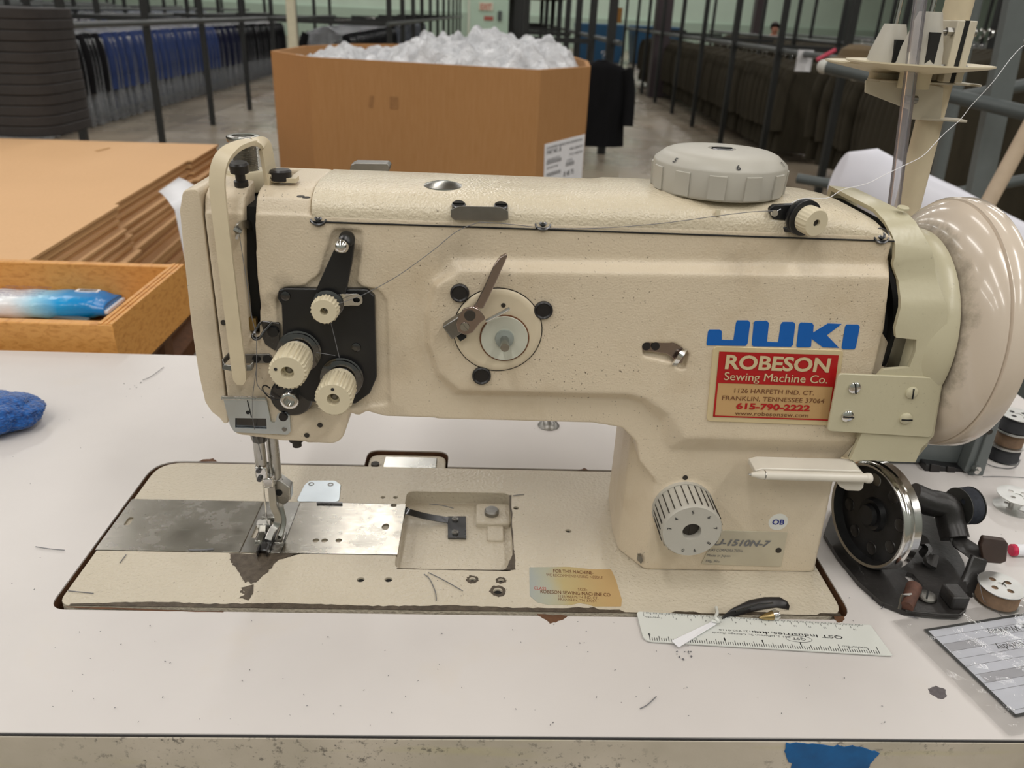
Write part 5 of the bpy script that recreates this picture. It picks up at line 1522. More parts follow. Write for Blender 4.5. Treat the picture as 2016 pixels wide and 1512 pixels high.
# two dished trays, cones and spool pins
def tray(px, py, ycen, R_, label, conex, hh):
    c = Vector(oy(px, py, ycen)); b = NB()
    lathe(b, [(-.016, .0105), (-.006, .0105), (-.0055, .014), (-.001, R_ * .92), (.0002, R_), (.0012, R_), (.0004, R_ * .90), (-.004, .016), (-.004, 0)], c, (0, 0, 1), 64)
    tr = obj('spool_tray', b, M['ivory'], TS, smooth=40)
    b = NB(); lathe(b, [(-.004, .0150), (hh * .3, .0135), (hh * .92, .0082), (hh, .0074), (hh, 0)], c, (0, 0, 1), 32); o = obj('cone_holder', b, M['dialgrey'], TS, smooth=40)
    b = NB(); bx(b, c.x - .0032, c.x + .0035, c.y - .0142, c.y - .0080, c.z + .001, c.z + hh * .62); obj('cone_window', b, M['void'], o)
    b = NB(); cyl(b, (c.x, c.y, c.z), (c.x + .001, c.y, c.z + .26), .0018, 12); obj('spool_pin', b, M['chrome'], TS)
    return c
t1 = tray(1745, 126, .215, .043, '', 0, .0270)
t2 = tray(1808, 126, .180, .048, '', 0, .0330)
adopt(TS)
# clear plastic tube standing in front of the stand
M['clear'] = filmmat('clear_plastic_tube', (.80, .76, .86, 1), gloss=.02, clear=.86, rough=.05)
bm = NB(); a = Vector(oy(1757, 425, .165)); e = Vector(oy(1812, 0, .165)); d = (e - a); e2_ = e + d * .25
lathe(bm, [(0, .0043), ((e2_ - a).length, .0043), ((e2_ - a).length, .0030), (0, .0030)], a - d * .02, e2_ - a, 24, closed=False)
bm2 = bm
tag(obj('clear_tube', bm2, M['clear'], None, smooth=60), 'clear plastic tube rising in front of the cream pole', 'tube')
# thread hanging in from the stand to the pretension
bm = NB()
q = [(2030, 85, .19), (2012, 92, .19), (1990, 115, .18), (1960, 155, .17), (1938, 180, .16), (1912, 208, .15), (1890, 236, .14), (1860, 262, .13), (1838, 285, .12), (1815, 308, .11), (1775, 328, .10), (1740, 345, .09), (1715, 358, .08), (1690, 366, .075), (1665, 371, .07), (1650, 378, .07), (1628, 390, .065), (1580, 391, .055), (1555, 402, .050), (1527, 417, .044)]
tube(bm, smoothpath([oy(*a) for a in q], 4), .00022, 5)
tag(obj('sewing_thread', bm, M['white'], None, smooth=60), 'pale sewing thread curving down from the upper right to the machine top', 'thread')

# grey ballast box with black rocker switch, leaning channel bracket
GB = thing('motor_switch_box', 'slate-grey metal box with black rocker switch behind the bobbin winder', 'switch box', tuple(oz(1860, 945)))
bm = NB(); yq = .205
pts = [oy(1700, 760, yq), oy(1935, 815, yq), oy(1925, 860, yq), oy(1885, 938, yq), oy(1800, 930, yq), oy(1700, 925, yq)]
prism(bm, [(p.x, max(p.z, .0005)) for p in pts], 'y', yq - .004, yq + .060)
obj('housing', bm, M['grey'], GB, bevel=.004, seg=3)
bm = NB(); prism(bm, rp([(oy(*q, yq - .006).x, oy(*q, yq - .006).z) for q in [(1814, 905), (1888, 915), (1884, 947), (1810, 934)]], .001), 'y', yq - .014, yq - .003)
sw = obj('rocker_switch', bm, M['black'], GB, bevel=.001)
for q in ([(1832, 912), (1850, 915), (1848, 936), (1829, 932)], [(1864, 917), (1880, 919), (1878, 939), (1862, 937)]):
    bm = NB(); prism(bm, [(oy(*a, yq - .014).x, oy(*a, yq - .014).z) for a in q], 'y', yq - .0155, yq - .0135); obj('rocker', bm, M['blackp'], sw, bevel=.0004)
adopt(GB)
CB = thing('channel_bracket', 'slate-grey angled metal channel standing beside the switch box', 'bracket', tuple(oz(1915, 945)))
bm = NB(); yq = .185
pts = [(1975, 757), (1988, 757), (1989, 768), (1932, 947), (1928, 952), (1912, 945), (1905, 942), (1918, 925), (1945, 850)]
prism(bm, [(oy(*a, yq).x, max(.0004, oy(*a, yq).z)) for a in pts], 'y', yq, yq + .0025)
pts = [(1975, 757), (1945, 850), (1918, 925), (1908, 935), (1900, 930), (1930, 850), (1962, 775)]
prism(bm, [(oy(*a, yq + .001).x, max(.0004, oy(*a, yq + .001).z)) for a in pts], 'y', yq + .0026, yq + .015)
obj('channel', bm, M['grey'], CB, bevel=.0006)
for px, py in ((1948, 850),):
    bm = NB(); c = oy(px, py, yq); lathe(bm, [(0, .0028), (.0003, .0028), (.0003, 0)], c, (0, -1, 0), 16); obj('hole', bm, M['holed'], CB)
for px, py in ((1972, 777), (1920, 921)):
    bm = NB(); c = Vector(oy(px, py, yq)); cyl(bm, c, c + Vector((0, -.004, 0)), .0036, 6); cyl(bm, c, c + Vector((-.003, -.008, 0)), .0020, 12); obj('bolt', bm, M['chrome'], CB)
adopt(CB)

# =================================================================== wooden tray, wipes, eraser
TR = thing('wooden_tray', 'shallow varnished pine tray standing behind the white table at left', 'tray', (-.37, .545, -.045))
x0, x1, y0, y1, zt_, zb_ = -.60, -.140, .424, .655, .026, -.045
bm = NB(); bx(bm, x0, x1, y0, y0 + .013, zb_, zt_); obj('front_side', bm, M['woodx'], TR, bevel=.0015)
bm = NB(); bx(bm, x0, x1, y1 - .013, y1, zb_, zt_); obj('back_side', bm, M['woodx'], TR, bevel=.0015)
bm = NB(); bx(bm, x1 - .016, x1 + .0003, y0 + .0005, y1 - .0005, zb_, zt_ + .001); b2 = NB(); bx(b2, x1 - .0115, x1 - .0095, y0 - .01, y1 + .01, zt_ - .001, zt_ + .01); bx(b2, x1 - .006, x1 - .004, y0 - .01, y1 + .01, zt_ - .001, zt_ + .01)
o = obj('right_side', bm, M['wood'], TR, smooth=0); cut(o, [b2]); 
bm = NB(); bx(bm, x0, x0 + .014, y0, y1, zb_, zt_ - .0005); obj('left_side', bm, M['wood'], TR, bevel=.0015)
bm = NB(); bx(bm, x0 + .01, x1 - .01, y0 + .01, y1 - .01, zb_ + .004, zb_ + .010); obj('tray_bottom', bm, M['hardboard'], TR)
adopt(TR)
# packet of wipes lying in the tray
zf = -.034
WP = thing('wipes_packet', 'blue and white foil packet of wipes lying in the wooden tray', 'packet', (-.36, .50, zf))
R0 = Vector((-.226, .583, 0)); R1 = Vector(oz(222, 556, -.008)); L0 = Vector((-.42, .572, 0)); L1_ = Vector(oz(-60, 578, -.008))
wv = (R0 - L0); secs = []; nS = 24
dv = Vector((0, 1, 0)) * .066
for i in range(nS + 1):
    f = i / nS; c = Vector((L0.x + (R0.x - L0.x) * f, L0.y + (R0.y - L0.y) * f, 0)); e_ = min(1, min(f, 1 - f) * 10) ** .45; e_ = max(e_, .55)
    sec = []
    for k in range(20):
        a = 2 * PI * k / 20; yy = .5 - .5 * math.copysign(abs(math.cos(a)) ** .7, math.cos(a)); hh = .0165 * e_ * abs(math.sin(a)) ** .5 * (1 if a < PI else -.72)
        sec.append(Vector((c.x, c.y + .058 * yy, zf + .0128 + hh + .0008 * math.sin(f * 30 + a * 3))))
    secs.append(sec)
t = NT('printed_foil')
sp = t.n('ShaderNodeSeparateXYZ'); t.l(t.tc.outputs['Object'], sp.inputs[0])
gx = t.math('ADD', t.math('MULTIPLY', t.math('ADD', sp.outputs[0], .335), 8.5), t.math('MULTIPLY', t.noise(14, 3), .18))
t.set(color=t.ramp(gx, [(0.02, srgb(226, 230, 234)), (.30, srgb(150, 206, 232)), (.55, srgb(20, 150, 214)), (1, srgb(0, 116, 190))]), rough=.22, spec=.6); t.bump(t.noise(60, 3), .5, .003)
bm = NB(); loft(bm, secs); pk = obj('foil_body', bm, t.m, WP, smooth=60)
bm = NB(); bx(bm, R0.x - .001, R0.x + .0045, R0.y + .002, R0.y + .056, zf + .0110, zf + .0150); obj('crimped_end', bm, M['white'], WP)
def wq(f, y, z=0): return Vector((L0.x + (R0.x - L0.x) * f, L0.y + y, zf + .0145 + .0175 + z))
bm = NB(); bx(bm, R0.x - .050, R0.x - .020, R0.y + .034, R0.y + .044, zf + .0270, zf + .0300); bc_ = obj('barcode_panel', bm, M['white'], WP)
bm = NB()
r_ = random.Random(4); xx = R0.x - .046
while xx < R0.x - .024:
    w = r_.choice((.0004, .0008, .0012)); bx(bm, xx, xx + w, R0.y + .035, R0.y + .043, zf + .0300, zf + .0302); xx += w + r_.choice((.0005, .0008))
obj('barcode', bm, M['ink'], bc_, smooth=0)
bm = NB()
for j in range(5):
    text(bm, ['Directions: Use wipe to clean hands', 'and surfaces. Discard after use.', 'Ingredients: Water, Glycerin,', 'Keep packet closed to', 'keep the wipes moist.'][j], Vector((R0.x - .115, R0.y + .043 - j * .0085, zf + .0306)), (1, 0, 0), (0, 1, 0), .0042, .060)
flatobj('packet_print', bm, M['navyink'], WP, N=(0, 0, 1))
adopt(WP)
bm = NB(); q_ = [oz(88, 622, -.028), oz(100, 616, -.028), (oz(178, 628, -.028)), oz(170, 634, -.028)]
prism(bm, [tuple(p)[:2] for p in q_], 'z', -.0345, -.026)
tag(obj('sharpening_stone', bm, simple('grey_stone', srgb(86, 92, 90), .7), None, bevel=.0012), 'small dark grey bar in front of the wipes packet in the tray', 'bar')
bm = NB(); bx(bm, -.72, -.165, .42, .70, -.075, -.0455); 
SD_ = thing('side_stand', 'low wooden stand carrying the pine tray behind the white table', 'stand', (-.44, .56, FLOOR))
obj('stand_top', bm, M['core'], SD_, bevel=.002)
for x in (-.69, -.20):
    for y in (.45, .67): bm = NB(); bx(bm, x - .015, x + .015, y - .015, y + .015, FLOOR, -.0755); obj('leg', bm, M['core'], SD_)
adopt(SD_)

# =================================================================== flat cardboard sheets
ZT = -.05
cBR = Vector(oz(430, 284, ZT)); cFR = Vector(oz(90, 491, ZT)); cBL = Vector(oz(100, 270, ZT))
ey = (cBR - cFR).normalized(); ex = Vector((ey.y, -ey.x, 0)); Ly = (cBR - cFR).length + .10
NSH = 22; TH = .0165
proto = None
for i in range(NSH):
    if i < 2 or i % 4 == 0:
        pass
    jx = rnd.uniform(-.012, .018) + (.004 * i if i < 6 else .024); jy = rnd.uniform(-.012, .012); rz = rnd.uniform(-.008, .008)
    if i == 0: jx = jy = rz = 0
    loc = cBR - ey * (Ly / 2) + ex * (jx - .36) + ey * jy; loc.z = ZT - i * TH - TH
    root = thing('cardboard_sheet', '', 'cardboard', tuple(loc), 'flattened cardboard boxes stacked behind the tray') if i == 0 else proto.copy()
    if i == 0:
        proto = root
        bm = NB(); hx, hy = .36, Ly / 2
        o_ = [(hx, hy), (-hx, hy), (-hx, -hy), (hx, -hy), (hx, -hy * .30), (hx - .012, -hy * .29), (hx - .012, hy * .55), (hx, hy * .56)]
        ang = math.atan2(ex.y, ex.x)
        prism(bm, o_, 'z', TH - .0062, TH - .0008); prism(bm, [(p[0] - .006, p[1] * .995) for p in o_], 'z', .0002, .0052); bx(bm, -hx + .02, hx - .03, -hy + .03, hy - .03, .005, TH - .006)
        bm.faces.ensure_lookup_table()
        for f in bm.faces:
            if abs(f.normal.z) < .5: f.material_index = 1
        obj('sheet', bm, [M['card'], M['carde']], root, smooth=0)
        bm = NB(); lathe(bm, [(0, .003), (.003, .003)], (0, 0, .002), (0, 0, 1), 6); bm.free()
    else:
        COL.objects.link(root); root.location = loc
        for ch in list(proto.children):
            c = ch.copy(); COL.objects.link(c); c.parent = root
    root.rotation_euler.z = ang + rz
    root['label'] = 'topmost flattened cardboard box of the stack, its broad tan face showing' if i == 0 else 'flattened cardboard box within the stack behind the tray, only its edge showing'
bm = NB(); p = oz(213, 295, ZT + .0006); 
a = oz(190, 297, ZT + .0006); e = oz(214, 291, ZT + .0006); tube(bm, [a, e], .005, wd=(0, 1, 0), th=.0006)
o = obj('hand_slot', bm, M['carde'], proto); o.matrix_parent_inverse = Matrix.Identity(4)
o.location = (0, 0, 0)
_m = (Matrix.Translation(proto.location) @ Matrix.Rotation(proto.rotation_euler.z, 4, 'Z')).inverted(); o.data.transform(_m)
# low table under the stack
LT = thing('stack_table', 'low plain table under the stack of flattened boxes', 'table', tuple(loc + Vector((0, 0, -.3))))
zz = ZT - NSH * TH - .0005
bm = NB(); box(bm, loc + Vector((0, 0, -.021)), (.80, 1.3, .04), Matrix.Rotation(ang, 3, 'Z')); obj('table_top', bm, M['core'], LT)
for sx in (-1, 1):
    for sy in (-1, 1):
        bm = NB(); c = loc + ex * (.35 * sx) + ey * (.58 * sy); bx(bm, c.x - .03, c.x + .03, c.y - .03, c.y + .03, FLOOR, loc.z - .0415); obj('leg', bm, M['core'], LT)
adopt(LT)
# second board lying left of the stack
bm = NB(); w = [oz(-150, 330, ZT - .002), oz(108, 268, ZT - .002), oz(60, 262, ZT - .002), oz(-200, 275, ZT - .002)]
prism(bm, [tuple(p)[:2] for p in w], 'z', ZT - .010, ZT - .004)
bm.free()
# printed label sheets hanging over the stack corner
LB_ = thing('printed_sheet', 'white printed sheet draped over the right edge of the cardboard stack', 'paper', tuple(oy(360, 400, 1.15)))
bm = NB(); yq = 1.12
edge0 = Vector(oy(336, 402, 1.18)); edge1 = Vector(oy(400, 378, 1.30)); top0 = Vector(oy(312, 377, 1.36)); top1 = Vector(oy(352, 349, 1.48))
d_ = Vector((.025, -.03, -.19))
g = []
for k, f in enumerate((0, .35, .7, .9, 1)): g.append([top0.lerp(edge0, f) + Vector((0, 0, .004 * math.sin(f * PI))), top1.lerp(edge1, f) + Vector((0, 0, .004 * math.sin(f * PI)))])
for f in (.06, .2, .6, 1.15): g.append([edge0 + d_ * f + Vector((.006, 0, 0)), edge1 + d_ * f + Vector((.006, 0, 0))])
vv = [[bm.verts.new(p) for p in r] for r in g]
for a, b_ in zip(vv[:-1], vv[1:]): bm.faces.new((a[0], a[1], b_[1], b_[0]))
o = obj('paper', bm, M['white'], LB_, smooth=60); sm = o.modifiers.new('s', 'SOLIDIFY'); sm.thickness = .0006
bm = NB(); s0 = edge0 + Vector((.006, 0, 0)); s1 = edge1 + Vector((.006, 0, 0)); off = Vector((.0012, -.0010, 0))
def lq(u0, v0, u1, v1):
    P_ = [s0.lerp(s1, u) + d_ * v + off for u, v in ((u0, v0), (u1, v0), (u1, v1), (u0, v1))]; bm.faces.new([bm.verts.new(p) for p in P_])
for j, v in enumerate((.18, .30, .52, .68, .84, 1.0)):
    lq(.12, v, .12 + (.5, .7, .34, .6, .32, .7)[j], v + (.03, .05, .10, .03, .10, .04)[j])
flatobj('printed_blocks', bm, simple('grey_print', srgb(140, 140, 150), .6), LB_)
adopt(LB_)
# stack of folded dark felt
cf = Vector(oz(30, 270, ZT)); wR = abs(oy(104, 270, cf.y).x - cf.x); cc = Vector((cf.x - .10, cf.y + .16, 0))
hR = oz(107, 272, ZT).x - cc.x
proto2 = None; nf = 12; hf = (.31 - ZT) / nf
for i in range(nf):
    if i == 0:
        bm = NB(); o_ = rp([(-hR, -.16), (hR, -.16), (hR, .18), (-hR, .18)], .11, 8); prism(bm, o_, 'z', 0, hf * .97)
        proto2 = obj('felt_pad', bm, simple('dark_felt', srgb(52, 50, 50), .9, var=.15, scale=30, bump=.2), None, bevel=.003, seg=2); o = proto2
    else: o = proto2.copy(); COL.objects.link(o)
    o.location = (cc.x + rnd.uniform(-.002, .002), cc.y + rnd.uniform(-.002, .002), ZT + .0008 + i * hf)
    tag(o, 'topmost pad of the tall dark felt pile at the left edge' if i == nf - 1 else 'dark grey felt pad in the tall pile standing on the cardboard', 'felt pad', 'dark felt pads piled on the cardboard')
# =================================================================== warehouse shell
t = NT('polished_concrete')
c = t.ramp(t.noise(.55, 5, .6), [(.30, srgb(120, 110, 95)), (.55, srgb(150, 140, 124)), (.8, srgb(166, 150, 130))])
br = t.ramp(t.noise(.35, 4, .6), [(.50, BLK), (.66, WHT)])
c = t.mix(t.math('MULTIPLY', br, .55), c, srgb(146, 122, 100))
sk = t.ramp(t.noise(6, 4, .7, stretch=(1, .15, 1)), [(.58, BLK), (.70, WHT)])
c = t.mix(t.math('MULTIPLY', sk, .25), c, srgb(70, 66, 62))
t.set(color=c, rough=t.ramp(t.noise(1.2, 4), [(.3, (.16,) * 3 + (1,)), (.7, (.38,) * 3 + (1,))]), spec=.5)
bm = NB(); bx(bm, -24, 24, -6, 32.4, FLOOR - .05, FLOOR); struct('floor', bm, t.m, 'grey polished concrete warehouse floor', smooth=0)
wg = simple('pale_green_wall', srgb(206, 226, 210), .7, var=.04, scale=1.5)
bm = NB(); bx(bm, -24, 24, 32.0, 32.3, FLOOR, 5.2); struct('wall_back', bm, wg, 'pale green painted back wall', smooth=0)
bm = NB(); bx(bm, -24, 24, 31.93, 32.0, FLOOR, FLOOR + 1.05); struct('trim_1', bm, simple('wall_dado', srgb(176, 196, 180), .6), 'slightly darker lower band of the back wall', smooth=0)
wl = simple('grey_wall', srgb(150, 156, 150), .8, var=.04, scale=1)
bm = NB(); bx(bm, -24.3, -24, -6, 32.3, FLOOR, 5.2); struct('wall_left', bm, wl, smooth=0)
bm = NB(); bx(bm, 24, 24.3, -6, 32.3, FLOOR, 5.2); struct('wall_right', bm, wl, smooth=0)
bm = NB(); bx(bm, -24.3, 24.3, -6.3, -6, FLOOR, 5.2); struct('wall_front', bm, wl, smooth=0)
bm = NB(); bx(bm, -24.3, 24.3, -6.3, 32.3, 5.2, 5.4); struct('ceiling', bm, simple('pale_ceiling', srgb(200, 198, 190), .8), smooth=0)
# door in the back wall
dx0 = oy(925, 40, 31.9).x; dx1 = oy(1003, 40, 31.9).x
DR = bpy.data.objects.new('door_1', None); COL.objects.link(DR); DR['kind'] = 'structure'; DR['label'] = 'pale green steel door with red sign at the far end of the aisle'
bm = NB(); bx(bm, dx0, dx1, 31.86, 31.93, FLOOR, FLOOR + 2.1); obj('door_leaf', bm, simple('door_green', srgb(190, 214, 196), .5), DR, bevel=.01)
bm = NB(); bx(bm, dx0 - .08, dx0, 31.84, 31.93, FLOOR, FLOOR + 2.18); bx(bm, dx1, dx1 + .08, 31.84, 31.93, FLOOR, FLOOR + 2.18); bx(bm, dx0, dx1, 31.84, 31.93, FLOOR + 2.1, FLOOR + 2.18); obj('door_frame', bm, simple('door_frame_white', srgb(216, 220, 206), .5), DR)
bm = NB(); c = oy(984, 30, 31.85); bx(bm, c.x - .07, c.x + .07, 31.78, 31.86, c.z - .18, c.z + .14); obj('door_handle', bm, M['greyd'], DR)
bm = NB(); c = oy(962, 36, 31.85); bx(bm, c.x - .17, c.x + .17, 31.84, 31.86, c.z - .07, c.z + .07); obj('red_sticker', bm, simple('faded_red', srgb(176, 96, 84), .5), DR)
c = oy(957, 14, 31.8)
SG = thing('exit_sign', 'small exit sign with red letters above the far pale green door', 'sign', (c.x, 31.85, c.z))
bm = NB(); bx(bm, c.x - .26, c.x + .26, 31.82, 31.859, c.z - .12, c.z + .16); obj('sign_board', bm, simple('sign_cream', srgb(222, 214, 196), .5), SG, bevel=.01)
bm = NB(); text(bm, 'EXIT', (c.x, 31.815, c.z - .09), (1, 0, 0), (0, 0, 1), .20, .40, off=.02); flatobj('sign_letters', bm, simple('sign_red', srgb(196, 96, 72), .5), SG, N=(0, -1, 0))
adopt(SG)
# building columns
colm = simple('maroon_column', srgb(62, 52, 56), .5)
for (px, py, w, lab) in ((1291, 192, .24, 'dark maroon building column by the near end of the olive jackets'), (1478, 110, .24, 'dark maroon building column behind the right-hand racks')):
    p = oz(px, py, FLOOR) if px < 1400 else oz(1478, 150, FLOOR)
    bm = NB(); bx(bm, p.x - w / 2, p.x + w / 2, p.y, p.y + w, FLOOR, 5.2)
    tag(obj('building_column', bm, colm, None, bevel=.01), lab, 'column')
p = Vector((-1.17, 6.0, 0))
bm = NB(); bx(bm, p.x - .03, p.x + .03, p.y - .03, p.y + .03, FLOOR, 2.4); tag(obj('cream_post', bm, simple('cream_post_paint', srgb(214, 208, 184), .5), None, bevel=.004), 'cream square post rising behind the big cardboard box', 'post')

# =================================================================== garment racks
def rack(name, label, pts, zr, ztop, mp='rackb', mr='rackg', double=None, rp_=.022):
    """posts at pts joined by a rail at zr"""
    r = thing(name, label, 'clothes rack', (pts[0][0], pts[0][1], FLOOR), 'long rows of black garment racks')
    for (x, y) in pts:
        bm = NB(); bx(bm, x - rp_, x + rp_, y - rp_, y + rp_, FLOOR, ztop); obj('post', bm, M[mp], r, smooth=0)
    a = Vector((pts[0][0], pts[0][1], zr)); e = Vector((pts[-1][0], pts[-1][1], zr)); d = (e - a).normalized()
    bm = NB(); cyl(bm, a - d * .35 + Vector((.03, 0, 0)), e + d * .3 + Vector((.03, 0, 0)), .022, 12); obj('hanging_rail', bm, M[mr], r)
    bm = NB(); cyl(bm, a - d * .1 + Vector((0, 0, ztop - zr - .1)), e + Vector((0, 0, ztop - zr - .1)), .02, 8); obj('top_rail', bm, M[mp], r)
    if double:
        bm = NB()
        bm.free()
        for (x, y) in pts[::2]:
            bm = NB(); bx(bm, min(x, x + double), max(x, x + double), y - .018, y + .018, zr - .03, zr + .012); obj('cross_bar', bm, M[mp], r, smooth=0)
    adopt(r); return r


rack('garment_rack', 'black garment rack left of the aisle, in front of the blue wrapped garments', [(-2.44 + .002 * i, 5.2 + 1.33 * i) for i in range(8)], .165, 2.2, double=-1.20)
rack('garment_rack', 'black garment rack holding the blue and black plastic-wrapped garments', [(-3.70, 5.9 + 1.33 * i) for i in range(8)], .15, 2.2)
for k, x in enumerate((-5.2, -6.7, -8.2, -9.8)):
    rack('garment_rack', 'black garment rack, number %s row back behind the blue wrapped garments' % ('first', 'second', 'third', 'fourth')[k], [(x, 6.5 + 1.6 * i) for i in range(9)], .16, 2.2, double=(-1.2 if k % 2 == 0 else None))
rack('garment_rack', 'black garment rack left of the far door, its end behind the big cardboard box', [(-.80 + .022 * (y - 9), y) for y in (9.0, 10.2, 11.4, 12.6, 14, 15.5, 17, 18.5, 20, 21.5, 23)], .19, 2.2, double=-1.3, rp_=.026)
rack('garment_rack', 'black garment rack with the left row of posts right of the far door', [(.60 + .012 * (y - 7), y) for y in (7.2, 8.4, 9.6, 10.8, 12, 13.3, 14.6, 16, 17.5, 19)], .16, 2.2, double=.60, rp_=.026)
rack('garment_rack', 'black garment rack whose thick end post stands above the single black jacket', [(1.33, y) for y in (7.0, 8.4, 9.8, 11.2, 12.6, 14, 15.5, 17)], .16, 2.2, rp_=.035)
rack('garment_rack', 'black garment rack on the right of the aisle in front of the olive jackets', [(2.56 + .032 * (y - 5), y) for y in (5.0, 6.4, 7.83, 9.25, 10.57, 12, 13.38, 14.64, 16.3)], .165, 2.2, double=1.2)
for k, (x, y0_) in enumerate(((4.1, 4.6), (5.6, 5.2), (7.1, 6), (8.8, 7))):
    rack('garment_rack', 'black garment rack, %s row back behind the olive jackets on the right' % ('first', 'second', 'third', 'fourth')[k], [(x + .03 * i, y0_ + 1.5 * i) for i in range(8)], .19, 2.2)


# garments: a jacket on a hanger, wrapped or not
def jacket_mesh(seed, w=.25, L=.75, th=.052, wrap=False):
    r = random.Random(seed); bm = NB(); secs = []
    n = 22
    prof = [(0.0, .05), (-.02, .085), (-.045, .17), (-.075, .235), (-.12, .25), (-.30, .245), (-.50, .25), (-.66, .265), (-L, .27)]
    for (z, hw) in prof:
        ring = []
        for k in range(n):
            a = 2 * PI * k / n
            t_ = th * (1 + .35 * math.sin(a * 5 + seed) * min(1, -z * 3)) * (1 if z < -.03 else .6)
            ring.append(Vector((hw * w / .25 * math.copysign(abs(math.cos(a)) ** .7, math.cos(a)), t_ * math.sin(a) + .01 * math.sin(z * 9 + seed), z)))
        secs.append(ring)
    loft(bm, secs)
    return bm


def sleeve_mesh(sx, L=.56):
    bm = NB(); pts = [(sx * .215, -.01, -.07), (sx * .262, -.02, -.20), (sx * .275, -.035, -.40), (sx * .270, -.05, -L)]
    tube(bm, smoothpath(pts, 4), .055, 12, rr=None); return bm


fab = {}
def fabric(name, c, rough=.9, bump=.3):
    t = NT(name); f = t.noise(5, 4, stretch=(3, 3, .6)); t.set(color=t.ramp(f, [(.3, tuple(a * .6 for a in c[:3]) + (1,)), (.7, c)]), rough=rough, spec=.2); t.bump(f, bump, .03); return t.m
fab['olive'] = fabric('olive_drab_wool', srgb(62, 57, 46)); fab['black'] = fabric('black_wool', srgb(20, 20, 23)); fab['blue'] = fabric('navy_blue_wool', srgb(58, 74, 122)); fab['navy'] = fabric('dark_navy_wool', srgb(26, 30, 58))
fab['bag'] = filmmat('thin_clear_bag', (.62, .66, .72, 1), gloss=.07, clear=.68, bump=(9, 1.0, .06, (2, 2, .7)), rough=.16)
hangm = M['chrome']
hang_bm = NB(); tube(hang_bm, smoothpath([(0, 0, -.02), (0, 0, .035), (.016, 0, .052), (.004, 0, .072), (-.018, 0, .062), (-.020, 0, .045)], 4), .0028, 6)
def make_garment(kind, seed):
    fc = {'olive': 'olive', 'black': 'black', 'blue': 'blue', 'navy': 'navy', 'clear': 'navy'}[kind]
    r = thing('hanging_jacket', '', 'jacket', (0, 0, 0))
    obj('jacket_body', jacket_mesh(seed), fab[fc], r, smooth=70)
    for sx in (-1, 1): obj('sleeve', sleeve_mesh(sx), fab[fc], r, smooth=70)
    o = obj('hanger', hang_bm.copy(), hangm, r)
    if kind != 'olive':
        bm = NB(); secs = []; n = 26; rr = random.Random(seed)
        for (z, hw) in ((.01, .04), (-.05, .20), (-.10, .30), (-.3, .325), (-.6, .33), (-.80, .335), (-.84, .33)):
            secs.append([Vector((hw * math.copysign(abs(math.cos(a)) ** .6, math.cos(a)), .060 * math.sin(a) * (1 + .25 * math.sin(a * 7 + z * 6 + seed)), z)) for a in [2 * PI * k / n for k in range(n)]])
        loft(bm, secs, cap=False); obj('plastic_bag', bm, fab['bag'], r, smooth=80)
    return r


protoG = {k: [make_garment(k, s) for s in (1, 2)] for k in ('olive', 'black', 'blue', 'navy')}
used = set()
def hang(kind, x, y, z, lab, grp, rz=0, sc=1):
    i = rnd.randrange(2); pr_ = protoG[kind][i]
    if (kind, i) in used: r = dup(pr_)
    else: r = pr_; used.add((kind, i))
    r.location = (x, y, z); r.rotation_euler = (0, 0, rz); r.scale = (sc, sc, sc)
    r['label'] = lab; r['category'] = 'jacket'; r['group'] = grp
    return r


ZR = .145
y = 6.6
while y < 15.2:      # plastic-wrapped garments, left
    k = 'black' if y < 7.9 else ('blue' if y < 11.4 else ('navy' if y < 12.4 else 'black'))
    lab = {'black': 'black garment in clear plastic on the left rack, near end' if y < 8 else 'black garment in clear plastic on the left rack, far end', 'blue': 'blue garment in clear plastic hanging on the left rack', 'navy': 'dark navy garment in clear plastic at the far end of the blue row'}[k]
    hang(k, -3.70 + rnd.uniform(-.02, .02), y, ZR - .075, lab, 'plastic-wrapped garments on the left rack, ' + k, rnd.uniform(-.06, .06))
    y += .115 + rnd.uniform(0, .03)
for row, x in enumerate((-5.2, -6.7)):
    y = 8.0 + row * 1.0
    while y < 15 + row:
        hang(rnd.choice(('black', 'navy', 'blue')), x, y, ZR - .05, 'wrapped garment on the %s rack behind the blue garments' % ('first', 'second', 'third', 'fourth')[row], 'wrapped garments on the %s rear left rack' % ('first', 'second', 'third', 'fourth')[row], rnd.uniform(-.1, .1)); y += .24
y = 9.6
while y < 14.5:       # garments left of the far door
    hang('black', -1.6, y, .11, 'plastic-wrapped dark garment on the rack just behind the big cardboard box', 'wrapped garments behind the big box', rnd.uniform(-.1, .1)); y += .24
y = 6.9
while y < 15.5:     # olive jackets on the right
    lab = 'olive drab jacket hanging in the right-hand row beside the aisle'
    hang('olive', 3.12 + .03 * (y - 6) + rnd.uniform(-.03, .03), y, ZR - .09, lab, 'olive jackets on the right rack', rnd.uniform(-.10, .10)); y += .13 + rnd.uniform(0, .04)
y = 4.3
while y < 6.3:
    hang('olive', 3.2 + rnd.uniform(-.03, .03), y, .10, 'olive drab jacket in the nearest part of the right-hand row', 'olive jackets nearest on the right', rnd.uniform(-.10, .10)); y += .11 + rnd.uniform(0, .02)
for row, (x, y0_, y1_) in enumerate(((4.55, 4.4, 9.4), (6.0, 6, 10.5))):
    y = y0_
    while y < y1_:
        hang('olive', x, y, .16, 'olive drab jacket on the %s rack behind the right-hand row' % ('first', 'second', 'third')[row], 'olive jackets on the %s rear right rack' % ('first', 'second', 'third')[row], rnd.uniform(-.1, .1)); y += .17
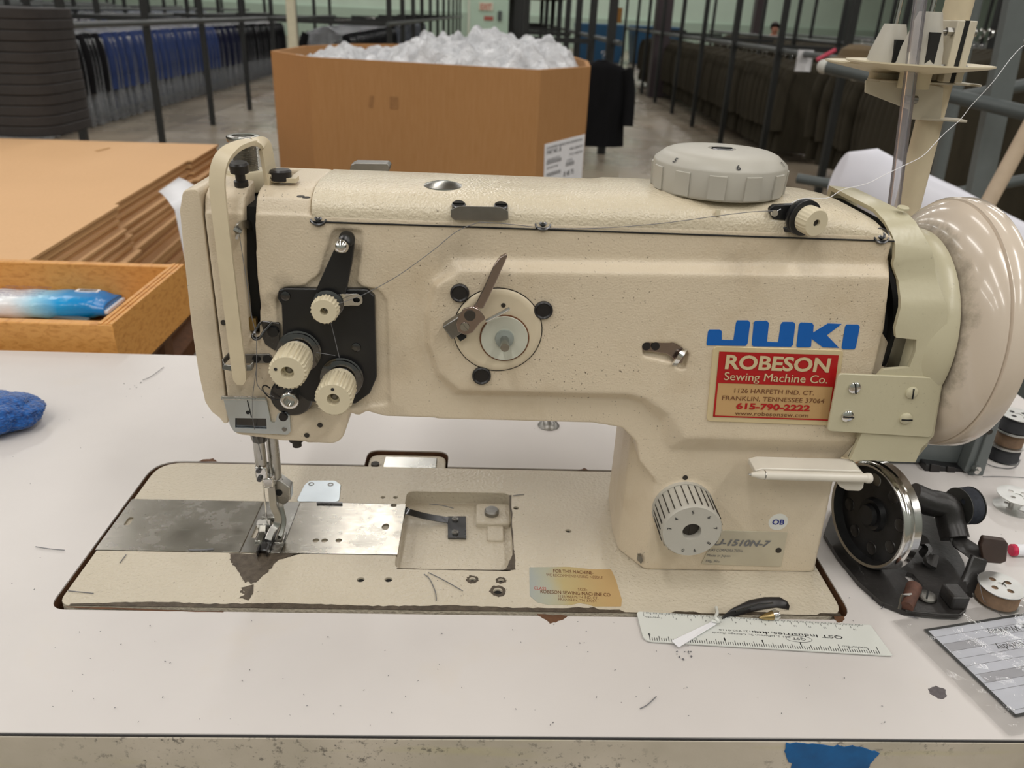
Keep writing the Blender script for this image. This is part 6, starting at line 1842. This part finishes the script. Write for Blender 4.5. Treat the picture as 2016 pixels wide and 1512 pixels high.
# near jackets hung higher on wire hangers at the right edge
p0 = Vector(oy(1890, 66, 3.3)); p1 = Vector(oy(2010, 70, 2.9))
for i in range(8):
    f = i / 7; p = p0.lerp(p1, f)
    hang('olive', p.x + .02, p.y, p.z - .055, 'olive drab jacket on a wire hanger close behind the thread stand', 'olive jackets close behind the thread stand', -.75 + rnd.uniform(-.05, .05), 1.0)
# single black jacket on a stick hanger by the big box
bj = hang('black', oy(1187, 120, 6.6).x, 6.6, oy(1187, 118, 6.6).z, 'single black jacket hanging at the rack end right of the big cardboard box', 'lone black jacket', .15, .92); del bj['group']
for ch in list(bj.children):
    if ch.name.startswith('plastic_bag'): bpy.data.objects.remove(ch)
# the rest of the garments, too many and too far to tell apart
bm = NB(); r_ = random.Random(31)
def lump(x, y, z):
    secs = []; n = 8; ph = r_.uniform(0, 6)
    for (dz, hw) in ((0, .05), (-.06, .20), (-.14, .27), (-.8, .29)):
        secs.append([Vector((x + hw * math.cos(2 * PI * k / n), y + .055 * math.sin(2 * PI * k / n) * (1 + .3 * math.sin(k * 3 + ph)), z + dz)) for k in range(n)])
    loft(bm, secs)
for x, y0_, y1_ in ((-8.2, 9, 19), (-9.8, 10, 20), (-5.2, 15.2, 20), (-6.7, 16.2, 21), (-1.6, 14.7, 22)):
    y = y0_
    while y < y1_: lump(x, y, ZR - .04); y += .16
wrapm = NT('wrapped_garments_far'); wrapm.set(color=wrapm.ramp(wrapm.noise(3, 5, .7), [(.3, srgb(70, 74, 84)), (.6, srgb(112, 120, 132)), (.75, srgb(190, 196, 206))]), rough=.25, spec=.8); wrapm.bump(wrapm.noise(8, 4), .8, .05)
tag(obj('wrapped_garments', bm, wrapm.m, None, smooth=60), 'mass of plastic-wrapped garments on the farthest racks at left', 'garments', kind='stuff')
bm = NB()
for x, y0_, y1_ in ((4.6, 9.6, 15), (6.0, 10.7, 15), (7.6, 7, 14)):
    y = y0_
    while y < y1_: lump(x, y, .15); y += .14
tag(obj('olive_garments', bm, fab['olive'], None, smooth=60), 'mass of olive garments on the farthest racks at right', 'garments', kind='stuff')
# hat and pink hanger on the right row
bm = NB(); p = Vector(oy(1690, 105, 4.6)); lathe(bm, [(0, .16), (.01, .15), (.02, .115), (.06, .10), (.085, .06), (.09, 0)], p - Vector((0, 0, .04)), (0, 0, 1), 28)
tag(obj('brown_cap', bm, simple('tan_felt', srgb(100, 84, 60), .9), None), 'brown felt hat on top of the jackets left of the spool trays', 'hat')
bm = NB(); tube(bm, [oy(1608, 118, 4.5), oy(1645, 98, 4.5)], .012, 8); tag(obj('pink_hanger', bm, simple('pink_plastic', srgb(186, 48, 78), .4), None), 'pink hanger arm lying on the jackets right of the white notice', 'hanger')
p = Vector(oy(1579, 119, 5.9)); bm = NB(); bx(bm, p.x - .058, p.x + .058, 5.8525, 5.8555, p.z - .074, p.z + .074)
NTC = tag(obj('white_notice', bm, M['white'], None, smooth=0), 'white printed notice hanging on the right rack post', 'notice')
bm = NB()
for j in range(4): bx(bm, p.x - .03, p.x + .03 - .01 * (j % 2), 5.8518, 5.8524, p.z + .03 - j * .014, p.z + .034 - j * .014)
obj('notice_print', bm, M['inkg'], NTC, smooth=0)
# blue bins far off, boxes on shelves
for i, px in enumerate((1200, 1218)):
    p = oz(px, 118, FLOOR); bm = NB(); prism(bm, [(-.55, -.5), (.55, -.5), (.55, .5), (-.55, .5)], 'z', 0, .95, top=[(-.65, -.6), (.65, -.6), (.65, .6), (-.65, .6)])
    o = obj('storage_bin', bm, simple('blue_bin', srgb(24, 74, 110), .5), None, bevel=.03); o.location = (3.3 + i * 1.5, 23, FLOOR)
    tag(o, ('left' if i == 0 else 'right') + ' one of two dark blue bins far behind the single black jacket', 'bin', 'far blue bins')
for i, (x, y, c) in enumerate(((-1.5, 14.5, (62, 38, 26)), (-1.5, 17, (70, 44, 30)), (-1.5, 20, (58, 36, 26)), (1.0, 12.5, (80, 56, 34)), (1.0, 15.5, (70, 50, 32)))):
    bm = NB(); bx(bm, x - .55, x + .55, y, y + 1.6, .62, 1.3); bx(bm, x - .65, x + .65, y - .1, y + 1.7, .59, .6195)
    tag(obj('shelf_carton', bm, simple('dark_carton', srgb(*c), .8), None, bevel=.01), 'dark brown carton on the shelf %s' % ('left of the far door, nearest', 'left of the far door, middle', 'left of the far door, farthest', 'right of the far door, nearer', 'right of the far door, farther')[i], 'carton')
bm = NB(); p = oy(1215, 30, 16.0); bx(bm, p.x - .09, p.x + .09, 15.98, 16.0, p.z - .13, p.z + .13); tag(obj('amber_sign', bm, simple('amber_board', srgb(150, 104, 40), .5), None), 'small amber board hanging on the rack posts beyond the black jacket', 'sign')

# far worker: only head and shoulders show over the racks
PR = thing('person', 'person with dark hair standing far back among the right-hand racks', 'person', (5.15, 14.0, FLOOR))
skin = simple('skin', srgb(186, 128, 104), .5); hair = simple('dark_hair', srgb(36, 26, 22), .6); shirt = simple('dark_shirt', srgb(40, 44, 52), .8); trous = simple('dark_trousers', srgb(34, 36, 42), .8)
pp = Vector(oy(1524, 62, 13.0)); hx_, hz_ = pp.x, pp.z
sc_ = (hz_ - FLOOR) / 1.55
PR.location = (hx_, 13.0, FLOOR)
me = bpy.data.meshes.new('b'); V_ = [(0, 0, .92), (0, 0, 1.10), (0, -.01, 1.30), (0, 0, 1.42), (0, -.02, 1.50), (0, -.04, 1.56), (.10, 0, .90), (.11, -.02, .50), (.12, 0, .08), (.12, -.14, .03), (-.10, 0, .90), (-.11, -.02, .50), (-.12, 0, .08), (-.12, -.14, .03), (.18, 0, 1.38), (.26, -.02, 1.12), (.22, -.24, .98), (.20, -.32, .97), (-.18, 0, 1.38), (-.26, -.02, 1.12), (-.22, -.24, .98), (-.20, -.32, .97), (0, -.03, 1.66)]
E_ = [(0, 1), (1, 2), (2, 3), (3, 4), (4, 5), (5, 22), (0, 6), (6, 7), (7, 8), (8, 9), (0, 10), (10, 11), (11, 12), (12, 13), (3, 14), (14, 15), (15, 16), (16, 17), (3, 18), (18, 19), (19, 20), (20, 21)]
Rr = [.15, .14, .15, .10, .055, .085, .09, .065, .045, .045, .09, .065, .045, .045, .065, .05, .035, .03, .065, .05, .035, .03, .085]
me.from_pydata([tuple(Vector(v) * sc_) for v in V_], E_, []); o = bpy.data.objects.new('figure', me); COL.objects.link(o)
m_ = o.modifiers.new('k', 'SKIN'); 
for i, sv in enumerate(me.skin_vertices[0].data): sv.radius = (Rr[i] * sc_, Rr[i] * .8 * sc_ if i < 4 else Rr[i] * sc_)
me.skin_vertices[0].data[0].use_root = True
m2 = o.modifiers.new('s', 'SUBSURF'); m2.levels = 2; m2.render_levels = 2
bake(o, []); o.data.materials.append(shirt); o.data.materials.append(skin); o.data.materials.append(trous)
for f in o.data.polygons:
    z = f.center.z / sc_; f.material_index = 1 if z > 1.46 else (0 if z > .92 or abs(f.center.x) > .20 * sc_ else 2)
    if f.center.y < -.20 * sc_ and .9 < z < 1.05: f.material_index = 1
o.data.shade_smooth(); o.parent = PR
bm = NB(); bmesh.ops.create_uvsphere(bm, u_segments=20, v_segments=14, radius=.105 * sc_, matrix=Matrix.Translation(Vector((0, .0, 1.655)) * sc_) @ Matrix.Diagonal((1, 1.1, 1.05, 1)))
for v in list(bm.verts):
    if v.co.y < -.045 * sc_ and v.co.z < 1.69 * sc_: bm.verts.remove(v)
obj('hair', bm, hair, PR)
bm = NB(); lathe(bm, [(0, .016), (.03, .010), (.032, 0)], Vector((0, -.115, 1.61)) * sc_, (0, -1, -.1), 8); obj('nose', bm, skin, PR)
for sx in (-1, 1):
    bm = NB(); bmesh.ops.create_uvsphere(bm, u_segments=8, v_segments=6, radius=.010, matrix=Matrix.Translation(Vector((sx * .035, -.112, 1.635)) * sc_)); obj('eye', bm, M['ink'], PR)

# =================================================================== big cardboard box of plastic film
ZB = .225
rim = [(533, 100), (605, 112), (1065, 138), (1163, 131), (1158, 120), (1098, 101), (850, 87), (690, 86), (598, 90)]
W8 = [Vector(oz(x, y, ZB)) for x, y in rim]
GY = thing('bulk_box', 'large octagonal brown cardboard box heaped with clear plastic film', 'cardboard box', (sum(w.x for w in W8) / 9, sum(w.y for w in W8) / 9, FLOOR))
cx_, cy_ = GY.location.x, GY.location.y
out_ = [(w.x, w.y) for w in W8]; inn_ = [(cx_ + (x - cx_) * .975, cy_ + (y - cy_) * .975) for x, y in out_]
bm = NB(); n = len(out_)
def ring(pl, z): return [bm.verts.new((x, y, z)) for x, y in pl]
a = ring(out_, FLOOR + .12); b_ = ring(out_, ZB); c = ring(inn_, ZB); d = ring(inn_, FLOOR + .14)
for A, B in ((a, b_), (b_, c), (c, d)):
    for i in range(n): bm.faces.new((A[i], A[(i + 1) % n], B[(i + 1) % n], B[i]))
bm.faces.new(d[::-1]); bm.faces.new(a)
obj('box_wall', bm, M['cardd'], GY, smooth=0)
bm = NB(); 
for k in range(3): bx(bm, cx_ - .55, cx_ + .55, cy_ - .5 + k * .45, cy_ - .4 + k * .45, FLOOR, FLOOR + .10)
bx(bm, cx_ - .58, cx_ + .58, cy_ - .55, cy_ + .55, FLOOR + .10, FLOOR + .12); obj('pallet', bm, M['core'], GY)
# shipping label on the right facet
f0, f1 = W8[2], W8[3]; fd = (f1 - f0).normalized(); fn = Vector((fd.y, -fd.x, 0))
def onf(px, py):
    d_ = ray(px, py); s_ = (f0 - CAM).dot(fn) / d_.dot(fn); return CAM + d_ * s_ + fn * .0015
L4 = [onf(1072, 284), onf(1151, 264), onf(1144, 358), onf(1069, 376)]
bm = NB(); vs = [bm.verts.new(p) for p in L4] + [bm.verts.new(p - fn * .0012) for p in L4]
for f in ((0, 1, 2, 3), (7, 6, 5, 4), (0, 4, 5, 1), (1, 5, 6, 2), (2, 6, 7, 3), (3, 7, 4, 0)): bm.faces.new([vs[i] for i in f])
lb = obj('shipping_label', bm, M['white'], GY, smooth=0, label='white shipping label')
bm = NB()
def L_(u, v): return L4[0].lerp(L4[1], u).lerp(L4[3].lerp(L4[2], u), v) + fn * .0008
U = (L4[1] - L4[0]).normalized(); V = (L4[0] - L4[3]).normalized(); LWW = (L4[1] - L4[0]).length; LHH = (L4[0] - L4[3]).length
for s, u, v, h, w in (('CUSTOMER ORDER ITEM DESCRIPTION', .48, .115, .05, .88), ('PART NO. 38', .22, .225, .09, .34), ('108.5 LENGTH', .78, .25, .055, .34), ('77.5 WIDTH', .78, .37, .055, .34), ('QUANTITY', .22, .36, .04, .3), ('0000000', .23, .44, .08, .36), ('DATE', .2, .54, .045, .26), ('0000000', .23, .70, .08, .34), ('CODE', .62, .48, .045, .16), ('00000', .64, .58, .09, .22), ('8 48 75', .62, .78, .11, .26), ('WEIGHT', .22, .90, .06, .28)):
    text(bm, s, L_(u, v), U, V, LHH * h, LWW * w, off=.01)
flatobj('label_print', bm, M['inkg'], lb, N=tuple(fn))
# printed mark on the front face
f0b, f1b = W8[1], W8[2]; fdb = (f1b - f0b).normalized(); fnb = Vector((fdb.y, -fdb.x, 0))
M['smudge'] = simple('brown_smudge', srgb(150, 108, 66), .8, var=.2)
for q in ([(768, 190), (784, 191), (784, 215), (768, 214)], [(728, 188), (736, 188), (734, 212), (726, 211)]):
    ps = []
    for px, py in q:
        d_ = ray(px, py); s_ = (f0b - CAM).dot(fnb) / d_.dot(fnb); ps.append(CAM + d_ * s_ + fnb * .001)
    bm = NB(); bm.faces.new([bm.verts.new(p) for p in ps]); flatobj('faint_print', bm, M['smudge'], GY, N=tuple(fnb))
# crumpled film
t = NT('crumpled_clear_film'); t.set(color=(.93, .94, .98, 1), rough=.16, trans=.15, ior=1.3, spec=.8); t.bump(t.noise(16, 5, .7, dist=1.2), .9, .05); film_m = t.m
bm = NB(); NG = 96; grid = {}
def inside(x, y, pl):
    r = False; j = len(pl) - 1
    for i in range(len(pl)):
        if (pl[i][1] > y) != (pl[j][1] > y) and x < (pl[j][0] - pl[i][0]) * (y - pl[i][1]) / (pl[j][1] - pl[i][1]) + pl[i][0]: r = not r
        j = i
    return r
xs_ = [p[0] for p in inn_]; ys_ = [p[1] for p in inn_]; x0_, x1_, y0_, y1_ = min(xs_), max(xs_), min(ys_), max(ys_)
in2 = [(cx_ + (x - cx_) * .984, cy_ + (y - cy_) * .984) for x, y in out_]
for i in range(NG + 1):
    for j in range(NG + 1):
        x = x0_ + (x1_ - x0_) * i / NG; y = y0_ + (y1_ - y0_) * j / NG
        if not inside(x, y, in2): continue
        dm = 9
        for k_ in range(len(in2)):
            A_ = Vector(in2[k_]); B_ = Vector(in2[(k_ + 1) % len(in2)]); t_ = max(0, min(1, (Vector((x, y)) - A_).dot(B_ - A_) / max(1e-6, (B_ - A_).length_squared))); dm = min(dm, (Vector((x, y)) - A_.lerp(B_, t_)).length)
        u = i / NG; h = ZB - .070 + .045 * min(1, dm / .06) + .055 * max(0, min(1, (u - .30) * 2.5)) * min(1, dm / .12)
        nz = mn.noise(Vector((x * 6, y * 6, 0))) * .045 + abs(mn.noise(Vector((x * 16, y * 16, 3)))) * .045 + mn.noise(Vector((x * 34, y * 34, 8))) * .014
        edge = min(1, min(abs(x - p[0]) + abs(y - p[1]) for p in in2) * 6)
        grid[i, j] = bm.verts.new((x, y, h + nz * 1.2 * (.5 + .5 * edge)))
for i in range(NG):
    for j in range(NG):
        q = [(i, j), (i + 1, j), (i + 1, j + 1), (i, j + 1)]
        if all(k in grid for k in q): bm.faces.new([grid[k] for k in q])
o = obj('plastic_film', bm, film_m, None, smooth=0); sm = o.modifiers.new('s', 'SOLIDIFY'); sm.thickness = .004
tag(o, 'crumpled clear plastic film heaped in the octagonal cardboard box', 'plastic film', kind='stuff')
adopt(GY)

# =================================================================== grey pipe frame and white roll on the right
PF = thing('pipe_frame', 'slate-grey pipe frame standing behind the thread stand on the right', 'pipe frame', (1.5, 1.9, FLOOR))
Y1 = 1.6
def P(px, py, y=Y1): return Vector(oy(px, py, y))
def pipe(name, a, b_, r=.017, m='greyd'):
    bm = NB(); cyl(bm, a, b_, r, 18); return obj(name, bm, M[m], PF)
pipe('upper_rail', P(1624, 131, 1.75), P(2060, 232, 1.35), .016)
pipe('lower_rail', P(1570, 351, 1.75), P(1900, 408, 1.5), .013)
pipe('second_upper_rail', P(1840, 200, 1.9), P(2060, 160, 1.9), .017); pipe('second_lower_rail', P(1880, 380, 1.9), P(2060, 345, 1.9), .016)
pipe('middle_rail', P(1660, 395, 1.7), P(1800, 430, 1.6), .012)
bm = NB(); a = P(2004, 0, 1.5); e = P(1905, 480, 1.5); e_ = e + (e - a) * .9; e_.z = max(e_.z, FLOOR); 
tube(bm, [a + (a - e) * .5, e, e + (e - a) * ((e.z - FLOOR) / max(1e-3, (a.z - e.z)))], .026, wd=(1, 0, 0), th=.012)
obj('flat_upright', bm, M['grey'], PF)
bm = NB(); a = P(1920, 0, 1.85); e = P(1830, 420, 1.85); tube(bm, [a + (a - e) * .3, e, e + (e - a) * ((e.z - FLOOR) / (a.z - e.z))], .018, 12); obj('rear_upright', bm, M['grey'], PF)
bm = NB(); c = P(1622, 131, 1.75); bmesh.ops.create_uvsphere(bm, u_segments=16, v_segments=10, radius=.0175, matrix=Matrix.Translation(c)); obj('rail_end_cap', bm, simple('dull_white_cap', srgb(190, 190, 184), .5), PF)
bm = NB(); c1_ = P(1684, 144, 1.69); cyl(bm, c1_ - Vector((.006, 0, 0)), c1_ + Vector((.008, 0, -.002)), .0175, 16); obj('rail_sleeve', bm, simple('dull_white_ring', srgb(176, 176, 168), .5), PF)
for px, py, w in ((1960, 700, .03),):
    pipe('low_rail', P(1985, 690, 1.2), P(2080, 700, 1.2), .016); pipe('low_rail', P(1985, 815, 1.0), P(2080, 830, 1.0), .016)
    bm = NB(); a = P(1990, 640, 1.1); e = P(2080, 640, 1.1); a2 = P(2000, 860, 1.1); bx(bm, P(2008, 700, 1.1).x, P(2060, 700, 1.1).x, 1.1, 1.12, FLOOR, P(2000, 560, 1.1).z); obj('low_upright', bm, M['greyd'], PF)
adopt(PF)
# white plastic sheet tube
t = NT('white_poly_sheet'); t.set(color=srgb(222, 222, 232), rough=.35, spec=.4); t.bump(t.noise(5, 3), .15, .03)
bm = NB(); secs = []
for (px, py, y, r) in ((1652, 340, 1.45, .048), (1700, 345, 1.40, .060), (1760, 385, 1.35, .066), (1850, 432, 1.28, .070), (1950, 490, 1.2, .072), (2080, 560, 1.1, .074)):
    c = P(px, py, y); secs.append([c + Vector((0, .6 * r * math.cos(a), r * math.sin(a) * 1.0)) + Vector((.3 * r * math.sin(a), 0, 0)) for a in [2 * PI * k / 20 for k in range(20)]])
loft(bm, secs); tag(obj('plastic_sheet_roll', bm, t.m, None, smooth=60), 'roll of white plastic sheeting resting on the grey pipe frame', 'plastic roll')
bm = NB(); a = P(2035, 235, 1.35); e = P(1945, 400, 1.35); tube(bm, [a + (a - e) * .3, e, e + (e - a) * .25], .017, 16); tag(obj('wooden_pole', bm, simple('pale_wood', srgb(196, 176, 152), .5), None), 'pale wooden pole leaning behind the handwheel', 'pole')
# cables at right
bm = NB(); tube(bm, smoothpath([oy(2030, 655, .6), oy(2008, 672, .6), oy(1994, 700, .6), oy(1990, 725, .62)], 5), .0030, 8)
tag(obj('white_cable', bm, simple('cream_cable', srgb(206, 200, 180), .5), None, smooth=60), 'cream cable hanging just right of the handwheel', 'cable')
bm = NB(); tube(bm, smoothpath([oy(1992, 748, .62), oy(2002, 738, .62), oy(2010, 732, .62), oy(2030, 722, .62)], 4), .0022, 8)
tag(obj('orange_wire', bm, simple('orange_plastic', srgb(206, 84, 44), .5), None, smooth=60), 'short orange wire end right of the handwheel', 'wire')

# =================================================================== light
def area(name, loc, size, e, col=(1, .96, .89), rot=(0, 0, 0), sy=None):
    l = bpy.data.lights.new(name, 'AREA'); l.shape = 'RECTANGLE'; l.size = size; l.size_y = sy or size; l.energy = e; l.color = col
    o = bpy.data.objects.new(name, l); COL.objects.link(o); o.location = loc; o.rotation_euler = rot; return o


for x in (-11, -7.6, -4.2, -.8, 2.6, 6, 9.5):
    for y in (-4.6, -1.6, 2.4, 6.4, 10.5, 15, 20, 25, 30):
        area('ceiling_tube', (x, y, 4.7), .35, 95 * (1.45 if y < 0 else 1) * (.55 if y == 2.4 and -3 < x < 4 else 1), sy=2.4, col=(1, .975, .94))
w = bpy.data.worlds.new('world'); S.world = w; w.use_nodes = True
w.node_tree.nodes['Background'].inputs[0].default_value = (.9, .95, 1, 1); w.node_tree.nodes['Background'].inputs[1].default_value = .3
S.view_settings.view_transform = 'Standard'; S.view_settings.look = 'None'; S.view_settings.gamma = 1; S.view_settings.use_curve_mapping = False
S.view_settings.exposure = -1.20
